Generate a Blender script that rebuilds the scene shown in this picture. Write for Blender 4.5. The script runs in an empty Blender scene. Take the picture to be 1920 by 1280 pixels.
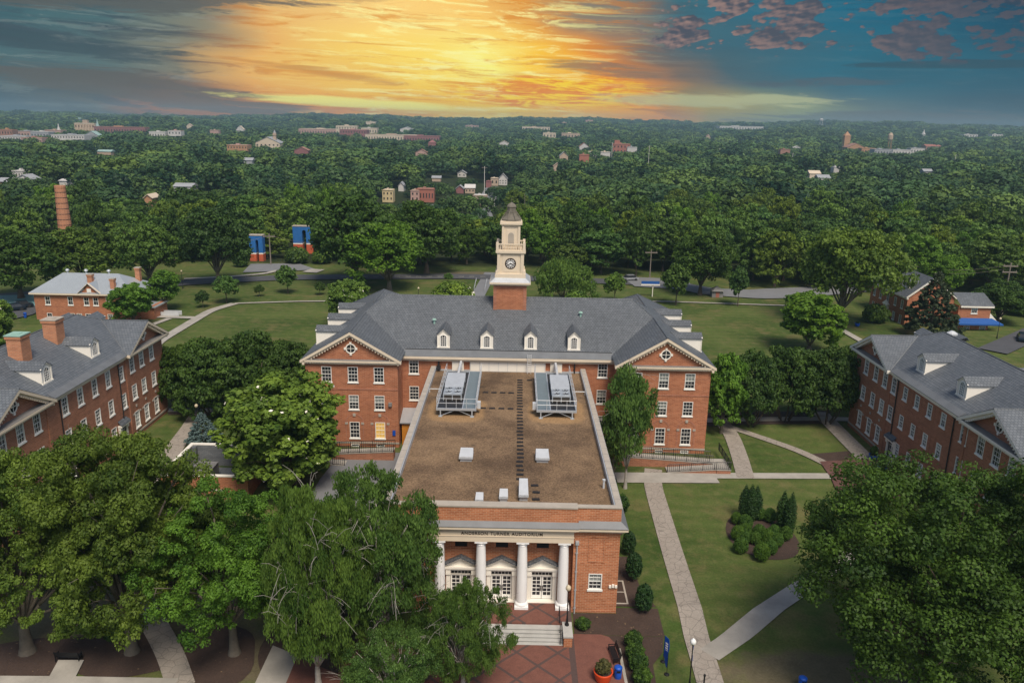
import bpy, math, random
import numpy as np
from mathutils import Matrix, Vector
from math import radians, sin, cos, tan, pi
random.seed(7)
C = bpy.context.scene.collection
scene = bpy.context.scene

# ------------------------------------------------------------------ camera
FPX, CAM = 1493.0, np.array([0.65, 0.0, 38.5])
PITCH, ROLL, YAW = radians(15.3), radians(1.1), radians(-0.15)
_f = np.array([sin(YAW)*cos(PITCH), cos(YAW)*cos(PITCH), -sin(PITCH)])
_r0 = np.array([cos(YAW), -sin(YAW), 0.0]); _u0 = np.cross(_r0, _f)
_r = cos(ROLL)*_r0 + sin(ROLL)*_u0
_u = -sin(ROLL)*_r0 + cos(ROLL)*_u0
cam = bpy.data.cameras.new('camera'); cam.sensor_width = 36.0; cam.lens = 36.0*FPX/1920.0
cam.clip_start = 0.5; cam.clip_end = 30000.0
co = bpy.data.objects.new('camera', cam); C.objects.link(co); scene.camera = co
co.matrix_world = Matrix(((_r[0], _u[0], -_f[0], CAM[0]), (_r[1], _u[1], -_f[1], CAM[1]), (_r[2], _u[2], -_f[2], CAM[2]), (0, 0, 0, 1)))

# ------------------------------------------------------------------ world, sun, exposure
SUN_EL, SUN_AZ = radians(56), radians(160)      # azimuth clockwise from +Y
scene.view_settings.view_transform = 'Standard'; scene.view_settings.look = 'None'
scene.view_settings.exposure = 0.3; scene.view_settings.gamma = 1.0
SKY_STRENGTH, SUN_STRENGTH = 0.09, 3.0

def s2l(c):
    return tuple((v/12.92 if v <= .04045 else ((v+.055)/1.055)**2.4) for v in [q/255.0 for q in c])

class NT:
    """small helper for node trees"""
    def __init__(s, tree):
        s.t = tree; s.n = tree.nodes; s.l = tree.links; s.n.clear()
    def new(s, typ, **kw):
        n = s.n.new(typ)
        for k, v in kw.items(): setattr(n, k, v)
        return n
    def put(s, sock, v):
        if isinstance(v, bpy.types.NodeSocket): s.l.new(v, sock)
        elif v is not None:
            if hasattr(sock.default_value, '__len__'):
                d = len(sock.default_value); v = tuple(v) if hasattr(v, '__len__') else (v,)*d
                if len(v) < d: v = v+(1.0,)*(d-len(v))
                sock.default_value = v[:d]
            else: sock.default_value = v
    def m(s, op, a, b=None, c=None, clamp=False):
        n = s.new('ShaderNodeMath', operation=op, use_clamp=clamp)
        for i, v in enumerate((a, b, c)):
            if v is not None: s.put(n.inputs[i], v)
        return n.outputs[0]
    def vm(s, op, a, b=None, scale=None):
        n = s.new('ShaderNodeVectorMath', operation=op)
        s.put(n.inputs[0], a)
        if b is not None: s.put(n.inputs[1], b)
        if scale is not None: s.put(n.inputs['Scale'], scale)
        return n.outputs['Value'] if op in ('DOT_PRODUCT', 'LENGTH') else n.outputs[0]
    def mix(s, f, a, b, blend='MIX'):
        n = s.new('ShaderNodeMix', data_type='RGBA', blend_type=blend)
        s.put(n.inputs['Factor'], f); s.put(n.inputs[6], a); s.put(n.inputs[7], b)
        return n.outputs[2]
    def ramp(s, f, stops, interp='LINEAR'):
        n = s.new('ShaderNodeValToRGB'); r = n.color_ramp; r.interpolation = interp
        while len(r.elements) < len(stops): r.elements.new(0.5)
        for e, (p, c) in zip(r.elements, stops):
            e.position = p; e.color = tuple(c)[:3]+(1.0,) if hasattr(c, '__len__') else (c, c, c, 1)
        s.put(n.inputs[0], f); return n.outputs[0]
    def noise(s, vec, scale, detail=4, rough=.55, dist=0.0, out=0):
        n = s.new('ShaderNodeTexNoise'); s.put(n.inputs['Vector'], vec)
        n.inputs['Scale'].default_value = scale; n.inputs['Detail'].default_value = detail
        n.inputs['Roughness'].default_value = rough; n.inputs['Distortion'].default_value = dist
        return n.outputs[out]
    def comb(s, x, y, z):
        n = s.new('ShaderNodeCombineXYZ'); s.put(n.inputs[0], x); s.put(n.inputs[1], y); s.put(n.inputs[2], z); return n.outputs[0]
    def sep(s, v):
        n = s.new('ShaderNodeSeparateXYZ'); s.put(n.inputs[0], v); return n.outputs
    def ss(s, x, a, b):
        n = s.new('ShaderNodeMapRange', interpolation_type='SMOOTHSTEP', clamp=True)
        s.put(n.inputs['Value'], x); s.put(n.inputs['From Min'], a); s.put(n.inputs['From Max'], b)
        return n.outputs[0]

def build_world():
    w = bpy.data.worlds.new('World'); scene.world = w; w.use_nodes = True
    N = NT(w.node_tree)
    d = N.new('ShaderNodeTexCoord').outputs['Generated']
    x, y, z = N.sep(d)
    a = N.m('MULTIPLY', N.m('ARCTAN2', x, y), 180/pi)          # degrees right of +Y
    e = N.m('MULTIPLY', N.m('ARCSINE', z), 180/pi)             # degrees above the horizon
    warp = N.noise(N.comb(N.m('MULTIPLY', a, .05), N.m('MULTIPLY', e, .22), 0.0), 1.0, 3, .5)
    aw = N.m('ADD', a, N.m('ADD', N.m('MULTIPLY', N.m('SUBTRACT', warp, .5), 20.0), N.m('MULTIPLY', N.m('SUBTRACT', e, 4.0), .7)))
    ew = N.m('ADD', e, N.m('MULTIPLY', N.m('SUBTRACT', warp, .5), 2.0))
    t = N.m('DIVIDE', N.m('ADD', aw, 36.0), 72.0, clamp=True)
    P = lambda deg: (deg+36.0)/72.0
    hi = N.ramp(t, [(P(q), s2l(c)) for q, c in [(-35, (24, 74, 88)), (-27, (66, 104, 110)), (-22, (136, 132, 112)), (-17, (226, 176, 108)), (-8, (252, 210, 124)), (-1, (250, 200, 104)), (4, (226, 162, 76)), (8, (134, 122, 104)), (12, (56, 104, 118)), (20, (16, 98, 124)), (35, (8, 52, 78))]])
    mid = N.ramp(t, [(P(q), s2l(c)) for q, c in [(-35, (44, 90, 102)), (-26, (84, 108, 108)), (-21, (128, 124, 104)), (-16, (236, 178, 92)), (-8, (255, 220, 92)), (-3, (255, 246, 128)), (2, (255, 200, 36)), (6, (236, 140, 26)), (10, (124, 104, 88)), (14, (66, 94, 104)), (22, (34, 100, 120)), (35, (22, 70, 92))]])
    lo = N.ramp(t, [(P(q), s2l(c)) for q, c in [(-35, (58, 82, 94)), (-29, (96, 92, 82)), (-23, (196, 112, 36)), (-13, (248, 156, 14)), (-5, (255, 214, 40)), (0, (255, 186, 14)), (5, (240, 152, 32)), (9, (178, 156, 80)), (15, (146, 158, 118)), (20, (92, 112, 114)), (27, (62, 90, 104)), (35, (48, 80, 96))]])
    col = N.mix(N.ss(ew, 3.6, 7.4), N.mix(N.ss(ew, .8, 3.2), lo, mid), hi)
    # long streaks of cloud, tilted a little
    w2 = N.noise(N.comb(N.m('MULTIPLY', a, .16), N.m('MULTIPLY', e, .5), 4.0), 1.0, 5, .62, out=1)
    st = N.vm('ADD', N.comb(N.m('MULTIPLY', aw, .07), N.m('ADD', N.m('MULTIPLY', e, .75), N.m('MULTIPLY', a, .020)), 3.1), N.vm('SCALE', w2, scale=.30))
    n1 = N.noise(st, 2.0, 12, .68, .7)
    side = N.ss(N.m('ABSOLUTE', N.m('ADD', a, 5.5)), 10.0, 17.0)
    streak = N.ss(n1, N.m('SUBTRACT', .50, N.m('MULTIPLY', side, .05)), .62)
    dark = N.mix(side, s2l((216, 132, 26)), s2l((58, 70, 80)))
    calm = N.m('SUBTRACT', 1.0, N.m('MULTIPLY', N.ss(a, 7.0, 13.0), .82))
    col = N.mix(N.m('MULTIPLY', calm, N.m('MULTIPLY', streak, N.m('ADD', .62, N.m('MULTIPLY', side, .12)))), col, dark)
    n2 = N.noise(N.vm('ADD', st, (5.3, 1.7, 0)), 3.4, 12, .68, .5)
    lightmask = N.m('MULTIPLY', N.ss(n2, .48, .64), N.ss(N.m('ABSOLUTE', N.m('ADD', a, 4.5)), 15.0, 4.0))
    col = N.mix(N.m('MULTIPLY', lightmask, .8), col, s2l((255, 248, 160)))
    wisps = N.m('MULTIPLY', N.m('MULTIPLY', N.ss(n2, .53, .60), side), calm)
    col = N.mix(N.m('MULTIPLY', wisps, .22), col, s2l((150, 160, 152)))
    # banks of brown-grey cloud left of the glow
    for ca, ra, c0, sl_, re_, thr, cc, op in ((-23.0, 11.0, 1.5, -.11, 1.05, .25, (88, 84, 78), .85), (-25.0, 12.0, 7.0, .05, 1.0, .35, (86, 88, 86), .85), (-30.0, 9.0, 4.3, -.10, .7, .3, (54, 72, 80), .8), (5.5, 5.0, 3.7, -.10, .55, .2, (120, 104, 88), .7), (30.0, 9.0, 3.9, .0, .28, .3, (42, 74, 88), .8), (20.0, 7.0, 2.9, .02, .35, .3, (74, 88, 98), .75), (22.0, 12.0, .55, .0, .7, .2, (92, 98, 104), .7), (29.0, 10.0, 8.5, .02, 1.3, .35, (52, 62, 78), .85), (-15.0, 6.0, 8.2, -.06, .9, .2, (176, 134, 92), .55), (-13.0, 6.0, 3.0, -.10, .35, .2, (190, 124, 52), .6)):
        ga = N.m('DIVIDE', N.m('SUBTRACT', a, ca), ra); ge = N.m('DIVIDE', N.m('SUBTRACT', e, N.m('ADD', c0, N.m('MULTIPLY', N.m('SUBTRACT', a, ca), sl_))), re_)
        q = N.m('ADD', N.m('ADD', N.m('MULTIPLY', ga, ga), N.m('MULTIPLY', ge, ge)), N.m('MULTIPLY', N.m('SUBTRACT', n1, .5), 5.0))
        col = N.mix(N.m('MULTIPLY', N.ss(q, .95, thr), op), col, s2l(cc))
    # bright slots along the horizon, left of centre
    pa = N.m('DIVIDE', N.m('ADD', a, 11.5), 9.0); pe = N.m('DIVIDE', N.m('SUBTRACT', e, N.m('ADD', 1.15, N.m('MULTIPLY', N.m('ADD', a, 11.5), -.035))), .34)
    rad = N.m('ADD', N.m('MULTIPLY', pa, pa), N.m('MULTIPLY', pe, pe))
    col = N.mix(N.m('MULTIPLY', N.ss(N.m('ADD', rad, N.m('MULTIPLY', N.m('SUBTRACT', n2, .5), 3.0)), 1.2, .2), .9), col, s2l((255, 248, 130)))
    # the burning patch right of centre
    pa = N.m('DIVIDE', N.m('SUBTRACT', a, 2.5), 8.0); pe = N.m('DIVIDE', N.m('SUBTRACT', e, 2.1), 1.15)
    rad = N.m('ADD', N.m('MULTIPLY', pa, pa), N.m('MULTIPLY', pe, pe))
    fire = N.ss(N.m('ADD', rad, N.m('MULTIPLY', N.m('SUBTRACT', n2, .5), 3.4)), 1.15, .25)
    n4 = N.noise(N.comb(N.m('MULTIPLY', a, .24), N.m('ADD', N.m('MULTIPLY', e, 2.1), N.m('MULTIPLY', a, .05)), 9.0), 1.5, 8, .66, 1.0)
    col = N.mix(N.m('MULTIPLY', fire, .92), col, N.mix(N.ss(n4, .42, .58), s2l((230, 126, 8)), s2l((255, 214, 6))))
    # heaped mauve clouds, upper right
    cu = N.vm('ADD', N.comb(N.m('MULTIPLY', a, .20), N.m('ADD', N.m('MULTIPLY', e, .46), N.m('MULTIPLY', a, -.035)), 7.7), N.vm('SCALE', w2, scale=.06))
    def puff(v):
        r = N.noise(v, 1.25, 4, .55, .1)
        for sc_, am in ((3.6, .34), (8.5, .16), (19.0, .08)):
            vo = N.new('ShaderNodeTexVoronoi', feature='SMOOTH_F1'); N.put(vo.inputs['Vector'], v); vo.inputs['Scale'].default_value = sc_; vo.inputs['Smoothness'].default_value = .35
            r = N.m('ADD', r, N.m('MULTIPLY', N.m('SUBTRACT', .42, vo.outputs['Distance']), am))
        return r
    n3 = puff(cu); n3b = puff(N.vm('ADD', cu, (-.035, -.06, 0)))
    reg = N.m('MULTIPLY', N.ss(a, 6.5, 12.0), N.ss(N.m('SUBTRACT', e, N.m('MULTIPLY', N.m('SUBTRACT', 22.0, a), .05)), 3.7, 6.2))
    cm = N.m('MULTIPLY', N.ss(N.m('ADD', n3, N.m('MULTIPLY', reg, .215)), .575, .635), N.ss(reg, .02, .25))
    lit = N.ss(N.m('SUBTRACT', n3, n3b), -.10, .16)
    ccol = N.mix(N.m('MULTIPLY', lit, N.ss(a, 32.0, 9.0)), s2l((72, 74, 86)), s2l((150, 122, 114)))
    col = N.mix(N.m('MULTIPLY', cm, .94), col, ccol)
    # pale strip low on the right
    pa = N.m('DIVIDE', N.m('SUBTRACT', a, 13.0), 9.0); pe = N.m('DIVIDE', N.m('SUBTRACT', e, 1.75), .5)
    rad = N.m('ADD', N.m('MULTIPLY', pa, pa), N.m('MULTIPLY', pe, pe))
    col = N.mix(N.m('MULTIPLY', N.ss(N.m('ADD', rad, N.m('MULTIPLY', N.m('SUBTRACT', n2, .5), 3.6)), 1.2, .3), .7), col, s2l((186, 190, 142)))
    # daylight dome for the rest of the sky
    sky = N.new('ShaderNodeTexSky', sky_type='NISHITA', sun_disc=False)
    sky.sun_elevation = SUN_EL; sky.sun_rotation = SUN_AZ; sky.altitude = 50; sky.air_density = 1.0; sky.dust_density = 2.5; sky.ozone_density = 1.0
    bg1 = N.new('ShaderNodeBackground'); N.put(bg1.inputs[0], sky.outputs[0]); bg1.inputs[1].default_value = SKY_STRENGTH
    bg2 = N.new('ShaderNodeBackground'); N.put(bg2.inputs[0], col); bg2.inputs[1].default_value = 2**-.3*1.08
    front = N.m('MULTIPLY', N.ss(e, 15.0, 9.5), N.ss(N.m('ABSOLUTE', a), 62.0, 40.0))
    mx = N.new('ShaderNodeMixShader'); N.put(mx.inputs[0], front); N.l.new(bg1.outputs[0], mx.inputs[1]); N.l.new(bg2.outputs[0], mx.inputs[2])
    out = N.new('ShaderNodeOutputWorld'); N.l.new(mx.outputs[0], out.inputs[0])
build_world()

sl = bpy.data.lights.new('sun', 'SUN'); sl.energy = SUN_STRENGTH; sl.angle = radians(22); sl.color = (1.0, .89, .74)
so = bpy.data.objects.new('sun', sl); C.objects.link(so); so.location = (60, -60, 200)
_sd = Vector((sin(SUN_AZ)*cos(SUN_EL), cos(SUN_AZ)*cos(SUN_EL), sin(SUN_EL)))
so.rotation_euler = (-_sd).to_track_quat('-Z', 'Y').to_euler()

# ------------------------------------------------------------------ terrain height and picking points on the ground
def sstep(x, a, b):
    t = np.clip((np.asarray(x, float)-a)/(b-a), 0, 1); return t*t*(3-2*t)
def gz(x, y):
    x = np.asarray(x, float); y = np.asarray(y, float)
    z = -0.6*np.clip((58-y)/3.0, 0, 1)
    r = np.hypot(x, y); az = np.degrees(np.arctan2(x, np.maximum(y, 1e-3)))
    z = z - 6.0*sstep(y, 215, 300)
    z = z + 2.5*np.sin(x*.011+1)*np.sin(y*.009)*sstep(r, 260, 500)
    ridge = 27 + 22*sstep(az, -32, -6) + 8*sstep(az, 5, 30) + 6*np.sin(az*.35) + 3.0*np.sin(az*1.3+1) 
    z = z + ridge*sstep(r, 1700, 4300)*np.where(y > 0, 1, .3) + 16*np.sin(az*.22+.6)**2*sstep(r, 1200, 2300)*(1-sstep(r, 2300, 3400))
    return z
def ray(px, py):
    d = _f*FPX + _r*(px-960) - _u*(py-640); return d/np.linalg.norm(d)
def at(px, py, z=None, y=None, x=None):
    d = ray(px, py)
    t = (z-CAM[2])/d[2] if z is not None else ((y-CAM[1])/d[1] if y is not None else (x-CAM[0])/d[0])
    return CAM + t*d
_T = np.concatenate([np.arange(30, 700, 2.0), 700*1.006**np.arange(420)])
def G(px, py, up=0.0):
    """where the ray through a pixel first meets the ground (raised by up)"""
    d = ray(px, py); P = CAM[:, None]+d[:, None]*_T; dh = P[2]-gz(P[0], P[1])-up
    i = int(np.argmax(dh < 0)) or len(_T)-1
    a, b = dh[i-1], dh[i]; t = _T[i-1]+(_T[i]-_T[i-1])*a/max(a-b, 1e-9)
    p = CAM+t*d; p[2] = float(gz(p[0], p[1]))+up; return p
def proj(P):
    v = np.asarray(P, float)-CAM; dep = v@_f
    return 960+FPX*(v@_r)/dep, 640-FPX*(v@_u)/dep, dep

# ------------------------------------------------------------------ object helpers
def tag(o, label=None, cat=None, group=None, kind=None):
    if label: o['label'] = label
    if cat: o['category'] = cat
    if group: o['group'] = group
    if kind: o['kind'] = kind
    return o
def W(o):
    m = o.matrix_parent_inverse @ o.matrix_basis
    return (W(o.parent) @ m) if o.parent else o.matrix_basis.copy()
def attach(o, parent, keep=True):
    if keep:
        inv = W(parent).inverted(); o.parent = parent; o.matrix_parent_inverse = inv
    else: o.parent = parent
    return o
def thing(name, label, cat, loc=(0, 0, 0), rz=0.0, group=None):
    o = bpy.data.objects.new(name, None); C.objects.link(o); o.location = tuple(float(v) for v in loc); o.rotation_euler = (0, 0, rz)
    o.empty_display_size = .3
    return tag(o, label, cat, group)
def link(name, me, parent=None, keep=True, loc=None, rz=None, scale=None):
    o = bpy.data.objects.new(name, me); C.objects.link(o)
    if loc is not None: o.location = tuple(float(v) for v in loc)
    if rz is not None: o.rotation_euler = (0, 0, rz)
    if scale is not None: o.scale = scale
    if parent is not None: attach(o, parent, keep)
    return o
def copy_tree(o, parent=None):
    c = o.copy(); C.objects.link(c)
    if parent is not None: c.parent = parent
    for ch in list(o.children): copy_tree(ch, c)
    return c

def auto_uv(me):
    n = len(me.polygons)
    if not n: return
    nor = np.empty(n*3); me.polygons.foreach_get('normal', nor); nor = nor.reshape(-1, 3)
    lt = np.empty(n, int); me.polygons.foreach_get('loop_total', lt)
    vi = np.empty(len(me.loops), int); me.loops.foreach_get('vertex_index', vi)
    co_ = np.empty(len(me.vertices)*3); me.vertices.foreach_get('co', co_); P = co_.reshape(-1, 3)[vi]
    t = np.stack([-nor[:, 1], nor[:, 0], 0*nor[:, 0]], 1); L = np.linalg.norm(t, axis=1)
    flat = L < .05; t[flat] = (1, 0, 0); t[~flat] /= L[~flat][:, None]
    b = np.cross(nor, t)
    t = np.repeat(t, lt, 0); b = np.repeat(b, lt, 0)
    uv = np.stack([(P*t).sum(1), (P*b).sum(1)], 1).astype(np.float32)
    me.uv_layers.new(name='UVMap').data.foreach_set('uv', uv.ravel())

class Fr:
    """a facade frame: u along the wall, d outward, z up"""
    def __init__(s, ox, oy, ux, uy):
        s.o = (ox, oy); s.u = (ux, uy); s.d = (uy, -ux)
        s.rz = math.atan2(uy, ux)
    def p(s, u, d, z): return (s.o[0]+s.u[0]*u+s.d[0]*d, s.o[1]+s.u[1]*u+s.d[1]*d, z)
FY = Fr(0, 0, 1, 0)

class MB:
    def __init__(s): s.v = []; s.f = []; s.m = []
    def face(s, pts, m=0):
        i = len(s.v); s.v += [tuple(float(c) for c in p) for p in pts]; s.f.append(tuple(range(i, i+len(pts)))); s.m.append(m); return s
    def box8(s, p, m=0):      # p: bottom 4 (counter-clockwise from above), top 4
        i = len(s.v); s.v += [tuple(float(c) for c in q) for q in p]
        for f in ((3, 2, 1, 0), (4, 5, 6, 7), (0, 1, 5, 4), (1, 2, 6, 5), (2, 3, 7, 6), (3, 0, 4, 7)):
            s.f.append(tuple(i+k for k in f)); s.m.append(m)
        return s
    def box(s, x0, x1, y0, y1, z0, z1, m=0):
        return s.box8([(x0, y0, z0), (x1, y0, z0), (x1, y1, z0), (x0, y1, z0), (x0, y0, z1), (x1, y0, z1), (x1, y1, z1), (x0, y1, z1)], m)
    def fbox(s, fr, u0, u1, d0, d1, z0, z1, m=0):   # d outward, so -d is local y
        q = [(u0, d1), (u1, d1), (u1, d0), (u0, d0)]
        return s.box8([fr.p(u, d, z0) for u, d in q]+[fr.p(u, d, z1) for u, d in q], m)
    def prism(s, pts, ext, m=0):
        n = len(pts); i = len(s.v); e = np.array(ext)
        s.v += [tuple(float(c) for c in p) for p in pts]+[tuple(float(c) for c in np.array(p)+e) for p in pts]
        s.f.append(tuple(range(i+n-1, i-1, -1))); s.m.append(m); s.f.append(tuple(range(i+n, i+2*n))); s.m.append(m)
        for k in range(n):
            s.f.append((i+k, i+(k+1) % n, i+n+(k+1) % n, i+n+k)); s.m.append(m)
        return s
    def tube(s, p, q, r, n=6, r2=None, m=0, cap=True):
        p = np.array(p, float); q = np.array(q, float); r2 = r if r2 is None else r2
        d = q-p; L = np.linalg.norm(d); d = d/max(L, 1e-9)
        a = np.cross(d, (0, 0, 1) if abs(d[2]) < .9 else (1, 0, 0)); a /= np.linalg.norm(a); b = np.cross(d, a)
        i = len(s.v)
        for c, rr in ((p, r), (q, r2)):
            for k in range(n):
                t = 2*pi*k/n; s.v.append(tuple(c+rr*(cos(t)*a+sin(t)*b)))
        for k in range(n):
            k2 = (k+1) % n; s.f.append((i+k, i+k2, i+n+k2, i+n+k)); s.m.append(m)
        if cap:
            s.f.append(tuple(range(i+n-1, i-1, -1))); s.m.append(m); s.f.append(tuple(range(i+n, i+2*n))); s.m.append(m)
        return s
    def path(s, pts, r, n=5, m=0):
        for a, b in zip(pts[:-1], pts[1:]): s.tube(a, b, r, n, m=m)
        return s
    def lathe(s, cx, cy, prof, n=16, m=0, rot=0.0):
        i = len(s.v)
        for r, z in prof:
            for k in range(n):
                t = 2*pi*k/n+rot; s.v.append((cx+r*cos(t), cy+r*sin(t), z))
        for j in range(len(prof)-1):
            for k in range(n):
                k2 = (k+1) % n; s.f.append((i+j*n+k, i+j*n+k2, i+(j+1)*n+k2, i+(j+1)*n+k)); s.m.append(m)
        s.f.append(tuple(i+k for k in range(n-1, -1, -1))); s.m.append(m)
        s.f.append(tuple(i+(len(prof)-1)*n+k for k in range(n))); s.m.append(m)
        return s
    def mesh(s, name, mats, smooth=False):
        me = bpy.data.meshes.new(name); me.from_pydata(s.v, [], s.f)
        for mt in (mats if isinstance(mats, (list, tuple)) else [mats]): me.materials.append(mt)
        me.polygons.foreach_set('material_index', s.m)
        if smooth: me.polygons.foreach_set('use_smooth', [True]*len(s.f))
        me.update(); auto_uv(me); return me
    def build(s, name, mats, parent=None, smooth=False, keep=True):
        return link(name, s.mesh(name, mats, smooth), parent, keep)

def wall(mb, a, b, z0, z1, openings=(), reveal=.16, m=0):
    """a straight wall seen from its outside (outside is on the right hand walking a to b), with real openings"""
    a = np.array(a, float); b = np.array(b, float); L = np.linalg.norm(b-a); u = (b-a)/L
    fr = Fr(a[0], a[1], u[0], u[1])
    us = sorted({0.0, float(L)} | {float(v) for o in openings for v in o[:2]}); zs = sorted({float(z0), float(z1)} | {float(v) for o in openings for v in o[2:4]})
    for j in range(len(zs)-1):
        run = None
        for i in range(len(us)-1):
            cu, cz = (us[i]+us[i+1])/2, (zs[j]+zs[j+1])/2
            hole = any(o[0] < cu < o[1] and o[2] < cz < o[3] for o in openings)
            if not hole: run = (us[i] if run is None else run[0], us[i+1]) if run is None or True else run
            if run and (hole or i == len(us)-2):
                mb.face([fr.p(run[0], 0, zs[j]), fr.p(run[1], 0, zs[j]), fr.p(run[1], 0, zs[j+1]), fr.p(run[0], 0, zs[j+1])], m); run = None
    for o in openings:
        u0, u1, w0, w1 = o[:4]; k = -reveal
        mb.face([fr.p(u0, 0, w0), fr.p(u0, k, w0), fr.p(u0, k, w1), fr.p(u0, 0, w1)][::-1], m)
        mb.face([fr.p(u1, 0, w0), fr.p(u1, k, w0), fr.p(u1, k, w1), fr.p(u1, 0, w1)], m)
        mb.face([fr.p(u0, 0, w0), fr.p(u1, 0, w0), fr.p(u1, k, w0), fr.p(u0, k, w0)], m)
        mb.face([fr.p(u0, 0, w1), fr.p(u1, 0, w1), fr.p(u1, k, w1), fr.p(u0, k, w1)][::-1], m)
    return fr
# ------------------------------------------------------------------ materials
M = {}
def newmat(name):
    m = bpy.data.materials.new(name); m.use_nodes = True; N = NT(m.node_tree)
    bs = N.new('ShaderNodeBsdfPrincipled'); out = N.new('ShaderNodeOutputMaterial'); N.l.new(bs.outputs[0], out.inputs[0])
    M[name] = m; return N, bs
def obj_co(N): return N.new('ShaderNodeTexCoord').outputs['Object']
def uvs(N): return N.new('ShaderNodeTexCoord').outputs['UV']
def world_pos(N): return N.new('ShaderNodeNewGeometry').outputs['Position']
def plain(name, col, rough=.6, metal=0.0, amt=.12, scale=1.5, bump=0.0, bscale=20, spec=.4, streak=False):
    N, b = newmat(name); v = world_pos(N)
    if streak: v = N.vm('MULTIPLY', v, (1, 1, .18))
    n = N.noise(v, scale, 5, .6)
    k = N.m('ADD', 1-amt, N.m('MULTIPLY', n, 2*amt))
    N.put(b.inputs['Base Color'], N.vm('SCALE', tuple(col), scale=k))
    b.inputs['Roughness'].default_value = rough; b.inputs['Metallic'].default_value = metal; b.inputs['Specular IOR Level'].default_value = spec
    if bump:
        bn = N.new('ShaderNodeBump'); bn.inputs['Strength'].default_value = bump; bn.inputs['Distance'].default_value = .02
        N.put(bn.inputs['Height'], N.noise(world_pos(N), bscale, 4, .6)); N.l.new(bn.outputs[0], b.inputs['Normal'])
    return M[name]
def brickmat(name, c1, c2, mortar, bw=.42, bh=.15, ms=.022, blotch=.42):
    N, b = newmat(name); uv = uvs(N)
    t = N.new('ShaderNodeTexBrick'); N.put(t.inputs['Vector'], uv)
    t.inputs['Scale'].default_value = 1.0; t.inputs['Brick Width'].default_value = bw; t.inputs['Row Height'].default_value = bh
    t.inputs['Mortar Size'].default_value = ms; t.inputs['Mortar Smooth'].default_value = .4; t.inputs['Bias'].default_value = -.1
    N.put(t.inputs['Color1'], c1); N.put(t.inputs['Color2'], c2); N.put(t.inputs['Mortar'], mortar)
    wp = world_pos(N)
    n = N.noise(N.vm('MULTIPLY', wp, (.35, .35, .9)), 1.0, 6, .62)
    n2 = N.noise(N.vm('MULTIPLY', wp, (.22, .22, 2.2)), 1.3, 5, .62)
    n5 = N.noise(N.vm('ADD', wp, (5, 8, 1)), .16, 5, .7); n6 = N.noise(N.vm('MULTIPLY', wp, (1.6, 1.6, .12)), 1.0, 4, .6)
    k = N.m('ADD', 1-blotch*1.05-.26, N.m('ADD', N.m('ADD', N.m('MULTIPLY', n5, .30), N.m('MULTIPLY', n6, .24)), N.m('ADD', N.m('MULTIPLY', n, blotch*.9), N.m('MULTIPLY', n2, blotch*1.25))))
    N.put(b.inputs['Base Color'], N.vm('SCALE', t.outputs[0], scale=k))
    b.inputs['Roughness'].default_value = .9; b.inputs['Specular IOR Level'].default_value = .2
    bn = N.new('ShaderNodeBump'); bn.inputs['Strength'].default_value = .35; bn.inputs['Distance'].default_value = .012; bn.invert = True
    N.put(bn.inputs['Height'], t.outputs['Fac']); N.l.new(bn.outputs[0], b.inputs['Normal'])
    return M[name]
brickmat('brick_hall', (.30, .100, .048), (.42, .158, .078), (.40, .22, .14))
brickmat('brick_auditorium', (.34, .115, .050), (.48, .185, .088), (.46, .27, .17))
brickmat('brick_dormitory', (.27, .105, .056), (.375, .152, .082), (.36, .21, .15))
brickmat('brick_old', (.30, .105, .06), (.42, .16, .09), (.34, .22, .16))
brickmat('brick_chimney', (.40, .16, .085), (.50, .21, .11), (.42, .27, .18))
brickmat('brick_paver', (.105, .050, .044), (.150, .070, .058), (.12, .085, .075), .3, .15, .012)
brickmat('brick_grey', (.13, .14, .15), (.17, .18, .19), (.11, .115, .12))
def slatemat(name, c1, c2, dark):
    N, b = newmat(name); uv = uvs(N)
    t = N.new('ShaderNodeTexBrick'); N.put(t.inputs['Vector'], uv); t.offset = .5
    t.inputs['Scale'].default_value = 1.0; t.inputs['Brick Width'].default_value = .34; t.inputs['Row Height'].default_value = .32
    t.inputs['Mortar Size'].default_value = .04; t.inputs['Mortar Smooth'].default_value = .6; t.inputs['Bias'].default_value = 0
    N.put(t.inputs['Color1'], c1); N.put(t.inputs['Color2'], c2); N.put(t.inputs['Mortar'], dark)
    wp = world_pos(N)
    n = N.noise(N.vm('MULTIPLY', uv, (.9, 4.0, 1)), .8, 6, .65)
    n2 = N.noise(wp, .25, 5, .6)
    n3 = N.noise(N.vm('MULTIPLY', uv, (2.2, .22, 1)), 1.0, 5, .6); n4 = N.noise(N.vm('ADD', wp, (9, 4, 2)), .11, 4, .65)
    k = N.m('ADD', .02, N.m('ADD', N.m('ADD', N.m('MULTIPLY', n, .80), N.m('MULTIPLY', n2, .35)), N.m('ADD', N.m('MULTIPLY', n3, .45), N.m('MULTIPLY', n4, .42))))
    N.put(b.inputs['Base Color'], N.vm('SCALE', t.outputs[0], scale=k))
    N.put(b.inputs['Roughness'], N.m('ADD', .42, N.m('MULTIPLY', n2, .3))); b.inputs['Specular IOR Level'].default_value = .4
    bn = N.new('ShaderNodeBump'); bn.inputs['Strength'].default_value = .5; bn.inputs['Distance'].default_value = .02; bn.invert = True
    N.put(bn.inputs['Height'], t.outputs['Fac']); N.l.new(bn.outputs[0], b.inputs['Normal'])
slatemat('slate', (.092, .101, .112), (.124, .135, .148), (.056, .065, .076))
slatemat('slate_dormitory', (.098, .111, .127), (.132, .146, .163), (.060, .069, .080))
plain('white_paint', (.80, .76, .68), .5, amt=.06, scale=.8, streak=True)
plain('cream_paint', (.67, .57, .44), .55, amt=.10, scale=.9, streak=True)
plain('white_column', (.82, .82, .82), .45, amt=.04)
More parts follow.
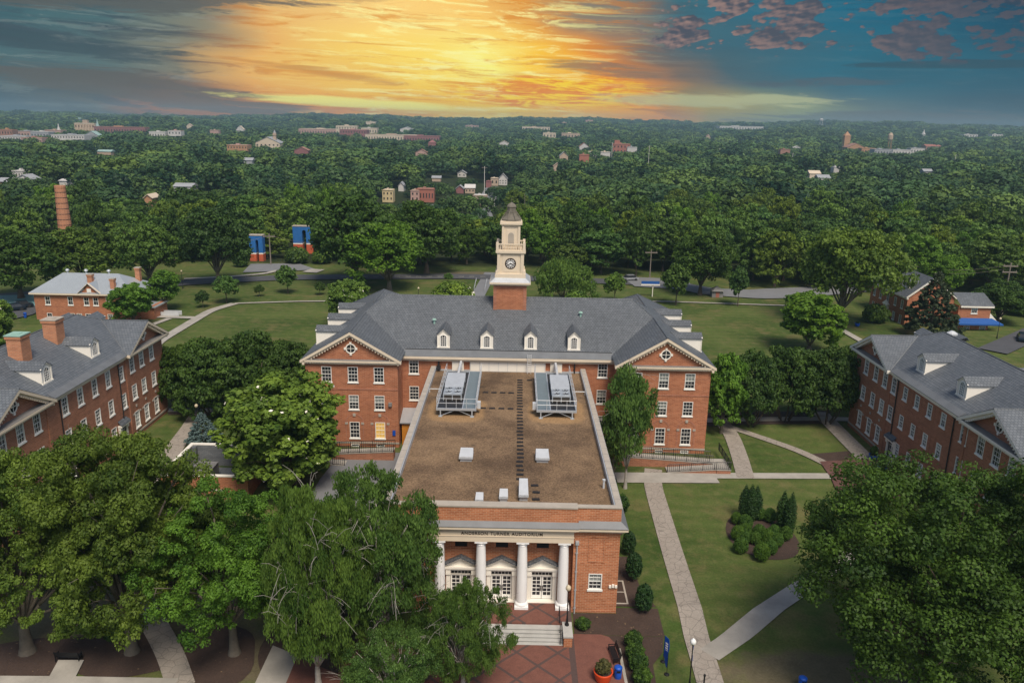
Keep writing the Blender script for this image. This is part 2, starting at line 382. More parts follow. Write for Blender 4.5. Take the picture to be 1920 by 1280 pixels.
plain('window_white', (.78, .77, .73), .45, amt=.05)
plain('stone', (.38, .34, .29), .85, amt=.25, scale=1.2)
plain('stone_ledge', (.20, .195, .19), .8, amt=.3, scale=.9)
plain('lead', (.17, .18, .19), .55, .3, amt=.3, scale=.7)
plain('flashing', (.50, .53, .56), .45, .4, amt=.2)
plain('galvanised', (.50, .54, .58), .45, .5, amt=.12)
plain('grating', (.17, .215, .24), .6, .2, amt=.15)
plain('white_metal', (.56, .58, .60), .45, .15, amt=.2, scale=1.2)
plain('dark_metal', (.035, .035, .038), .5, .3)
plain('unit_dark', (.06, .05, .042), .6, .1, amt=.3)
plain('black_metal', (.012, .012, .014), .45, .2)
plain('bronze_letter', (.045, .026, .018), .5, .4)
plain('copper_green', (.26, .42, .36), .7)
plain('concrete', (.33, .31, .275), .9, amt=.42, scale=.55, bump=.3)
plain('stair_stone', (.40, .395, .375), .85, amt=.28, scale=1.0)
plain('asphalt', (.070, .072, .080), .9, amt=.25, scale=.3)
plain('asphalt_pale', (.17, .175, .185), .9, amt=.2, scale=.3)
plain('road_line', (.60, .58, .48), .8)
N, b = newmat('mulch'); v = world_pos(N)
n1 = N.noise(v, .8, 6, .7); n2 = N.noise(v, 7, 4, .75); n3 = N.noise(N.vm('ADD', v, (40, 3, 0)), 3.2, 2, .5)
c = N.vm('SCALE', N.mix(n1, (.026, .015, .012), (.074, .046, .034)), scale=N.m('ADD', .4, N.m('MULTIPLY', n2, 1.2)))
N.put(b.inputs['Base Color'], N.mix(N.m('MULTIPLY', N.ss(n3, .70, .74), .8), c, (.19, .13, .07))); b.inputs['Roughness'].default_value = 1.0
bn = N.new('ShaderNodeBump'); bn.inputs['Strength'].default_value = .7; bn.inputs['Distance'].default_value = .05
N.put(bn.inputs['Height'], n2); N.l.new(bn.outputs[0], b.inputs['Normal'])
plain('rubber', (.016, .015, .017), .8, amt=.5, scale=6)
plain('blue_plastic', (.008, .075, .42), .4)
plain('orange_glaze', (.62, .065, .012), .35)
plain('blue_awning', (.015, .085, .30), .6)
plain('court_teal', (.13, .26, .27), .8)
plain('orange_lit', (.55, .22, .03), .5)  # orange light on the porch put into its wall colour
plain('roof_metal', (.40, .44, .47), .4, .35, amt=.10, scale=.5)
plain('dome_stone', (.155, .14, .115), .9, amt=.45, scale=1.8)
plain('tan_globe', (.55, .47, .33), .5)
plain('white_globe', (.78, .79, .78), .3)
plain('bark_grey', (.115, .098, .078), .95, amt=.4, scale=4)
plain('bark_brown', (.085, .064, .048), .95, amt=.4, scale=4)
plain('bark_pale', (.30, .28, .25), .85, amt=.3, scale=4)
plain('flower_white', (.80, .76, .66), .7)
plain('wood_pole', (.20, .17, .145), .9)
plain('white_pole', (.62, .60, .55), .7)
plain('pier_blue', (.016, .12, .36), .8, amt=.35, scale=.7, streak=True)
plain('pier_orange', (.46, .095, .04), .8, amt=.3, scale=.7)
plain('car_paint_dark', (.015, .025, .04), .25, .3)
plain('car_paint_silver', (.45, .47, .5), .25, .5)
plain('tyre', (.02, .02, .02), .85)
for nm, c in dict(far_cream=(.56, .47, .36), far_tan=(.42, .32, .24), far_white=(.52, .50, .48), far_brick=(.31, .16, .12), far_red=(.33, .125, .09), far_pink=(.42, .27, .23), far_yellow=(.52, .42, .24), far_grey=(.30, .31, .33), far_copper=(.28, .40, .38), far_roof=(.22, .23, .25), far_rust=(.40, .22, .12), far_maroon=(.24, .10, .10)).items():
    plain(nm, c, .8, amt=.14, scale=.12)
def glass(name, col, rough=.08, emit=None):
    N, b = newmat(name); n = N.noise(world_pos(N), .8, 2)
    N.put(b.inputs['Base Color'], N.vm('SCALE', col, scale=N.m('ADD', .6, N.m('MULTIPLY', n, .8))))
    b.inputs['Roughness'].default_value = rough; b.inputs['Specular IOR Level'].default_value = .6
    if emit: N.put(b.inputs['Emission Color'], emit); b.inputs['Emission Strength'].default_value = .55
glass('glass', (.025, .028, .033))
glass('glass_blind', (.24, .26, .25), .25)
glass('glass_lit', (.30, .2, .06), .2, (.72, .42, .10))
# gravel roof
N, b = newmat('gravel'); v = world_pos(N)
n1 = N.noise(v, .16, 6, .6); n2 = N.noise(v, 7.0, 3, .8); n3 = N.noise(N.vm('ADD', v, (31, 7, 0)), .33, 5, .65)
c = N.mix(N.ss(n1, .30, .66), (.105, .069, .044), (.245, .163, .097))
c = N.mix(N.ss(n3, .60, .76), c, (.050, .038, .030))
c = N.mix(N.ss(n2, .34, .70), N.vm('SCALE', c, scale=.58), N.vm('SCALE', c, scale=1.32))
x, y, z = N.sep(v)                                             # paler, tan gravel around the machines
ax = N.m('SUBTRACT', N.m('ABSOLUTE', x), 5.3)
dd = N.m('ADD', N.m('POWER', N.m('DIVIDE', ax, 3.2), 4.0), N.m('POWER', N.m('DIVIDE', N.m('SUBTRACT', y, 80.5), 4.0), 4.0))
c = N.mix(N.m('MULTIPLY', N.ss(N.m('ADD', dd, N.m('MULTIPLY', n3, .9)), 1.5, .9), .6), c, N.vm('SCALE', (.33, .205, .10), scale=N.m('ADD', .55, n2)))
N.put(b.inputs['Base Color'], c); b.inputs['Roughness'].default_value = .95; b.inputs['Specular IOR Level'].default_value = .15
bn = N.new('ShaderNodeBump'); bn.inputs['Strength'].default_value = .6; bn.inputs['Distance'].default_value = .03
N.put(bn.inputs['Height'], N.noise(v, 6, 4, .7)); N.l.new(bn.outputs[0], b.inputs['Normal'])
# diamond plaza
N, b = newmat('plaza_brick'); v = world_pos(N); x, y, z = N.sep(v)
x = N.m('ADD', x, .25)
def lines(q, per, wdt):
    fr_ = N.m('ABSOLUTE', N.m('SUBTRACT', N.m('FRACT', N.m('DIVIDE', q, per)), .5)); return N.m('LESS_THAN', fr_, wdt/per/2)
l = N.m('MAXIMUM', lines(N.m('ADD', x, N.m('MULTIPLY', y, 1.02)), 3.15, .30), lines(N.m('SUBTRACT', x, N.m('MULTIPLY', y, 1.02)), 3.15, .30))
inside = N.m('MULTIPLY', N.m('LESS_THAN', x, 5.6), N.m('GREATER_THAN', x, -6.0))
band = N.m('MULTIPLY', N.m('GREATER_THAN', x, 5.6), N.m('LESS_THAN', x, 6.05))
l = N.m('MAXIMUM', N.m('MULTIPLY', l, inside), band)
n = N.noise(v, 1.6, 5, .65); n2 = N.noise(v, 12, 3, .6)
c = N.mix(n, (.105, .040, .030), (.205, .083, .058)); c = N.mix(N.m('MULTIPLY', l, .85), c, (.062, .045, .042))
N.put(b.inputs['Base Color'], N.vm('SCALE', c, scale=N.m('ADD', .6, N.m('MULTIPLY', n2, .8)))); b.inputs['Roughness'].default_value = .85
# flagged walks
N, b = newmat('flagstone'); v = world_pos(N)
vo = N.new('ShaderNodeTexVoronoi', feature='DISTANCE_TO_EDGE'); N.put(vo.inputs['Vector'], v); vo.inputs['Scale'].default_value = 1.3
e_ = N.ss(vo.outputs['Distance'], .0, .05); n = N.noise(v, .7, 5, .65); n2 = N.noise(v, 9, 3, .6)
c = N.vm('SCALE', N.mix(n, (.24, .205, .175), (.40, .36, .31)), scale=N.m('ADD', .6, N.m('MULTIPLY', n2, .6)))
N.put(b.inputs['Base Color'], N.mix(e_, N.vm('SCALE', c, scale=.6), c)); b.inputs['Roughness'].default_value = .9
# ground: lawn on the campus, rough woodland floor beyond the road
N, b = newmat('ground'); v = world_pos(N); x, y, z = N.sep(v)
n1 = N.noise(v, .055, 6, .62); n2 = N.noise(v, .7, 5, .65); n3 = N.noise(v, 5.0, 3, .7); n4 = N.noise(N.vm('MULTIPLY', v, (.05, .6, 1)), 1.0, 4, .6)
g = N.mix(N.ss(n1, .30, .70), (.036, .066, .014), (.094, .122, .034))
g = N.mix(N.m('MULTIPLY', N.ss(n2, .42, .74), .6), g, (.150, .140, .058))
g = N.mix(N.m('MULTIPLY', N.ss(n4, .45, .65), .35), g, (.062, .105, .022))
n5 = N.noise(N.vm('ADD', v, (17, 3, 0)), .16, 7, .7)
g = N.mix(N.m('MULTIPLY', N.ss(n5, .50, .66), .75), g, (.135, .120, .050))
mow = N.m('SINE', N.m('ADD', N.m('MULTIPLY', y, 2.6), N.m('MULTIPLY', n2, 2.5)))
g = N.vm('SCALE', g, scale=N.m('ADD', 1.0, N.m('MULTIPLY', mow, .055)))
g = N.vm('SCALE', g, scale=N.m('ADD', .52, N.m('MULTIPLY', n3, .96)))
def spot(cx, cy, rx, ry, soft=.9):
    a_ = N.m('DIVIDE', N.m('SUBTRACT', x, cx), rx); b_ = N.m('DIVIDE', N.m('SUBTRACT', y, cy), ry)
    r_ = N.m('ADD', N.m('MULTIPLY', a_, a_), N.m('MULTIPLY', b_, b_))
    return N.ss(N.m('ADD', r_, N.m('MULTIPLY', N.m('SUBTRACT', n2, .5), 1.8)), 1.15, .35)
bare = N.m('MAXIMUM', spot(24, 50.5, 9, 3.4), N.m('MAXIMUM', N.m('MAXIMUM', spot(-31, 56.5, 14, 5.0), spot(-18, 52, 9, 4)), spot(-8.5, 207, 14, 4.5)))
dirt = N.vm('SCALE', N.mix(n2, (.10, .075, .05), (.20, .165, .115)), scale=N.m('ADD', .6, N.m('MULTIPLY', n3, .7)))
g = N.mix(N.m('MULTIPLY', bare, .8), g, dirt)
wood = N.mix(n2, (.014, .022, .008), (.034, .044, .016))
g = N.mix(N.ss(N.m('ADD', y, N.m('MULTIPLY', n1, 8)), 219, 226), g, wood)
N.put(b.inputs['Base Color'], g); b.inputs['Roughness'].default_value = 1.0; b.inputs['Specular IOR Level'].default_value = .1
bn = N.new('ShaderNodeBump'); bn.inputs['Strength'].default_value = .6; bn.inputs['Distance'].default_value = .08
N.put(bn.inputs['Height'], N.noise(v, 4, 5, .75)); N.l.new(bn.outputs[0], b.inputs['Normal'])

def leafmat(name, dark, light, trans=.22, var=.30, hue=.24):
    m = bpy.data.materials.new(name); m.use_nodes = True; N = NT(m.node_tree); M[name] = m
    at_ = N.new('ShaderNodeAttribute', attribute_name='tint'); oi = N.new('ShaderNodeObjectInfo')
    c = N.mix(at_.outputs['Fac'], dark, light)
    k = N.m('ADD', 1-var/2, N.m('MULTIPLY', oi.outputs['Random'], var))
    c = N.vm('SCALE', c, scale=k)
    r2 = N.m('FRACT', N.m('MULTIPLY', oi.outputs['Random'], 17.31))
    if name == 'leaf_far': r2 = N.new('ShaderNodeAttribute', attribute_name='hue').outputs['Fac']
    c = N.vm('MULTIPLY', c, N.comb(N.m('ADD', 1-hue/2, N.m('MULTIPLY', r2, hue)), N.m('ADD', 1-hue/4, N.m('MULTIPLY', r2, hue/2)), N.m('ADD', 1.1, N.m('MULTIPLY', r2, -.3))))
    b = N.new('ShaderNodeBsdfPrincipled'); N.put(b.inputs['Base Color'], c); b.inputs['Roughness'].default_value = .6; b.inputs['Specular IOR Level'].default_value = .25
    tr = N.new('ShaderNodeBsdfTranslucent'); N.put(tr.inputs[0], N.vm('MULTIPLY', c, (1.3, 1.25, .6)))
    mx = N.new('ShaderNodeMixShader'); mx.inputs[0].default_value = trans
    N.l.new(b.outputs[0], mx.inputs[1]); N.l.new(tr.outputs[0], mx.inputs[2])
    out = N.new('ShaderNodeOutputMaterial'); N.l.new(mx.outputs[0], out.inputs[0])
leafmat('leaf_oak', (.028, .066, .010), (.205, .285, .036), .34)
leafmat('leaf_bright', (.020, .070, .008), (.170, .315, .030), .34, .15)
leafmat('leaf_willow', (.022, .066, .013), (.165, .270, .055), .32, .15)
leafmat('leaf_dark', (.009, .030, .007), (.078, .150, .020), .25, .25)
leafmat('leaf_crape', (.012, .038, .006), (.085, .150, .022), .25, .2)
leafmat('leaf_magnolia', (.022, .062, .008), (.190, .290, .036), .18, .12)
leafmat('leaf_spruce', (.060, .105, .110), (.15, .215, .215), .1, .1)
leafmat('leaf_pine', (.014, .026, .010), (.062, .082, .030), .12, .1)
leafmat('leaf_box', (.026, .075, .010), (.085, .165, .020), .15, .2)
leafmat('leaf_arbor', (.010, .034, .008), (.030, .072, .014), .1, .2)
leafmat('leaf_wood', (.013, .044, .009), (.140, .235, .036), .25, .7, .55)
leafmat('leaf_far', (.008, .034, .012), (.112, .190, .044), .15, 0, .6)
leafmat('leaf_pot', (.03, .035, .012), (.10, .095, .03), .12, .2)
# ------------------------------------------------------------------ setting: ground, walks, roads
def build_ground():
    def axis(lo, hi, step, far, near_far):
        core = np.arange(lo, hi+.01, step); out = [hi]; s = step
        while out[-1] < far: s *= 1.14; out.append(out[-1]+s)
        inn = [lo]; s = step
        while inn[-1] > near_far: s *= 1.14; inn.append(inn[-1]-s)
        return np.concatenate([np.array(inn[:0:-1]), core, np.array(out[1:])])
    xs = axis(-110, 110, 1.0, 3500, -3500); ys = axis(10, 240, 1.0, 4900, -600)
    X, Y = np.meshgrid(xs, ys); Z = gz(X, Y); nx, ny = len(xs), len(ys)
    v = np.stack([X, Y, Z], -1).reshape(-1, 3)
    i = np.arange((ny-1)*nx).reshape(ny-1, nx)[:, :-1].ravel()
    f = np.stack([i, i+1, i+1+nx, i+nx], 1)
    me = bpy.data.meshes.new('ground'); me.from_pydata(v, [], f.tolist()); me.materials.append(M['ground'])
    me.polygons.foreach_set('use_smooth', [True]*len(f)); me.update()
    tag(link('ground', me), kind='structure')
build_ground()
_lift = [0.018]
def lift():
    _lift[0] += 0.005; return _lift[0]
def strip(name, pts, width, mat, side=None, dz=None):
    """a walk or road along a centre line of ground points"""
    P = [np.array(p[:2], float) for p in pts]; fine = []
    for a, b in zip(P[:-1], P[1:]):
        n = max(1, int(np.linalg.norm(b-a)/1.0))
        fine += [a+(b-a)*k/n for k in range(n)]
    fine.append(P[-1]); fine = np.array(fine)
    if len(P) > 3:
        for _ in range(6): fine[1:-1] = .5*fine[1:-1]+.25*(fine[:-2]+fine[2:])
    t = np.gradient(fine, axis=0); t /= np.linalg.norm(t, axis=1)[:, None]; nrm = np.stack([-t[:, 1], t[:, 0]], 1)
    dz = lift() if dz is None else dz
    mb = MB(); wl = np.interp(np.linspace(0, 1, len(fine)), np.linspace(0, 1, len(np.atleast_1d(width))), np.atleast_1d(width))
    L = fine+nrm*wl[:, None]/2; Rr = fine-nrm*wl[:, None]/2
    q = lambda p: (p[0], p[1], float(gz(p[0], p[1]))+dz)
    for k in range(len(fine)-1): mb.face([q(Rr[k]), q(Rr[k+1]), q(L[k+1]), q(L[k])])
    return tag(mb.build(name, M[mat]), kind='structure')
def sheet(name, pts, mat, dz=None):
    dz = lift() if dz is None else dz
    mb = MB(); mb.face([(p[0], p[1], float(gz(p[0], p[1]))+dz) for p in pts])
    return tag(mb.build(name, M[mat]), kind='structure')
def blob(cx, cy, rx, ry, n=26, wob=.12, seed=1):
    rg = random.Random(seed); ph = [rg.uniform(0, 6) for _ in range(3)]
    return [(cx+rx*cos(t)*(1+wob*sin(2*t+ph[0])+wob*.6*sin(3*t+ph[1])), cy+ry*sin(t)*(1+wob*sin(2*t+ph[0])+wob*.6*sin(3*t+ph[1]))) for t in [2*pi*k/n for k in range(n)]]
g2 = lambda px, py: G(px, py)[:2]
# mulch beds
sheet('mulch_bed', [(5.9, 55.0), (13.1, 55.0), (13.0, 57.9), (9.5, 57.9), (9.5, 57.25), (5.9, 57.25)], 'mulch')
sheet('mulch_bed', [(9.5, 58.05), (12.9, 58.05), (12.0, 61), (11.6, 66), (9.5, 66)], 'mulch')
sheet('mulch_bed', [(8.3, 54.95), (13.0, 54.95), (12.6, 53), (11.6, 51.5), (11.3, 46), (9.3, 46), (9.2, 52.5)], 'mulch')
sheet('mulch_bed', [tuple(p) for p in blob(*g2(1427, 1003), 3.2, 5.0, seed=3, wob=.05)], 'mulch')
for (px, py, rx, ry, sd) in [(60, 1235, 5.2, 2.6, 2), (245, 1225, 4.4, 3.0, 4), (400, 1230, 3.6, 3.4, 5), (590, 1215, 4.4, 5.0, 6), (760, 1235, 4.5, 4.2, 8)]:
    cx, cy = g2(px, py); sheet('mulch_bed', blob(cx, cy, rx, ry, seed=sd), 'mulch')
sheet('mulch_bed', [g2(1300, 775), g2(1560, 770), g2(1550, 795), g2(1400, 796), g2(1330, 800)], 'mulch')
sheet('mulch_bed', [g2(1512, 852), g2(1592, 846), g2(1600, 860), g2(1548, 866)], 'mulch')
sheet('mulch_bed', [g2(315, 778), g2(560, 770), g2(560, 750), g2(320, 755)], 'mulch')
sheet('mulch_bed', [(9.5, 70), (11.6, 70), (12.4, 78), (12.0, 82), (9.5, 82)], 'mulch')
# walks
strip('footpath', [g2(1225, 880), g2(1222, 905), g2(1262, 1040), g2(1332, 1280), g2(1345, 1330)], 2.0, 'flagstone')
strip('footpath', [g2(1330, 1228), g2(1640, 1012)], 1.75, 'concrete')
strip('footpath', [(12.0, 83.6), (37.5, 84.6)], 1.5, 'concrete')
strip('footpath', [(12.5, 82.6), (24.0, 83.0)], 1.8, 'concrete')
strip('footpath', [g2(1398, 897), g2(1388, 860), g2(1372, 815), g2(1352, 790)], 2.0, 'flagstone')
strip('footpath', [g2(1365, 800), g2(1430, 822), g2(1500, 846), g2(1548, 870)], 1.3, 'flagstone')
strip('footpath', [(43.9, 106), (43.8, 101), (43.6, 88)], 2.3, 'flagstone')
strip('footpath', [g2(1300, 790), g2(1400, 787), g2(1560, 786), g2(1620, 788)], 1.5, 'concrete')
strip('footpath', [g2(310, 905), g2(320, 850), g2(358, 800), g2(375, 772)], 2.2, 'flagstone')
strip('footpath', [g2(300, 770), g2(420, 771), g2(560, 765)], 1.4, 'concrete')
sheet('courtyard', [g2(640, 850), g2(760, 850), g2(760, 965), g2(560, 965), g2(600, 900)], 'asphalt_pale')
sheet('brick_court', [(37.6, 88.6), (44.9, 89.8), (45.95, 87.0), (45.4, 82.2), (42.5, 78.3), (36.4, 79.9), (37.2, 84.0)], 'brick_paver')
sheet('brick_plaza', [(-16, 42), (9.3, 42), (9.15, 53.6), (8.6, 54.6), (8.0, 54.9), (-16, 54.9)], 'plaza_brick')
strip('kerb_edge', [(9.35, 42), (9.25, 53.2)], .22, 'concrete')
strip('footpath', [g2(340, 1290), g2(322, 1230), g2(300, 1190), g2(285, 1165), g2(265, 1120)], 1.9, 'flagstone')
strip('footpath', [g2(500, 1300), g2(540, 1210), g2(575, 1130)], 2.2, 'concrete')
strip('footpath', [g2(-60, 1278), g2(120, 1279), g2(330, 1283)], 1.0, 'concrete')
sheet('footpath', [g2(90, 1276), g2(140, 1276), g2(158, 1240), g2(110, 1240)], 'concrete')
# lawn paths behind the hall
strip('footpath', [g2(250, 690), g2(300, 640), g2(350, 610), g2(395, 583), g2(440, 570)], [1.9, 2.0, 2.0], 'concrete')
strip('footpath', [g2(265, 595), g2(310, 595), g2(372, 597)], 1.7, 'concrete')
strip('footpath', [g2(285, 610), g2(318, 598)], 1.3, 'concrete')
strip('footpath', [g2(440, 570), g2(560, 566), g2(700, 565), g2(960, 566), g2(1240, 566), g2(1475, 574)], .9, 'concrete')
strip('footpath', [g2(1575, 618), g2(1614, 640), g2(1660, 668)], 1.5, 'concrete')
strip('footpath', [g2(885, 575), g2(900, 548), g2(920, 512)], 3.2, 'asphalt_pale')
# road behind the lawn, lots, street in the valley
strip('road', [g2(-200, 575), g2(60, 552), g2(240, 541), g2(345, 531), g2(430, 526), g2(540, 521), g2(700, 520), g2(860, 519), g2(960, 522), g2(1100, 527), g2(1260, 533)], 6.6, 'asphalt')
strip('road', [g2(1255, 532), g2(1330, 548), g2(1420, 553), g2(1510, 548), g2(1650, 540)], [7, 9, 11, 9, 6], 'asphalt_pale')
sheet('parking_lot', [g2(455, 512), g2(595, 507), g2(560, 495), g2(470, 496)], 'asphalt_pale')
sheet('parking_lot', [g2(1165, 520), g2(1290, 525), g2(1300, 545), g2(1190, 538)], 'asphalt_pale')
for k in range(17):
    a = g2(640+k*20, 520.0); b = g2(650+k*20, 520.0)
    strip('lane_marking', [a, b], .18, 'road_line', dz=.24)
strip('pavement', [g2(345, 524), g2(430, 520), g2(500, 514), g2(520, 508)], 1.6, 'concrete')
strip('pavement', [g2(580, 512), g2(596, 506)], 4.0, 'concrete')
sheet('tennis_court', [g2(-30, 590), g2(75, 577), g2(95, 553), g2(-20, 556)], 'court_teal')
strip('service_road', [g2(-60, 610), g2(30, 590), g2(60, 575)], 7, 'asphalt')
strip('street', [at(905, 402, z=-4)[:2], at(900, 380, z=-4)[:2], at(915, 360, z=-4)[:2], at(926, 342, z=-4)[:2]], 11, 'asphalt_pale', dz=.3)
sheet('parking_lot', [at(770, 377, z=-4)[:2], at(850, 372, z=-4)[:2], at(846, 384, z=-4)[:2], at(772, 392, z=-4)[:2]], 'asphalt_pale', dz=.25)
strip('driveway', [g2(1860, 660), g2(1905, 640), g2(1960, 615)], 5, 'asphalt')
# ------------------------------------------------------------------ windows, pediments, dormers
WIN = {}
def win_mesh(w, h, cols=3, rows=4, sill=True):
    k = (round(w, 2), round(h, 2), cols, rows, sill)
    if k in WIN: return WIN[k]
    mb = MB(); t = .075
    mb.box(-w/2, -w/2+t, -.035, .15, 0, h); mb.box(w/2-t, w/2, -.035, .15, 0, h); mb.box(-w/2+t, w/2-t, -.035, .15, h-t, h); mb.box(-w/2+t, w/2-t, -.035, .15, 0, t)
    iw = w-2*t
    for c in range(1, cols):
        x = -w/2+t+iw*c/cols; mb.box(x-.013, x+.013, .06, .10, t, h-t)
    for r in range(1, rows):
        z = t+(h-2*t)*r/rows; q = .028 if r*2 == rows else .013; mb.box(-w/2+t, w/2-t, .043, .098, z-q, z+q)
    if sill: mb.box(-w/2-.08, w/2+.08, -.10, -.002, -.13, .02)
    fm = mb.mesh('window_frame', M['window_white'])
    pm = MB().box(-w/2+t, w/2-t, .10, .13, t, h-t).mesh('pane', M['glass'])
    pb = MB().box(-w/2+t, w/2-t, .10, .13, t, h*.42).box(-w/2+t, w/2-t, .10, .13, h*.42, h-t, 1).mesh('pane', [M['glass'], M['glass_blind']])
    pq = MB().box(-w/2+t, w/2-t, .10, .13, t, h*.68).box(-w/2+t, w/2-t, .10, .13, h*.68, h-t, 1).mesh('pane', [M['glass'], M['glass_blind']])
    pf = MB().box(-w/2+t, w/2-t, .10, .13, t, h-t).mesh('pane', M['glass_blind'])
    pl = MB().box(-w/2+t, w/2-t, .10, .13, t, h-t).mesh('pane', M['glass_lit'])
    WIN[k] = (fm, {'dark': pm, 'half': pb, 'low': pq, 'full': pf, 'lit': pl}); return WIN[k]
def window(parent, fr, u, z, w, h, pane=None, cols=3, rows=4, sill=True, label=None):
    """u is the middle of the opening, z its foot"""
    fm, pn = win_mesh(w, h, cols, rows, sill)
    p = fr.p(u, 0, z)
    o = link('window', fm, None, loc=p, rz=fr.rz); attach(o, parent)
    pane = pane or random.choices(['dark', 'half', 'low', 'full'], [6, 3, 2, 1])[0]
    q = link('pane', pn[pane]); q.parent = o
    if label: o['label'] = label
    return o
def hole(u, z, w, h): return (u-w/2, u+w/2, z, z+h)
def fbar(mb, fr, a, b, d0, d1, th, m=0):
    """a sloping bar along the facade from a=(u,z) to b, depth d0..d1, vertical thickness th"""
    (u0, z0), (u1, z1) = a, b
    q = [(u0, d1, z0), (u1, d1, z1), (u1, d0, z1), (u0, d0, z0)]
    mb.box8([fr.p(*c) for c in q]+[fr.p(c[0], c[1], c[2]+th) for c in q], m)
def pediment(parent, fr, uc, half, z, rise, brick, ledge='stone_ledge', wood='cream_paint', proj=.5):
    mb = MB()
    mb.fbox(fr, uc-half, uc+half, -.12, proj, z-.22, z, 0); mb.fbox(fr, uc-half+.12, uc+half-.12, -.12, proj-.18, z-.46, z-.222, 0)
    mb.fbox(fr, uc-half+.05, uc+half-.05, .003, proj-.03, z+.003, z+.07, 1)
    for sgn in (-1, 1):
        fbar(mb, fr, (uc+sgn*(half+.04), z-.34), (uc, z+rise-.34), .0, proj+.04, .32)
        fbar(mb, fr, (uc+sgn*(half-.50), z-.30), (uc, z+rise-.62), .0, proj-.2, .27)
        n = int(half/.32)
        for k in range(1, n):
            t = k/n; u = uc+sgn*half*(1-t)
            mb.fbox(fr, u-.06, u+.06, proj-.2, proj-.08, z+rise*t-.70, z+rise*t-.54)
    for k in range(int(2*half/.32)):
        u = uc-half+.2+k*.32; mb.fbox(fr, u-.07, u+.07, proj-.18, proj-.07, z-.36, z-.222)
    p = mb.build('pediment', [M[wood], M[ledge]], parent)
    tb = MB(); tb.prism([fr.p(uc-half+.3, -.02, z), fr.p(uc+half-.3, -.02, z), fr.p(uc, -.02, z+rise-.1)], tuple(np.array(fr.p(0, -.1, 0))-np.array(fr.p(0, 0, 0))), 0)
    tb.build('tympanum', M[brick], p)
    # round window with four keystones
    r = .50; zc = z+rise*.40; ob = MB(); n = 20
    for k in range(n):
        a0, a1 = 2*pi*k/n, 2*pi*(k+1)/n
        q = [(uc+cos(a)*rr, zc+sin(a)*rr) for a, rr in ((a0, r), (a1, r), (a1, r+.13), (a0, r+.13))]
        ob.prism([fr.p(u, -.02, zz) for u, zz in q], tuple(np.array(fr.p(0, .09, 0))-np.array(fr.p(0, 0, 0))))
    for a in range(4):
        cu, cz = uc+cos(a*pi/2)*(r+.17), zc+sin(a*pi/2)*(r+.17); ob.fbox(fr, cu-.12, cu+.12, -.02, .12, cz-.14, cz+.14)
    for a in range(2):
        du, dz = (.03, r) if a else (r, .03); ob.fbox(fr, uc-du, uc+du, .0125, .035+.004*a, zc-dz, zc+dz)
    o = ob.build('round_window', M['white_paint'], p)
    gb = MB(); gb.prism([fr.p(uc+cos(2*pi*k/n)*(r+.02), -.018, zc+sin(2*pi*k/n)*(r+.02)) for k in range(n)], tuple(np.array(fr.p(0, .03, 0))-np.array(fr.p(0, 0, 0)))); g_ = gb.build('pane', M['glass']); g_.parent = o.parent; g_.matrix_parent_inverse = o.matrix_parent_inverse
    return p
def dormer(parent, x, y, z, rz, w, h, rise, slope, roofmat='slate', arched=True, wood='white_paint', pane='dark'):
    """front looks along local -Y; the body runs back into a roof of the given slope"""
    mb = MB(); hw = w/2; dk = h/slope
    mb.face([(-hw, 0, -.3), (hw, 0, -.3), (hw, 0, h), (0, 0, h+rise), (-hw, 0, h)])
    for s in (-1, 1):
        mb.face([(s*hw, 0, -.3), (s*hw, 0, h), (s*hw, dk, h), (s*hw, 0, 0)][::s])
        fbar(mb, FY, (s*(hw+.10), h-.10), (0, h+rise-.06), .0, .12, .12)
        mb.box(s*hw-.07, s*hw+.07, -.07, -.002, -.1, h-.08)
    mb.box(-hw-.1, hw+.1, -.13, -.003, -.1, .06)
    b = link('dormer', mb.mesh('dormer', M[wood]), None, loc=(x, y, z), rz=rz); attach(b, parent)
    rb = MB(); e = hw+.16; ze = h-.02
    for s in (-1, 1):
        t = [(s*e, -.16, ze-.08), (0, -.16, h+rise+.06), (0, (h+rise+.06)/slope, h+rise+.06), (s*e, ze/slope, ze-.08)]
        rb.prism(t if s > 0 else t[::-1], (0, 0, .07))
    r = rb.build('roof', M[roofmat]); r.parent = b
    fb = MB(); ww, z0, z1 = w*.52, .16, h*.72
    for s in (-1, 1): fb.box(s*ww/2-.05, s*ww/2+.05, -.06, -.005, z0, z1)
    fb.box(-ww/2-.1, ww/2+.1, -.09, -.005, z0-.08, z0)
    n = 8
    arc = [(cos(pi*k/n)*ww/2, z1+sin(pi*k/n)*ww/2) for k in range(n+1)]
    for k in range(n):
        (a0, b0), (a1, b1) = arc[k], arc[k+1]; q = 1.2
        fb.prism([(a0, -.055, b0), (a1, -.055, b1), (a1*q, -.055, z1+(b1-z1)*q), (a0*q, -.055, z1+(b0-z1)*q)], (0, .05, 0))
    for s in (-1, 1): fb.box(s*ww/6-.022, s*ww/6+.022, -.05, -.012, z0, z1+ww*.42)
    for k in range(1, 5): fb.box(-ww/2, ww/2, -.048, -.014, z0+(z1-z0)*k/4-.022, z0+(z1-z0)*k/4+.022)
    f = fb.build('window', M['window_white']); f.parent = b
    g = MB().face([(-ww/2, -.012, z0), (ww/2, -.012, z0)]+[(a, -.012, c) for a, c in arc])
    gl = g.build('pane', M['glass_blind' if pane == 'full' else 'glass']); gl.parent = b
    return b
def downspout(parent, fr, u, z0, z1, mat='dark_metal', r=.065):
    mb = MB(); mb.tube(fr.p(u, .10, z0), fr.p(u, .10, z1), r, 8); mb.fbox(fr, u-.14, u+.14, .01, .24, z1-.05, z1+.25)
    for k in range(4):
        z = z0+(z1-z0)*(k+.5)/4; mb.fbox(fr, u-.1, u+.1, .0, .13, z-.03, z+.03)
    return mb.build('downspout', M[mat], parent)
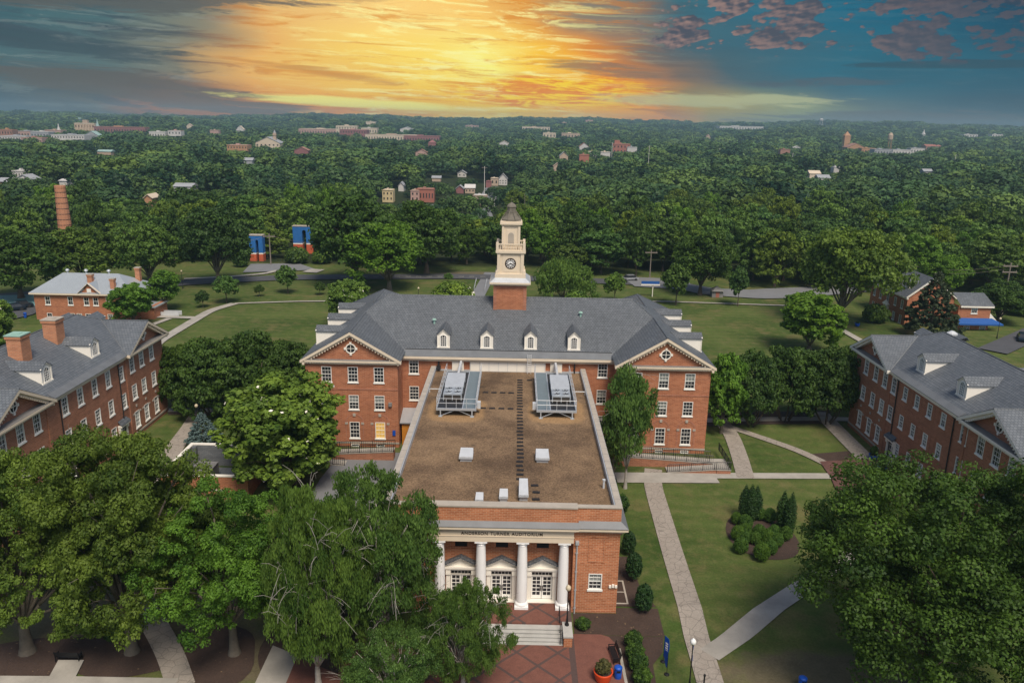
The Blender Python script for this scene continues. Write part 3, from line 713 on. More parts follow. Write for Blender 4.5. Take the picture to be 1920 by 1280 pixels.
def chimney(parent, x, y, w, d, z0, z1, mat='brick_chimney', cap='stone'):
    mb = MB(); mb.box(x-w/2, x+w/2, y-d/2, y+d/2, z0, z1-.32); mb.box(x-w/2-.09, x+w/2+.09, y-d/2-.09, y+d/2+.09, z1-.32, z1)
    c = mb.build('chimney', M[mat], parent)
    MB().box(x-w/2-.13, x+w/2+.13, y-d/2-.13, y+d/2+.13, z1, z1+.10).box(x-w/4, x+w/4, y-d/4, y+d/4, z1+.1, z1+.16).build('cap', M[cap], c)
    return c

# ------------------------------------------------------------------ main hall
ROWS = [(8.3, 1.92), (4.85, 1.82), (1.15, 2.1)]
def main_hall():
    t = thing('main_hall', 'long brick hall with two gabled wings and a white clock tower on its slate roof', 'building', (0, 97, 0))
    mb = MB(); wins = []
    for s in (-1, 1):
        x0, x1 = (13.15, 24.15) if s > 0 else (-24.15, -13.15)
        us = [abs(v-x0) for v in ((15.4, 18.6, 21.72) if s > 0 else (-21.65, -18.5, -15.4))]
        op = [hole(u, z, 1.2, h) for u in us for z, h in ROWS]+[hole(u, .02, 1.0, .36) for u in us]
        fr = wall(mb, (x0, 90.5), (x1, 90.5), -.4, 11.0, op); wins += [(fr, u, z, h, (s, i, j)) for i, u in enumerate(us) for j, (z, h) in enumerate(ROWS)]
        # outer side and rear, inner return
        a, b = ((24.15, 90.5), (24.15, 120.5)) if s > 0 else ((-24.15, 120.5), (-24.15, 90.5))
        op2 = [hole(u, z, 1.2, h) for u in (3, 7, 12, 17, 22, 27) for z, h in ROWS]
        fr2 = wall(mb, a, b, -.4, 11.0, op2); wins += [(fr2, u, z, h, None) for u in (3, 7, 12, 17, 22, 27) for z, h in ROWS]
        a, b = ((13.15, 94.3), (13.15, 90.5)) if s > 0 else ((-13.15, 90.5), (-13.15, 94.3))
        wall(mb, a, b, -.4, 11.0)
        a, b = ((24.15, 120.5), (13.15, 120.5)) if s > 0 else ((-13.15, 120.5), (-24.15, 120.5))
        wall(mb, a, b, -.4, 11.0)
        a, b = ((13.15, 120.5), (13.15, 112.7)) if s > 0 else ((-13.15, 112.7), (-13.15, 120.5))
        wall(mb, a, b, -.4, 11.0)
    us = [13.15-11.7, 13.15+11.7]
    op = [hole(u, z, 1.2, h) for u in us for z, h in ROWS]
    fr = wall(mb, (-13.15, 94.3), (13.15, 94.3), -.4, 10.7, op); wins += [(fr, u, z, h, None) for u in us for z, h in ROWS]
    wall(mb, (13.15, 112.7), (-13.15, 112.7), -.4, 10.7)
    mb.build('wall', M['brick_hall'], t)
    for fr_, u, z, h, key in wins:
        lit = key == (-1, 2, 2)
        window(t, fr_, u, z, 1.2, h, 'lit' if lit else None, label='window glowing warm yellow' if lit else None)
    for s in (-1, 1):
        fr_ = Fr(13.15 if s > 0 else -24.15, 90.5, 1, 0)
        for u in ((2.25, 5.45, 8.57) if s > 0 else (2.5, 5.65, 8.75)):
            window(t, fr_, u, .02, 1.0, .36, 'dark', 2, 1, False)
    # keystones, imposts, base course
    for s in (-1, 1):
        kb = MB(); fr_ = Fr(13.15 if s > 0 else -24.15, 90.5, 1, 0)
        for u in ((2.25, 5.45, 8.57) if s > 0 else (2.5, 5.65, 8.75)):
            kb.fbox(fr_, u-.16, u+.16, -.02, .10, 4.0, 4.34)
            for q in (-1, 1): kb.fbox(fr_, u+q*.98-.17, u+q*.98+.17, -.02, .08, 2.95, 3.2)
        kb.fbox(fr_, -.03, 11.03, -.02, .06, .48, .68); kb.build('stone_trim', M['stone'], t)
    ab = MB()                                                   # relieving arches and a belt course of proud brick
    for s in (-1, 1):
        fr_ = Fr(13.15 if s > 0 else -24.15, 90.5, 1, 0)
        ab.fbox(fr_, .0, 11.0, -.02, .045, 7.35, 7.55)
        for u in ((2.25, 5.45, 8.57) if s > 0 else (2.5, 5.65, 8.75)):
            for k in range(14):
                a0, a1 = pi*k/14, pi*(k+1)/14
                q = [(u+cos(a)*rr, 3.2+sin(a)*rr) for a, rr in ((a0, .95), (a1, .95), (a1, 1.13), (a0, 1.13))]
                ab.prism([fr_.p(uu, -.02, zz) for uu, zz in q], (0, -.05, 0))
            for q in (-1, 1): ab.fbox(fr_, u+q*1.04-.09, u+q*1.04+.09, -.02, .03, .7, 2.93)
    ab.build('brick_arches', M['brick_old'], t)
    # roof
    rb = MB(); m1 = .572
    A = lambda s, y: (s*18.65, y, 14.6)
    rb.face([(-12.7, 93.8, 10.75), (12.7, 93.8, 10.75), (12.7, 94.4, 11.1), A(1, 100.5), (16.3, 103.5, 16.3), (-16.3, 103.5, 16.3), A(-1, 100.5), (-12.7, 94.4, 11.1)])
    rb.face([(-12.7, 113.2, 10.75), (12.7, 113.2, 10.75), (12.7, 112.6, 11.1), A(1, 106.5), (16.3, 103.5, 16.3), (-16.3, 103.5, 16.3), A(-1, 106.5), (-12.7, 112.6, 11.1)][::-1])
    for s in (-1, 1):
        o = lambda *p: list(p) if s > 0 else list(p)[::-1]
        rb.face(o((s*24.6, 90.05, 11.1), (s*24.6, 121, 11.1), A(s, 115), A(s, 90.05)))
        rb.face(o((s*12.7, 90.05, 11.1), A(s, 90.05), A(s, 100.5), (s*12.7, 94.4, 11.1)))
        rb.face(o(A(s, 106.5), A(s, 115), (s*12.7, 121, 11.1), (s*12.7, 112.6, 11.1)))
        rb.face(o((s*24.6, 121, 11.1), (s*12.7, 121, 11.1), A(s, 115)))
        rb.face(o(A(s, 100.5), A(s, 106.5), (s*16.3, 103.5, 16.3)))
    rf = rb.build('roof', M['slate'], t)
    hb = MB()
    for s in (-1, 1):
        for a, b in ((A(s, 90.1), A(s, 100.5)), (A(s, 100.5), (s*16.3, 103.5, 16.3)), (A(s, 106.5), A(s, 115)), (A(s, 115), (s*24.6, 121, 11.1)), (A(s, 115), (s*12.7, 121, 11.1))):
            hb.tube(a, b, .09, 6)
    hb.tube((-16.3, 103.5, 16.3), (16.3, 103.5, 16.3), .09, 6); hb.build('ridge_cap', M['slate_dormitory'], rf)
    gb = MB()                                                   # lined gutter at the foot of the slope
    def on(y): return 10.75+m1*(y-93.8)
    gb.prism([(-12.9, 93.72, 10.72), (12.9, 93.72, 10.72), (12.9, 94.75, on(94.75)+.01), (-12.9, 94.75, on(94.75)+.01)], (0, 0, .05), 0)
    gb.box(-12.8, 12.8, 94.72, 94.80, on(94.75), on(94.75)+.12, 1)
    gb.build('gutter', [M['lead'], M['dark_metal']], rf)
    pb = MB()
    for x, y in ((-9.6, 98.9), (9.2, 100.5)):
        z = on(y); pb.tube((x, y, z-.2), (x, y, z+.45), .14, 8); pb.tube((x, y, z+.45), (x, y, z+.6), .3, 8, .2)
    pb.build('vent_pipe', M['copper_green'], rf)
    # cornices
    cb = MB()
    cb.box(-12.95, 12.95, 93.66, 94.31, 10.42, 10.715); cb.box(-13.13, 13.13, 93.95, 94.29, 10.1, 10.418)
    for s in (-1, 1):
        for d, z0, z1 in ((.45, 10.80, 11.08), (.25, 10.5, 10.798)):
            q = sorted((s*24.13, s*(24.15+d))); cb.box(q[0], q[1], 90.0, 121, z0, z1)
    cb.build('cornice', M['cream_paint'], t)
    for s in (-1, 1):
        pediment(t, Fr(13.15 if s > 0 else -24.15, 90.5, 1, 0), 5.5, 5.95, 11.08, 3.5, 'brick_hall')
    # white service wall above the flat roof, with a ladder
    wb = MB(); wb.box(-4.75, 4.6, 94.14, 94.29, 8.85, 10.1, 0)
    for k in range(9): wb.box(-4.7+k*1.15, -4.66+k*1.15, 94.12, 94.139, 8.9, 10.08, 1)
    for a, b in ((-6.95, -5.5), (5.2, 6.65)): wb.box(a, b, 94.10, 94.29, 8.85, 10.05, 0); wb.box(a+.12, b-.12, 94.07, 94.099, 8.9, 9.92, 0)
    wb.build('service_panel', [M['white_paint'], M['galvanised']], t)
    lb = MB()
    for x in (2.35, 2.8): lb.tube((x, 93.55, 8.8), (x, 93.55, 11.3), .03, 6)
    for k in range(9): lb.tube((2.35, 93.55, 9+k*.27), (2.8, 93.55, 9+k*.27), .022, 5)
    lb.build('ladder', M['white_metal'], t)
    pb = MB(); pb.tube((-8.6, 94.1, 8.6), (-8.6, 94.1, 10.5), .11, 8); pb.box(-8.85, -8.35, 93.8, 94.28, 9.0, 9.5); pb.tube((8.2, 94.1, 8.6), (8.2, 94.1, 10.5), .09, 8)
    pb.build('conduit', M['dark_metal'], t)
    # dormers
    for i, x in enumerate((-8.1, -2.72, 2.72, 8.1)):
        dormer(t, x, 95.2, on(95.2), 0, 1.42, 1.62, .62, m1)
    for s in (-1, 1):
        for y in (96.4, 102.8, 109.2):
            dormer(t, s*23.9, y, 11.1+.588*.7, s*pi/2, 1.7, 1.75, .42, .588)
    # small attached porch with a grey roof, beside the auditorium
    eb = MB(); eb.box(-12.9, -11.3, 91.4, 94.28, -.3, 2.9, 0); eb.prism([(-13.1, 91.1, 2.9), (-11.1, 91.1, 2.9), (-11.1, 94.2, 3.7), (-13.1, 94.2, 3.7)], (0, 0, .15), 1)
    eb.build('porch', [M['orange_lit'], M['galvanised']], t)
    MB().box(-13.9, -13.55, 90.38, 90.48, 1.6, 2.25).build('notice_sign', M['blue_plastic'], t)
    MB().box(-14.3, -13.9, 90.2, 90.48, 5.4, 5.85).build('wall_lamp', M['stone_ledge'], t)
    # clock tower
    tb = MB(); B = 2.15; yc = 103.5
    tb.box(-B, B, yc-B, yc+B, 12.8, 18.3)
    tower = tb.build('clock_tower', M['brick_hall'], t)
    pb = MB()
    for s in (-1, 1):
        pb.box(s*B-.28, s*B+.28-.25*(s > 0)+.25*(s < 0)*0, yc-B-.05, yc-B-.001, 15.0, 18.3) if False else None
    for a, b in ((-B, -B+.45), (B-.45, B)): pb.box(a, b, yc-B-.06, yc-B-.001, 14.9, 18.3)
    pb.box(-B+.45, B-.45, yc-B-.06, yc-B-.001, 17.9, 18.3)
    pb.build('brick_panel_border', M['brick_old'], tower)
    sb = MB()
    def sq(h, z0, z1, m=0, mb_=None): (mb_ or sb).box(-h, h, yc-h, yc+h, z0, z1, m)
    sq(2.45, 18.302, 18.5); sq(2.65, 18.5, 18.72)
    sb.lathe(0, yc, [(2.62*1.414, 18.722), (1.95*1.414, 19.25)], 4, 1, pi/4)
    sq(1.98, 19.0, 19.72); sq(1.62, 19.72, 22.25); sq(1.78, 22.25, 22.42); sq(1.92, 22.42, 22.72)
    for s in (-1, 1):
        for q in (-1, 1):
            sb.box(s*1.52-.2, s*1.52+.2, yc+q*1.58-.2, yc+q*1.58+.2, 19.72, 22.25); sb.box(s*1.72-.16, s*1.72+.16, yc+q*1.72-.16, yc+q*1.72+.16, 19.72, 20.15)
    sb.box(-1.0, 1.0, yc-1.66, yc-1.621, 19.95, 22.1)
    sq(1.12, 22.72, 26.0); sq(1.22, 25.75, 26.0); sq(1.42, 26.0, 26.28); sq(1.34, 26.28, 26.42)
    for s in (-1, 1):
        for q in (-1, 1): sb.box(s*1.04-.14, s*1.04+.14, yc+q*1.12-.14, yc+q*1.12+.14, 22.72, 25.75)
    sb.box(-.55, .55, yc-1.17, yc-1.121, 23.3, 25.3)
    sb.build('belfry', [M['cream_paint'], M['flashing']], tower)
    ab = MB(); n = 10
    pts = [(-.38, yc-1.19, 23.6), (.38, yc-1.19, 23.6)]+[(cos(pi*k/n)*.38, yc-1.19, 24.6+sin(pi*k/n)*.38) for k in range(n+1)]
    ab.prism(pts, (0, .018, 0)); ab.build('arched_panel', M['stone'], tower)
    bb = MB()
    for s in (-1, 1):
        for q in (-1, 1): bb.box(s*1.72-.17, s*1.72+.17, yc+q*1.72-.17, yc+q*1.72+.17, 22.721, 23.78)
    for s in (-1, 1):
        bb.box(-1.55, 1.55, yc+s*1.72-.09, yc+s*1.72+.09, 23.48, 23.62); bb.box(s*1.72-.09, s*1.72+.09, yc-1.55, yc+1.55, 23.48, 23.62)
        bb.box(-1.55, 1.55, yc+s*1.72-.09, yc+s*1.72+.09, 22.722, 22.86); bb.box(s*1.72-.09, s*1.72+.09, yc-1.55, yc+1.55, 22.722, 22.86)
        for k in range(9):
            x = -1.36+k*.34
            for (px_, py_) in ((x, yc+s*1.72), (s*1.72, yc+x)): bb.lathe(px_, py_, [(.05, 22.86), (.085, 23.0), (.05, 23.25), (.06, 23.48)], 6)
    bb.build('balustrade', M['cream_paint'], tower)
    db = MB()
    db.lathe(0, yc, [(1.36, 26.42), (1.36, 26.62), (1.2, 26.7), (.95, 26.92), (.78, 27.2), (.70, 27.5), (.74, 27.52), (.74, 27.6), (.60, 27.62), (.60, 28.1), (.66, 28.12), (.66, 28.2), (.52, 28.42), (.28, 28.58), (.08, 28.72)], 8, 0, pi/8)
    db.tube((0, yc, 28.6), (0, yc, 29.3), .03, 5)
    for k in range(8):
        a = pi/8+k*pi/4; db.tube((1.36*cos(a), yc+1.36*sin(a), 26.62), (.64*cos(a), yc+.64*sin(a), 27.6), .05, 5)
    db.build('cupola', M['dome_stone'], tower)
    # clock: white dial, dark rim, twelve bars, hands at twenty to four
    yf = yc-1.66; zc = 21.05; cb = MB(); n = 28
    for k in range(n):
        a0, a1 = 2*pi*k/n, 2*pi*(k+1)/n
        for r0, r1 in ((.60, .72), (.33, .38)):
            cb.prism([(cos(a)*r, yf-.03, zc+sin(a)*r) for a, r in ((a0, r0), (a1, r0), (a1, r1), (a0, r1))], (0, .028, 0))
    for k in range(12):
        a = pi/2-2*pi*k/12; d = np.array([cos(a), sin(a)]); e = np.array([-d[1], d[0]])
        for off in ((-.05, .05) if k % 3 else (-.075, 0, .075)):
            q = [d*.43+e*(off-.028), d*.60+e*(off-.028), d*.60+e*(off+.028), d*.43+e*(off+.028)]; cb.prism([(p[0], yf-.028, zc+p[1]) for p in q], (0, .024, 0))
    for ang, L, wd in ((112, .40, .075), (240, .58, .055)):
        a = pi/2-radians(ang); d = np.array([cos(a), sin(a)]); e = np.array([-d[1], d[0]])
        q = [-d*.1-e*wd, d*L-e*wd*.5, d*L+e*wd*.5, -d*.1+e*wd]; cb.prism([(p[0], yf-.045, zc+p[1]) for p in q], (0, .012, 0))
    cb.build('clock_face', M['bronze_letter'], tower)
    fb = MB(); fb.prism([(cos(2*pi*k/n)*.66, yf-.001, zc+sin(2*pi*k/n)*.66) for k in range(n)], (0, -.0015, 0)); fb.build('clock_dial', M['white_column'], tower)
    return t
main_hall()

# ------------------------------------------------------------------ auditorium
def text_mesh(body, size, depth, mat):
    cu = bpy.data.curves.new('lettering', 'FONT'); cu.body = body; cu.size = size; cu.extrude = depth; cu.align_x = 'CENTER'; cu.space_character = 1.16; cu.space_word = 1.3; cu.offset = .006
    o = bpy.data.objects.new('lettering', cu); C.objects.link(o)
    dg = bpy.context.evaluated_depsgraph_get(); me = bpy.data.meshes.new_from_object(o.evaluated_get(dg)); bpy.data.objects.remove(o); bpy.data.curves.remove(cu)
    me.name = 'lettering'; me.materials.clear(); me.materials.append(M[mat]); return me
def auditorium():
    t = thing('auditorium', 'flat gravel-roofed brick auditorium with a white columned portico in front of the hall', 'building', (0, 75, 0))
    mb = MB(); X = 9.45; F = 57.3; LZ = .38
    wins = []
    for s in (-1, 1):
        a, b = ((5.75, F), (X, F)) if s > 0 else ((-X, F), (-5.75, F))
        op = [hole(1.87, 2.05, 1.1, 1.45)]
        fr = wall(mb, a, b, -.9, 7.75, op); wins.append((fr, 1.87, 2.05))
        a, b = ((X, F), (X, 94.3)) if s > 0 else ((-X, 94.3), (-X, F))
        wall(mb, a, b, -.9, 9.3)
        a, b = ((5.75, 58.25), (5.75, F)) if s > 0 else ((-5.75, F), (-5.75, 58.25))
        wall(mb, a, b, -.9, 7.75)
    dx = (-3.33, 0.0, 3.33)
    op = [hole(5.75+x, LZ, 2.0, 2.95) for x in dx]+[hole(5.75+x, 5.15, 1.0, .45) for x in dx]
    frd = wall(mb, (-5.75, 58.25), (5.75, 58.25), -.3, 7.0, op)
    # parapet, front portion stands a little forward in the middle
    mb.box(-X, -5.9, F, F+.4, 7.75, 9.3); mb.box(5.9, X, F, F+.4, 7.75, 9.3); mb.box(-5.9, 5.9, F-.35, F+.4, 7.95, 9.38)
    for s in (-1, 1): q = sorted((s*X, s*(X-.4))); mb.box(q[0]+.003, q[1]-.003, F+.4, 94.28, 8.3, 9.3)
    # brick frames round the grilles and the blind panels
    for x in dx:
        mb.fbox(frd, 5.75+x-.78, 5.75+x+.78, .001, .05, 4.92, 5.02); mb.fbox(frd, 5.75+x-.78, 5.75+x+.78, .001, .05, 5.72, 5.82)
        for q in (-1, 1): mb.fbox(frd, 5.75+x+q*.72-.06, 5.75+x+q*.72+.06, .001, .05, 5.02, 5.72)
    for s in (-1, 1):
        fr = Fr(5.75 if s > 0 else -X, F, 1, 0)
        for q in (-1, 1): mb.fbox(fr, 1.87+q*.62-.06, 1.87+q*.62+.06, .001, .045, 4.7, 6.75)
        mb.fbox(fr, 1.87-.68, 1.87+.68, .001, .05, 6.752, 7.0); mb.fbox(fr, 1.87-.68, 1.87+.68, .001, .05, 4.55, 4.698)
        mb.fbox(fr, .0, 3.7, .001, .04, -.05, .12)
    mb.build('wall', M['brick_auditorium'], t)
    for fr, u, z in wins: window(t, fr, u, z, 1.1, 1.45, 'half')
    MB().box(-X+.39, X-.39, F+.39, 94.29, 8.5, 8.8).build('gravel_roof', M['gravel'], t)
    # copings and flashing
    cb = MB()
    for s in (-1, 1):
        q = sorted((s*(X+.06), s*(X-.46))); cb.box(q[0], q[1], F+.45, 94.25, 9.302, 9.40, 0)
        q = sorted((s*(X-.47), s*(X-.56))); cb.box(q[0], q[1], F+.45, 94.25, 8.81, 9.36, 1)
        q = sorted((s*(X+.061), s*(X+.075))); cb.box(q[0], q[1], F+.45, 94.25, 9.1, 9.41, 1)
        q = sorted((s*5.9, s*(X+.06))); cb.box(q[0], q[1], F-.06, F+.449, 9.303, 9.40, 0)
        for k in range(24): yy = F+1.5+k*1.5; q = sorted((s*(X+.062), s*(X-.462))); cb.box(q[0], q[1], yy, yy+.03, 9.4, 9.408, 2)
    cb.box(-5.95, 5.95, F-.41, F+.449, 9.382, 9.50, 0)
    cb.box(-X+.4, X-.4, F+.45, F+.52, 8.81, 9.2, 1); cb.box(-X+.5, X-.5, 94.15, 94.27, 8.81, 9.0, 1)
    cb.build('coping', [M['stone'], M['flashing'], M['stone_ledge']], t)
    # cornice with its leaded top
    kb = MB()
    kb.box(-5.72, 5.72, F-.42, F-.02, 6.62, 7.42, 0); kb.box(-5.85, 5.85, F-.5, F-.02, 7.42, 7.62, 0); kb.box(-6.05, 6.05, F-.78, F-.02, 7.62, 7.84, 0)
    kb.box(-5.72, 5.72, F-.421, F+.95, 6.4, 6.618, 0); kb.box(-5.75, 5.75, F-.46, F-.3, 6.86, 6.92, 0)
    kb.prism([(-6.1, F-.82, 7.842), (6.1, F-.82, 7.842), (6.1, F-.352, 8.16), (-6.1, F-.352, 8.16)], (0, 0, .04), 1)
    for s in (-1, 1):
        q = sorted((s*6.07, s*(X+.55))); kb.box(q[0], q[1], F-.5, F-.003, 7.52, 7.74, 0); q2 = sorted((s*6.08, s*(X+.25))); kb.box(q2[0], q2[1], F-.25, F-.004, 7.3, 7.518, 0)
        pts = [(q[0], F-.55, 7.745), (q[1], F-.55, 7.745), (q[1]-.55*(s > 0), F-.003, 8.14), (q[0]+.55*(s < 0), F-.003, 8.14)]; kb.prism(pts, (0, 0, .04), 1)
        a = sorted((s*(X+.003), s*(X+.5))); kb.box(a[0], a[1], F-.003, 94.2, 7.52, 7.738, 0)
        p0, p1 = (s*(X+.55), s*(X+.004))
        pts = [(p0, F-.55, 7.746), (p0, 94.2, 7.746), (p1, 94.2, 8.14), (p1, F-.003, 8.14)]; kb.prism(pts if s > 0 else pts[::-1], (0, 0, .04), 1)
    ent = kb.build('entablature', [M['cream_paint'], M['lead']], t)
    me = text_mesh('ANDERSON TURNER AUDITORIUM', .36, .02, 'bronze_letter')
    L = link('lettering', me); L.location = (0, F-.425, 7.02); L.rotation_euler = (pi/2, 0, 0); attach(L, ent)
    # columns
    for x in (-5.0, -1.67, 1.67, 5.0):
        cm = MB(); yq = F+.02
        cm.box(x-.56, x+.56, yq-.56, yq+.56, LZ, LZ+.22); cm.lathe(x, yq, [(.54, LZ+.22), (.56, LZ+.32), (.52, LZ+.42), (.44, LZ+.5)], 24)
        cm.lathe(x, yq, [(.43, LZ+.5), (.43, LZ+2.2), (.40, LZ+4.2), (.355, 6.0)], 24); cm.lathe(x, yq, [(.36, 6.0), (.40, 6.03), (.36, 6.07), (.37, 6.14), (.47, 6.24)], 24)
        cm.box(x-.5, x+.5, yq-.44, yq+.5, 6.24, 6.398)
        cm.build('column', M['white_column'], t)
    # portico floor and steps
    fb = MB(); fb.box(-5.75, 5.72, 55.05, 58.25, -.9, LZ); fb.build('portico_floor', M['plaza_brick'], t)
    st = MB(); n = 6; rz_ = (LZ+.6)/n
    for k in range(n):
        y0 = 55.05-.27*(n-k-1)-.06
        st.box(-5.0, 4.92, y0-.27+.06 if False else y0-.21, 55.049, -.75, -.6+rz_*(k+1) - (.004 if k == n-1 else 0)) if k < n-1 else None
        st.box(-5.0, 4.92, y0-.25, y0-.2101, -.6+rz_*(k+1)-.05, -.6+rz_*(k+1)-.006) if k < n-1 else None
    st.build('steps', M['stair_stone'], t)
    for s in (-1, 1):
        cw = MB(); q = sorted((s*4.95, s*5.6)); cw.box(q[0], q[1], 53.2, 55.04, -.8, .40, 0); cw.box(q[0]-.05, q[1]+.05, 53.12, 55.045, .402, .54, 1)
        cw.build('cheek_wall', [M['brick_auditorium'], M['stair_stone']], t)
    for s in (-1, 1):
        rb = MB(); x = s*4.7
        p = [(x, 53.5, .25), (x, 55.1, 1.25), (x, 56.0, 1.3)]; rb.path(p, .03); rb.tube((x, 53.5, .25), (x, 53.5, -.6), .03, 6); rb.tube((x, 54.3, .75), (x, 54.3, -.3), .025, 6); rb.tube((x, 55.1, 1.25), (x, 55.1, LZ), .03, 6); rb.tube((x, 56.0, 1.3), (x, 56.0, LZ), .03, 6)
        rb.build('handrail', M['black_metal'], t)
    # three doorways
    for x in dx:
        u = 5.75+x; fr = frd
        pb = MB()
        for q in (-1, 1): pb.fbox(fr, u+q*1.05-.17, u+q*1.05+.17, -.05, .22, LZ, 3.3); pb.fbox(fr, u+q*1.05-.2, u+q*1.05+.2, .02, .34, 2.75, 3.3)
        pb.fbox(fr, u-1.5, u+1.5, -.05, .42, 3.302, 3.5); pb.fbox(fr, u-1.3, u+1.3, -.05, .3, 3.15, 3.3)
        pb.prism([fr.p(u-1.45, .05, 3.5), fr.p(u+1.45, .05, 3.5), fr.p(u, .05, 4.25)], (0, -.1, 0))
        for q in (-1, 1): fbar(pb, fr, (u+q*1.52, 3.5), (u, 4.28), .08, .46, .12)
        pb.fbox(fr, u-.9, u+.9, -.1, .0, 2.58, 2.66); pb.fbox(fr, u-1.2, u+1.2, -.05, .5, LZ-.02, LZ+.06)
        po = pb.build('doorway', M['white_paint'], t)
        rb = MB()
        for q in (-1, 1): fbar(rb, fr, (u+q*1.62, 3.60), (u, 4.42), .0, .55, .09)
        for k in range(8):
            for q in (-1, 1): uu = u+q*1.6*(1-k/8); rb.fbox(fr, uu-.09, uu+.09, .42, .6, 3.63+.82*k/8, 3.75+.82*k/8)
        rb.build('gable_roof', M['slate'], po)
        for q in (-1, 1):
            lb = MB(); c = u+q*.44
            for a, b in ((-.42, -.31), (.31, .42)): lb.fbox(fr, c+a, c+b, -.14, -.08, LZ+.07, 2.58)
            lb.fbox(fr, c-.31, c+.31, -.14, -.08, LZ+.07, LZ+.38); lb.fbox(fr, c-.31, c+.31, -.14, -.08, 2.46, 2.58)
            lb.fbox(fr, c-.022, c+.022, -.135, -.085, LZ+.38, 2.46)
            for k in range(1, 5): z = LZ+.38+(2.46-LZ-.38)*k/5; lb.fbox(fr, c-.31, c+.31, -.137, -.083, z-.022, z+.022)
            lf = lb.build('door_leaf', M['window_white'], po)
            hb = MB(); hb.fbox(fr, c-q*.36-.03, c-q*.36+.03, -.08, .02, LZ+.85, LZ+1.3); hb.build('handle', M['bronze_letter'], po)
        gb = MB(); gb.fbox(fr, u-.86, u+.86, -.135, -.115, LZ+.05, 3.15); gb.build('pane', M['glass'], po)
        tb = MB()
        for k in range(7): z = u-.84+k*.28; tb.fbox(fr, z-.022, z+.022, -.13, -.08, 2.66, 3.15)
        tb.fbox(fr, u-.86, u+.86, -.128, -.082, 2.89, 2.93); tb.fbox(fr, u-.9, u+.9, -.13, -.06, 3.1, 3.17); tb.build('transom', M['window_white'], po)
        vb = MB(); vb.fbox(fr, u-.5, u+.5, -.12, -.06, 5.15, 5.6)
        for k in range(6): vb.fbox(fr, u-.48, u+.48, -.06, -.02, 5.19+k*.07, 5.215+k*.07)
        vb.build('vent_grille', M['dark_metal'], t)
    downspout(t, Fr(5.75, F, 1, 0), .28, -.5, 6.2, 'flashing', .06)
    downspout(t, Fr(-9.45, F, 1, 0), 3.42, -.5, 6.2, 'flashing', .06)
    mb = MB()
    for k in range(3): mb.box(8.75+k*.24, 8.94+k*.24, F-.16, F-.003, 2.3+.03*(k == 1), 2.5+.08*(k == 1))
    mb.build('wall_meter', M['white_paint'], t)
    wb = MB(); wb.box(X+.02, X+1.2, 58.4, 58.55, -.5, .05, 0); wb.box(X+.02, X+1.2, 61.8, 61.95, -.5, .05, 0); wb.box(X+1.05, X+1.2, 58.551, 61.8, -.5, .05, 0); wb.box(X+.02, X+1.04, 58.56, 61.79, -.5, .02, 1); wb.box(X+.02, X+1.04, 60.1, 60.2, -.4, .06, 0)
    wb.build('window_well', [M['stone'], M['black_metal']], t)
auditorium()

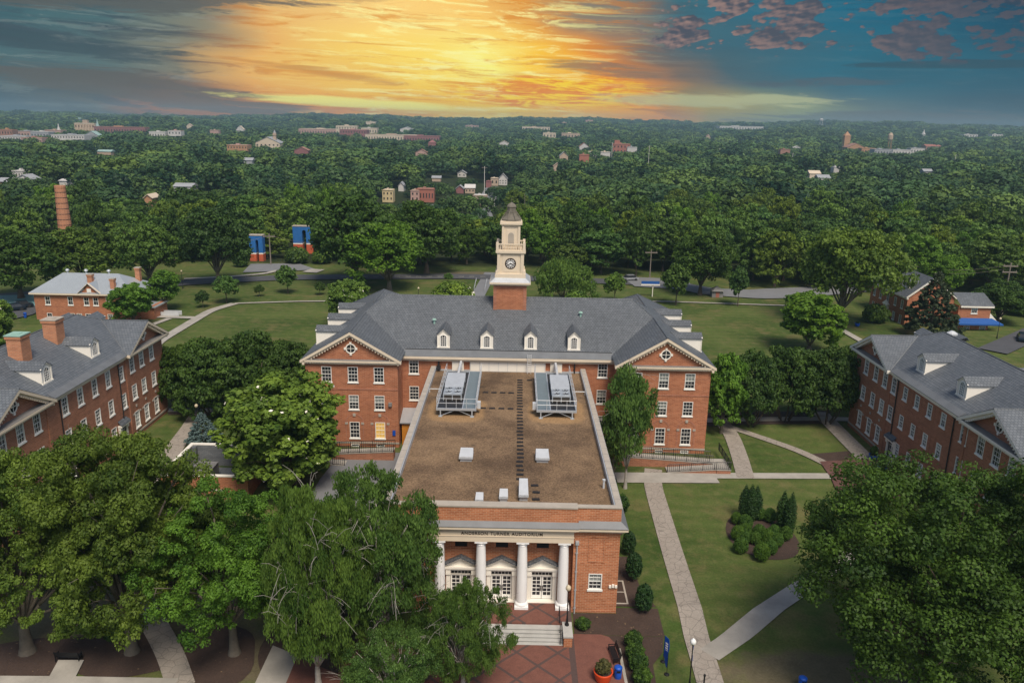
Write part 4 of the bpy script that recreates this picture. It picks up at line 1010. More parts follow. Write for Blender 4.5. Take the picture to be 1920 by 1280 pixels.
# ------------------------------------------------------------------ dormitories
def dormitory(s, label):
    """s=-1 on the left looking right, s=+1 on the right looking left"""
    t = thing('dormitory', label, 'building', (s*53, 83, 0))
    X0, X1, YA, YB = 46.0, 60.0, 64.7, 101.3; br = 'brick_dormitory'
    # facade frame: u runs with the outside on its right
    fr = Fr(s*X0, YA, 0, 1) if s < 0 else Fr(s*X0, YB, 0, -1)
    U = lambda y: (y-YA) if s < 0 else (YB-y)
    pav = [98.1, 95.3, 92.75]; pav2 = [72.9, 70.2, 67.4]
    mid = [90.0, 86.9, 83.9, 80.9, 77.9] if s < 0 else None
    spec = [(y, z, 1.2, h) for y in pav+pav2 for z, h in ROWS]
    if s < 0: spec += [(y, z, 1.15, h) for y in mid[1:] for z, h in ROWS]+[(90.0, 8.0, 1.1, 1.8), (90.0, 4.6, 1.1, 1.8)]
    else:
        spec += [(90.4, z, 1.2, h) for z, h in ROWS[:2]]
        spec += [(y, z, 1.0, 1.55) for y in (87.5, 84.7, 81.9, 79.0) for z in (8.45, 5.0, 1.5)]
    if s > 0: spec = [q for q in spec if q[0] not in pav2]+[(y, z, 1.2, h) for y in (75.0, 72.0, 69.4, 66.9) for z, h in ROWS]
    door_y = 88.9
    mb = MB(); op = [hole(U(y), z, w, h) for y, z, w, h in spec]+[hole(U(door_y), .3, 1.5, 2.6)]
    a, b = (fr.p(0, 0, 0)[:2], fr.p(YB-YA, 0, 0)[:2])
    wall(mb, a, b, -.4, 10.8, op)
    c1, c2 = (s*X1, YB), (s*X1, YA)
    L_ = [((s*X0, YB), c1), (c1, c2), (c2, (s*X0, YA))] if s < 0 else [((s*X0, YA), c2), (c2, c1), (c1, (s*X0, YB))]
    for p, q in L_: wall(mb, p, q, -.4, 10.8)
    # pavilions stand a brick forward; thin flat piers mark them
    for y0 in (91.25, 74.75): mb.fbox(fr, U(y0)-.25, U(y0)+.25, .001, .12, -.3, 10.5)
    if s > 0:
        for y in (86.1, 83.3, 80.4):
            for z in (8.3, 4.9):
                mb.fbox(fr, U(y)-.5, U(y)-.42, .001, .035, z, z+1.9); mb.fbox(fr, U(y)+.42, U(y)+.5, .001, .035, z, z+1.9); mb.fbox(fr, U(y)-.5, U(y)+.5, .001, .037, z+1.9, z+2.1)
    mb.build('wall', M[br], t)
    for y, z, w, h in spec: window(t, fr, U(y), z, w, h)
    kb = MB()
    for y in pav:
        kb.fbox(fr, U(y)-.13, U(y)+.13, -.02, .09, 3.85, 4.12)
        for q in (-1, 1): kb.fbox(fr, U(y)+q*.9-.14, U(y)+q*.9+.14, -.02, .07, 2.95, 3.15)
    kb.fbox(fr, U(101.3) if s > 0 else U(91.3), (U(91.3) if s > 0 else U(101.3)), -.02, .07, .45, .68)
    kb.build('stone_trim', M['stone'], t)
    # roof: hip with a gabled projection at each end
    rb = MB(); zE, m_ = 11.0, .53; R_ = 53.0; zr = zE+m_*(R_-45.5)
    o = lambda *p: [(s*q[0], q[1], q[2]) for q in (p if s < 0 else p[::-1])]
    zg = zE+m_*5.5; xg = 51.0
    y1, y0 = 101.8, 64.2
    rb.face(o((45.5, y0+11, zE), (45.5, y1-11, zE), (xg, y1-5.5, zg), (R_, y1-7.5, zr), (R_, y0+7.5, zr), (xg, y0+5.5, zg)))
    rb.face(o((45.1, y1, zE), (60.5, y1, zE), (R_, y1-7.5, zr), (xg, y1-5.5, zg), (45.1, y1-5.5, zg)))
    rb.face(o((45.1, y1-11, zE), (45.1, y1-5.5, zg), (xg, y1-5.5, zg), (45.5, y1-11, zE))[::-1])
    rb.face(o((60.5, y0, zE), (45.1, y0, zE), (45.1, y0+5.5, zg), (xg, y0+5.5, zg), (R_, y0+7.5, zr)))
    rb.face(o((45.1, y0+11, zE), (45.5, y0+11, zE), (xg, y0+5.5, zg), (45.1, y0+5.5, zg)))
    rb.face(o((60.5, y1, zE), (60.5, y0, zE), (R_, y0+7.5, zr), (R_, y1-7.5, zr)))
    rf = rb.build('roof', M['slate_dormitory'], t)
    hb = MB()
    for yy, sg in ((y1, -1), (y0, 1)):
        for a, b in (((45.1, yy+sg*5.5, zg), (xg, yy+sg*5.5, zg)), ((xg, yy+sg*5.5, zg), (R_, yy+sg*7.5, zr)), ((R_, yy+sg*7.5, zr), (60.5, yy, zE))):
            hb.tube((s*a[0], a[1], a[2]), (s*b[0], b[1], b[2]), .08, 6)
        a, b = (xg, yy+sg*5.5, zg+.02), (45.5, yy+sg*11, zE+.02); hb.tube((s*a[0], a[1], a[2]), (s*b[0], b[1], b[2]), .07, 5, m=1)
    hb.tube((s*R_, y1-7.5, zr), (s*R_, y0+7.5, zr), .08, 6)
    hb.build('ridge_cap', [M['slate'], M['lead']], rf)
    gb = MB(); q = [(45.35, y0+11.2, zE-.05), (45.35, y1-11.2, zE-.05), (46.1, y1-11.2, zE+.35), (46.1, y0+11.2, zE+.35)]
    gb.prism([(s*p[0], p[1], p[2]) for p in (q if s > 0 else q[::-1])], (0, 0, .05)); gb.build('gutter', M['lead'], rf)
    cb = MB(); cb.fbox(fr, U(91.0) if s > 0 else U(75.0), U(75.0) if s > 0 else U(91.0), -.02, .5, 10.72, 10.98); cb.fbox(fr, U(91.0) if s > 0 else U(75.0), U(75.0) if s > 0 else U(91.0), -.02, .28, 10.42, 10.718)
    cb.build('cornice', M['white_paint' if s > 0 else 'cream_paint'], t)  # warm light on the left, cool shade on the right, put into the trim colour
    q = sorted((s*45.6, s*60.5)); MB().box(q[0], q[1], YB-.02, YB+.45, 10.6, 10.98).build('cornice', M['white_paint' if s > 0 else 'cream_paint'], t)
    for yc in (96.3, 69.7): pediment(t, fr, U(yc), 5.5, 10.98, 2.9, br, wood='white_paint' if s > 0 else 'cream_paint', proj=.85)  # pediment colour by side carries the same warm light and cool shade
    rz = pi/2 if s < 0 else -pi/2
    for y in ((87.2, 77.6) if s < 0 else (87.4, 78.8)):
        dormer(t, s*47.3, y, zE+m_*1.8, rz, 1.75, 1.55, .55, m_, 'slate_dormitory', pane='full' if s > 0 else 'dark')
    dormer(t, s*53.5, 100.2, zE+m_*1.6, pi, 1.8, 1.5, .55, m_, 'slate_dormitory'); dormer(t, s*57.5, 100.6, zE+m_*1.2, pi, 1.6, 1.4, .5, m_, 'slate_dormitory')
    if s < 0:
        chimney(t, -51.2, 86.4, 1.5, 1.6, 12.8, 16.4); chimney(t, -51.0, 79.6, 1.5, 1.6, 12.8, 16.4, cap='copper_green')
    else:
        vb = MB(); vb.tube((54.2, 94.6, 13.6), (54.2, 94.6, 14.6), .28, 10); vb.lathe(54.2, 94.6, [(.3, 14.5), (.62, 14.6), (.62, 14.8), (.2, 15.05)], 12); vb.build('roof_vent', M['white_metal'], rf)
    # rear wing
    wb = MB(); q = sorted((s*60.003, s*70))
    wb.box(q[0], q[1], 84, 94, -.4, 9.6, 0); wb.build('rear_wing', M[br], t)
    rb = MB(); q = [(59, 83.6, 9.6), (70.5, 83.6, 9.6), (70.5, 89, 12.2), (55, 89, 12.2)]; rb.face([(s*p[0], p[1], p[2]) for p in (q if s > 0 else q[::-1])])
    q = [(70.5, 94.4, 9.6), (59, 94.4, 9.6), (55, 89, 12.2), (70.5, 89, 12.2)]; rb.face([(s*p[0], p[1], p[2]) for p in (q if s > 0 else q[::-1])])
    rb.build('rear_roof', M['slate_dormitory'], t)
    for y in (90.9, 75.9): downspout(t, fr, U(y+(-1.6 if y > 80 else 1.0)), -.2, 10.3)
    # door with a hooded top
    u = U(door_y); db = MB()
    for q in (-1, 1): db.fbox(fr, u+q*.85-.14, u+q*.85+.14, -.02, .16, -.1, 2.9); db.fbox(fr, u+q*.85-.18, u+q*.85+.18, .0, .3, 2.4, 2.9)
    db.fbox(fr, u-1.1, u+1.1, -.02, .5, 2.902, 3.1); db.fbox(fr, u-.72, u+.72, -.14, -.08, .3, 2.9); db.fbox(fr, u-.9, u+.9, .0, .6, -.2, .28)
    d = db.build('doorway', M['white_paint'], t)
    pb = MB()
    for q in (-1, 1):
        for k in range(3): pb.fbox(fr, u+q*.33-.2, u+q*.33+.2, -.08, -.06, 1.15+k*.55, 1.58+k*.55)
    pb.build('pane', M['glass'], d)
    hb = MB(); hb.prism([fr.p(u-1.15, .55, 3.1), fr.p(u+1.15, .55, 3.1), fr.p(u+1.0, .02, 3.55), fr.p(u-1.0, .02, 3.55)], (0, 0, .08)); hb.build('door_hood', M['slate'], d)
    return t
dormitory(-1, 'long brick dormitory on the left with two brick chimneys and white dormers')
dormitory(1, 'long brick dormitory on the right with a white roof vent and white dormers')

# ------------------------------------------------------------------ houses beyond the dormitories
def left_house():
    t = thing('brick_house', 'two storey brick house with a pale grey metal hip roof and three brick chimneys', 'house', (-83, 155, -.5))
    x0, x1, y0, y1, ze = -92.3, -73.5, 150.0, 160.0, 5.4
    us = [2.6, 7.0, 10.1, 11.9, 14.4]; mb = MB()
    spec = [(u, z) for u in us for z in (3.0, -.3)]+[(8.4, -.3)]
    fr = wall(mb, (x0, y0), (x1, y0), -3, ze, [hole(u, z, 1.0, 1.65) for u, z in spec])
    for a, b in (((x1, y0), (x1, y1)), ((x1, y1), (x0, y1)), ((x0, y1), (x0, y0))): wall(mb, a, b, -3, ze)
    mb.prism([fr.p(9.1, .25, ze-.1), fr.p(13.1, .25, ze-.1), fr.p(11.0, .25, ze+1.9)], (0, .3, 0)); mb.fbox(fr, 9.3, 12.8, .002, .25, ze-.8, ze-.102)
    mb.build('wall', M['brick_hall'], t)
    for u, z in spec: window(t, fr, u, z, 1.0, 1.65, cols=2, rows=2)
    rb = MB(); e = .6; zr = 8.4; X0, X1, Y0, Y1 = x0-e, x1+e, y0-e, y1+e; ym = (Y0+Y1)/2
    rb.face([(X0, Y0, ze), (X1, Y0, ze), (X1-5, ym, zr), (X0+4, ym, zr)]); rb.face([(X1, Y1, ze), (X0, Y1, ze), (X0+4, ym, zr), (X1-5, ym, zr)])
    rb.face([(X0, Y1, ze), (X0, Y0, ze), (X0+4, ym, zr)]); rb.face([(X1, Y0, ze), (X1, Y1, ze), (X1-5, ym, zr)])
    gx = x0+11
    rb.face([(gx-2.2, Y0-.1, ze+.02), (gx, Y0-.1, ze+2.0), (gx, Y0+3.7, ze+2.0)][::-1]); rb.face([(gx+2.2, Y0-.1, ze+.02), (gx, Y0-.1, ze+2.0), (gx, Y0+3.7, ze+2.0)])
    for k in range(40):
        x = X0+2.2+k*.42
        if x > X1-3: break
        f0 = min(1, max(.0, (x-X0)/4)); f1 = min(1, (X1-x)/5); f = min(f0, f1)
        rb.tube((x, Y0, ze+.02), (x, Y0+(ym-Y0)*f, ze+(zr-ze)*f+.02), .025, 3, cap=False)
    rf = rb.build('roof', M['roof_metal'], t)
    vb = MB()
    for x in (-90.0, -86.3, -81.8): vb.lathe(x+2, ym, [(.18, zr-.2), (.18, zr+.3), (.4, zr+.45), (.3, zr+.7), (.1, zr+.8)], 8)
    vb.build('roof_vent', M['flashing'], rf)
    cb = MB(); cb.box(X0, X1, Y0, y0-.003, ze-.32, ze-.01); cb.box(X1-.55, X1, y0, y1, ze-.32, ze-.012)
    for q in (-1, 1): fbar(cb, Fr(x0, y0, 1, 0), (11+q*2.25, ze-.1), (11, ze+1.92), .22, .5, .2)
    cb.build('cornice', M['cream_paint'], t)
    MB().box(gx-.4, gx+.4, y0-.36, y0-.24, ze+.25, ze+.95).build('attic_window', M['window_white'], t)
    chimney(t, -82.3, 152.6, .9, .9, 6, 8.6); chimney(t, -77.3, 151.2, .8, .8, 5.2, 8.1); chimney(t, -75.2, 157.5, .9, .9, 6, 9.2)
    sb = MB(); sb.box(-72.9, -70.2, 152, 158, -3, 2.6, 0); sb.prism([(-72.9, 151.6, 2.6), (-69.8, 151.6, 2.3), (-69.8, 158.4, 2.3), (-72.9, 158.4, 2.6)], (0, 0, .2), 1); sb.build('side_porch', [M['brick_hall'], M['roof_metal']], t)
    MB().box(-70.1, -66.5, 154.5, 154.6, -.1, .9).box(-70.1, -66.5, 156, 156.1, -.1, .9).build('porch_rail', M['white_metal'], t)
left_house()
def right_house():
    t = thing('brick_house', 'brick house with three white dormers, slate roof and a blue awning on its side wing', 'house', (88, 165, -.5))
    mb = MB(); X0, X1, YA, YB, ze = 80.5, 90.0, 159.0, 176.0, 6.0
    us = [2.0, 5.0, 8.5, 12.0, 15.0]; sp = [(u, z) for u in us for z in (3.2, .1) if (u, z) != (8.5, .1)]
    fr = wall(mb, (X0, YB), (X0, YA), -2, ze, [hole(u, z, 1.05, 1.75) for u, z in sp])
    wall(mb, (X0, YA), (X1, YA), -2, ze); wall(mb, (X1, YA), (X1, YB), -2, ze); wall(mb, (X1, YB), (X0, YB), -2, ze)
    mb.prism([(X0, YA+.02, ze), (X1, YA+.02, ze), ((X0+X1)/2, YA+.02, 9.7)], (0, .2, 0)); mb.prism([(X0, YB-.02, ze), (X1, YB-.02, ze), ((X0+X1)/2, YB-.02, 9.7)], (0, -.2, 0))
    sp2 = [(3.2, 3.3), (2.2, -.9), (5.4, -.9)]
    fr2 = wall(mb, (90.003, 157), (96.5, 157), -2.5, 4.9, [hole(u, z, 1.25, 1.6) for u, z in sp2])
    wall(mb, (96.5, 157), (96.5, 164), -2.5, 4.9); wall(mb, (90.004, 164), (90.004, 157), -2.5, 4.9)
    mb.build('wall', M['brick_hall'], t)
    for u, z in sp: window(t, fr, u, z, 1.05, 1.75)
    for u, z in sp2: window(t, fr2, u, z, 1.25, 1.6, 'half')
    rb = MB(); xm = (X0+X1)/2
    rb.face([(X0-.4, YB+.4, ze-.1), (X0-.4, YA-.4, ze-.1), (xm, YA-.4, 10.0), (xm, YB+.4, 10.0)]); rb.face([(X1+.4, YA-.4, ze-.1), (X1+.4, YB+.4, ze-.1), (xm, YB+.4, 10.0), (xm, YA-.4, 10.0)])
    rb.face([(90.2, 156.6, 4.9), (97, 156.6, 4.9), (96.6, 160.5, 6.9), (90.2, 160.5, 6.9)]); rb.face([(97, 164.4, 4.9), (90.2, 164.4, 4.9), (90.2, 160.5, 6.9), (96.6, 160.5, 6.9)])
    rf = rb.build('roof', M['slate'], t)
    m_ = (10.0-ze+.1)/(xm-X0+.4)
    for y in (172.5, 167.5, 162.5): dormer(t, X0+1.3, y, ze-.1+m_*1.7, -pi/2, 1.5, 1.3, .45, m_)
    chimney(t, xm, YB-.6, 1.7, 1.0, 8.5, 11.8, 'brick_old'); chimney(t, xm+1.5, YA+1.4, .9, .9, 8, 10.6)
    cb = MB(); cb.fbox(fr, -.3, 17.3, .0, .42, ze-.45, ze-.12); cb.fbox(fr2, 0.2, 6.9, .0, .4, 4.55, 4.88); fbar(cb, Fr(90, 157, 1, 0), (.2, 4.8), (.2+.01, 4.9), 0, .4, .2)
    for sgn in (-1, 1): fbar(cb, Fr(X0, YA, 1, 0), (4.75+sgn*5.1, ze-.3), (4.75, 9.75), .0, .38, .25)
    cb.build('cornice', M['white_paint'], t)
    db = MB(); u = 8.5
    for q in (-1, 1): db.fbox(fr, u+q*.85-.16, u+q*.85+.16, .0, .3, -.4, 2.6)
    db.fbox(fr, u-1.2, u+1.2, .0, .5, 2.6, 2.85); db.prism([fr.p(u-1.2, .1, 2.85), fr.p(u+1.2, .1, 2.85), fr.p(u, .1, 3.6)], (-.3, 0, 0)); db.fbox(fr, u-.69, u+.69, .0, .06, -.4, 2.6)
    d = db.build('doorway', M['white_paint'], t); MB().fbox(fr, u-.32, u+.32, .06, .09, -.3, 2.2).build('door', M['glass'], d)
    ab = MB(); ab.prism([fr2.p(-.6, 1.7, 1.5), fr2.p(8.5, 1.7, 1.5), fr2.p(7.0, .02, 2.3), fr2.p(.2, .02, 2.3)], (0, 0, .06)); ab.fbox(fr2, -.6, 8.5, 1.62, 1.72, 1.25, 1.5)
    ab.build('awning', M['blue_awning'], t)
    sb = MB(); sb.prism([(96.6, 157.2, .8), (99.2, 157.2, .8), (96.6, 157.2, 3.4)], (0, .2, 0)); sb.build('lean_to_side', M['white_paint'], t)
right_house()
# ------------------------------------------------------------------ trees and shrubs
def leaf_mesh(name, cen, rad, n_per, size, mats, rng, squash=.8, up=.35, tint_c=None, hang=0.0, tri=False, shell=(.62, 1.08), flower=0.0, aspect=.62):
    """many small leaf faces gathered in clumps; cen (k,3), rad (k,)"""
    k = len(cen); idx = np.repeat(np.arange(k), n_per); n = len(idx)
    d = rng.normal(size=(n, 3)); d[:, 2] += .25; d /= np.linalg.norm(d, axis=1)[:, None]
    rr = rad[idx]*(shell[0]+(shell[1]-shell[0])*rng.random(n))
    p = cen[idx]+d*rr[:, None]*np.array([1, 1, squash])
    if hang: p[:, 2] -= hang*rng.random(n)**1.5*rad[idx]
    nr = d+rng.normal(size=(n, 3))*.45+np.array([0, 0, up]); nr /= np.linalg.norm(nr, axis=1)[:, None]
    t = np.cross(nr, rng.normal(size=(n, 3))); t /= np.linalg.norm(t, axis=1)[:, None]
    if hang: t = t*.5+np.array([0, 0, -1.0]); t /= np.linalg.norm(t, axis=1)[:, None]
    b = np.cross(nr, t); b /= np.maximum(np.linalg.norm(b, axis=1), 1e-6)[:, None]
    s = size*(.65+.7*rng.random(n))[:, None]
    if tri: q = np.stack([p+t*s*.6, p-t*s*.3+b*s*.5, p-t*s*.3-b*s*.5], 1)
    else: q = np.stack([p+t*s*.5, p+b*s*aspect*.5+t*s*.05, p-t*s*.5, p-b*s*aspect*.5+t*s*.05], 1)
    tc = rng.random(k) if tint_c is None else tint_c
    tint = np.clip(tc[idx]*.65+rng.random(n)*.35, 0, 1)
    mi = (rng.random(n) < flower).astype(int) if flower else None
    return soup(name, q, tint, mats, mi)
def soup(name, q, tint, mats, mi=None, hue=None):
    n, c = q.shape[:2]
    me = bpy.data.meshes.new(name); me.vertices.add(n*c); me.vertices.foreach_set('co', q.astype(np.float32).ravel())
    me.loops.add(n*c); me.loops.foreach_set('vertex_index', np.arange(n*c, dtype=np.int32))
    me.polygons.add(n); me.polygons.foreach_set('loop_start', np.arange(0, n*c, c, dtype=np.int32))
    for m_ in mats: me.materials.append(M[m_])
    if mi is not None: me.polygons.foreach_set('material_index', mi.astype(np.int32))
    me.attributes.new('tint', 'FLOAT', 'FACE').data.foreach_set('value', tint.astype(np.float32))
    if hue is not None: me.attributes.new('hue', 'FLOAT', 'FACE').data.foreach_set('value', hue.astype(np.float32))
    me.update(calc_edges=True); me.validate(); return me
def fib(n, rng, zmin=-.5):
    i = np.arange(n)+.5; z = zmin+(1-zmin)*i/n; z = 1-(i/n)*(1-zmin); a = i*2.399963+rng.random()*6
    r = np.sqrt(np.clip(1-z*z, 0, 1)); d = np.stack([r*np.cos(a), r*np.sin(a), z], 1)+rng.normal(size=(n, 3))*.10
    return d/np.linalg.norm(d, axis=1)[:, None]
def lobes(d, rng, amp):
    f = np.ones(len(d))
    for _ in range(7):
        c = rng.normal(size=3); c /= np.linalg.norm(c); f += amp*rng.choice([-1, 1])*np.exp((d@c-1)*rng.uniform(4, 9))
    return f
def limb_mesh(name, mat, base_r, th, targets, rng, fork=True, lean=(0, 0), wob=.3, weep=False):
    """tapered trunk that forks into limbs reaching the clumps"""
    mb = MB(); top = np.array([lean[0], lean[1], th]); _ = 0
    prof = [(-.5, 1.9), (.1, 1.5), (.45, 1.2), (1.0, 1.06), (th*.55, .95), (th, .80), (th*1.18, .42)]
    for (za, ra), (zb_, rb_) in zip(prof[:-1], prof[1:]): mb.tube((lean[0]*max(za, 0)/th, lean[1]*max(za, 0)/th, za), (lean[0]*max(zb_, 0)/th, lean[1]*max(zb_, 0)/th, zb_), base_r*ra, 10, base_r*rb_, cap=za > th*.9)
    for tg in targets:
        tg = np.array(tg); L = np.linalg.norm(tg-top); r = max(.035, base_r*.42*min(1, .5+.04*L)); p = top
        prev = p; n = 4
        for k in range(1, n+1):
            q = top+(tg-top)*k/n+np.array([0, 0, .12*L*sin(pi*k/n)])+rng.normal(size=3)*wob*L*.06*(k < n)
            mb.tube(prev, q, r*(1-.8*(k-1)/n), 6, r*(1-.8*k/n)); prev = q
        if weep:                                             # pale twigs that fork and droop over the outside
            out = tg-np.array([0, 0, th]); out[2] *= .4; out = out/np.linalg.norm(out)
            for _ in range(2 if rng.random() < .22 else 0):
                d0 = out+rng.normal(size=3)*.55; d0 /= np.linalg.norm(d0); p0 = prev; rr = r*.24
                for k in range(4):
                    p1 = p0+(d0+np.array([0, 0, .25-.38*k]))*.62; mb.tube(p0, p1, max(.018, rr*(1-.2*k)), 4, max(.014, rr*(.8-.2*k)), cap=False)
                    if k:
                        d1 = d0+rng.normal(size=3)*.8; p2 = p0+d1*.55+np.array([0, 0, -.15]); mb.tube(p0, p2, rr*.6, 4, .012, cap=False); mb.tube(p2, p2+d1*.35+np.array([0, 0, -.4]), .014, 4, .01, cap=False)
                    p0 = p1; d0 = d0+rng.normal(size=3)*.25
        else:
            for _ in range(2):
                q = prev+(prev-top)*.05+rng.normal(size=3)*L*.05; mb.tube(prev-(prev-top)*.12*rng.random(), q, r*.28, 4, r*.08)
    return mb.mesh(name, M[mat], True)
PROTO = {}
def proto(key, kind, seed, R_, H, n, leaf, trunk_h=None, mat='leaf_oak', bark='bark_grey', clumps=70, amp=.28, br=.4, limbs=14, tri=False, flower=0.0, cr=.30, zmin=-.45, hang=0.0, fill=.25, aspect=.62, sub=8):
    rng = np.random.default_rng(seed); th = trunk_h if trunk_h is not None else H*.22
    if kind == 'round':
        ch = (H-th)/2; d = fib(clumps, rng, zmin); f = lobes(d, rng, amp)
        k = 1-cr*.8
        cen = d*np.array([R_, R_, ch*1.02])*(f*(k-.20+.26*rng.random(clumps)))[:, None]
        nf = int(clumps*fill)
        if nf:
            di = fib(nf, rng, -.6); cen = np.vstack([cen, di*np.array([R_, R_, ch])*(.25+.3*rng.random((nf, 1)))])
        cen[:, 2] += th+ch
        rad = cr*R_*(.65+.7*rng.random(len(cen)))
        sq = .75
    elif kind == 'cone':
        sub = min(sub, 4)
        m_ = clumps; h = np.linspace(.04, 1, m_); a = np.arange(m_)*2.4+rng.random(m_)*.6
        rr = R_*(1-h)**.75*(.6+.38*rng.random(m_)); cen = np.stack([rr*np.cos(a), rr*np.sin(a), th+(H-th)*h*.97], 1)
        rad = R_*cr*(1.15-.85*h)*(.7+.6*rng.random(m_)); sq = .55
    elif kind == 'column':
        sub = 1
        m_ = clumps; h = np.linspace(.02, 1, m_); a = np.arange(m_)*2.4
        prof = np.minimum(1, (1-h)*2.2+.12)*np.minimum(1, .75+h); cen = np.stack([R_*.45*prof*np.cos(a), R_*.45*prof*np.sin(a), H*h*.97], 1); rad = R_*.58*prof; sq = 1.5
    elif kind == 'ball':
        sub = 1
        d = fib(clumps, rng, -.7); cen = d*np.array([R_, R_, H/2])*.72+np.array([0, 0, H*.47]); rad = np.full(clumps, R_*.27)*(.8+.4*rng.random(clumps)); sq = .8
    elif kind == 'vase':      # many-stemmed small trees with a billowing top
        d = fib(clumps, rng, -.42); f = lobes(d, rng, amp); cen = d*np.array([R_, R_, (H-th)*.62])*(f*(.72+.16*rng.random(clumps)))[:, None]; cen[:, 2] += th+(H-th)*.36
        rad = cr*R_*(.65+.7*rng.random(clumps)); sq = .7
    tc = rng.random(len(cen)); cen0 = cen
    if sub > 1:
        mid = np.array([0, 0, cen[:, 2].mean()*.8]); out = cen-mid; out /= np.linalg.norm(out, axis=1)[:, None]
        k_ = np.repeat(np.arange(len(cen)), sub); dd = rng.normal(size=(len(k_), 3))+out[k_]*.75+np.array([0, 0, .25]); dd /= np.linalg.norm(dd, axis=1)[:, None]
        cen = cen[k_]+dd*(rad[k_]*(.62+.35*rng.random(len(k_))))[:, None]*np.array([1, 1, sq]); rad = rad[k_]*.42*(.6+.8*rng.random(len(k_))); tc = np.clip(tc[k_]*.5+rng.random(len(k_))*.5, 0, 1); sq = .62
    npc = np.maximum(4, (n*rad**2/np.sum(rad**2)).astype(int))
    crown = leaf_mesh(key+'_crown', cen, rad, npc, leaf, [mat]+(['flower_white'] if flower else []), rng, sq, tint_c=tc, hang=hang, tri=tri, flower=flower, aspect=aspect)
    xyz = np.empty(len(crown.vertices)*3, np.float32); crown.vertices.foreach_get('co', xyz); xyz = xyz.reshape(-1, 3)
    fr_ = R_/np.percentile(np.hypot(xyz[:, 0], xyz[:, 1]), 98.5); fz_ = H/np.percentile(xyz[:, 2], 99.7)
    if kind in ('round', 'vase'): xyz *= np.array([fr_, fr_, fz_]); crown.vertices.foreach_set('co', xyz.ravel().astype(np.float32)); crown.update(); cen0 = cen0*np.array([fr_, fr_, fz_])
    order = rng.permutation(len(cen0))[:limbs]
    if kind in ('cone', 'column', 'ball'):
        mb = MB(); mb.tube((0, 0, -.3), (0, 0, H*.8 if kind != 'ball' else H*.4), br, 8, br*.3); trunk = mb.mesh(key+'_trunk', M[bark])
    elif kind == 'vase':
        mb = MB()
        for i in range(6):
            a = i*2*pi/6+rng.random(); p1 = np.array([cos(a)*.35, sin(a)*.35, 0]); p2 = np.array([cos(a)*R_*.3, sin(a)*R_*.3, th*1.1]); p3 = np.array([cos(a)*R_*.55, sin(a)*R_*.55, H*.7])
            mb.tube(p1-np.array([0, 0, .3]), p2, br*.6, 6, br*.45); mb.tube(p2, p3, br*.45, 6, br*.15)
        trunk = mb.mesh(key+'_trunk', M[bark], True)
    else: trunk = limb_mesh(key+'_trunk', bark, br, th, cen0[order], rng, weep='pale' in bark)
    PROTO[key] = (trunk, crown, R_, H)
# big, near: leaves are about three pixels
proto('oak_a', 'round', 11, 7.0, 15, 100000, .23, 2.2, 'leaf_oak', 'bark_grey', 95, .38, .46, 30, cr=.20, zmin=-.85)
proto('oak_b', 'round', 12, 7.0, 15, 100000, .23, 2.2, 'leaf_oak', 'bark_grey', 95, .38, .42, 30, cr=.20, zmin=-.85)
proto('bright_a', 'round', 13, 6.5, 14, 80000, .22, 2.5, 'leaf_bright', 'bark_grey', 80, .36, .34, 26, cr=.21, zmin=-.75)
proto('willow_a', 'round', 14, 5.5, 14, 66000, .28, 2.0, 'leaf_willow', 'bark_pale', 90, .40, .28, 60, cr=.20, zmin=-.88, hang=1.3, fill=.15, aspect=.42)
proto('willow_b', 'round', 15, 5.5, 14, 62000, .28, 2.0, 'leaf_willow', 'bark_pale', 80, .42, .28, 60, cr=.20, zmin=-.88, hang=1.3, fill=.15, aspect=.42)
proto('darkoak', 'round', 16, 9.5, 17, 130000, .24, 2.5, 'leaf_dark', 'bark_brown', 120, .26, .6, 26, cr=.19, zmin=-.92)
proto('magnolia', 'round', 17, 6.0, 13, 36000, .42, .8, 'leaf_magnolia', 'bark_brown', 90, .20, .35, 10, cr=.23, zmin=-.9, flower=.006, aspect=.8)
proto('birch', 'round', 18, 2.9, 13, 16000, .32, 2.0, 'leaf_willow', 'bark_pale', 70, .34, .16, 26, cr=.32, zmin=-.9, hang=1.0, aspect=.4)
# middle distance
proto('crape_a', 'vase', 21, 5.0, 8.5, 21000, .38, 1.2, 'leaf_crape', 'bark_brown', 75, .2, .22, cr=.25)
proto('crape_b', 'vase', 22, 5.0, 8.5, 21000, .38, 1.2, 'leaf_crape', 'bark_brown', 75, .2, .22, cr=.25)
proto('side', 'round', 23, 3.5, 9, 12000, .42, 1.0, 'leaf_bright', 'bark_grey', 55, .25, .22, 10, cr=.28, zmin=-.85)
proto('spread', 'round', 24, 10, 17, 22000, .65, 3.0, 'leaf_oak', 'bark_grey', 95, .28, .55, 24, cr=.22, zmin=-.45)
proto('lawn_a', 'round', 25, 8, 16, 18000, .62, 2.6, 'leaf_wood', 'bark_grey', 85, .26, .5, 18, cr=.23, zmin=-.6)
proto('lawn_b', 'round', 26, 8, 16, 18000, .62, 2.2, 'leaf_bright', 'bark_grey', 80, .30, .5, 18, cr=.24, zmin=-.6)
proto('lawn_dark', 'round', 27, 8, 16, 18000, .62, 2.0, 'leaf_dark', 'bark_brown', 80, .26, .5, 14, cr=.24, zmin=-.7)
proto('lollipop', 'round', 28, 2.5, 6, 3500, .45, 1.6, 'leaf_wood', 'bark_brown', 30, .2, .09, 8, cr=.34, zmin=-.8)
proto('airy', 'round', 29, 6, 8, 12000, .42, .8, 'leaf_willow', 'bark_grey', 70, .3, .2, 22, cr=.24, zmin=-.5, hang=.6)
proto('spruce', 'cone', 30, 3.4, 7.0, 15000, .26, .2, 'leaf_spruce', 'bark_brown', 170, br=.2, cr=.22)
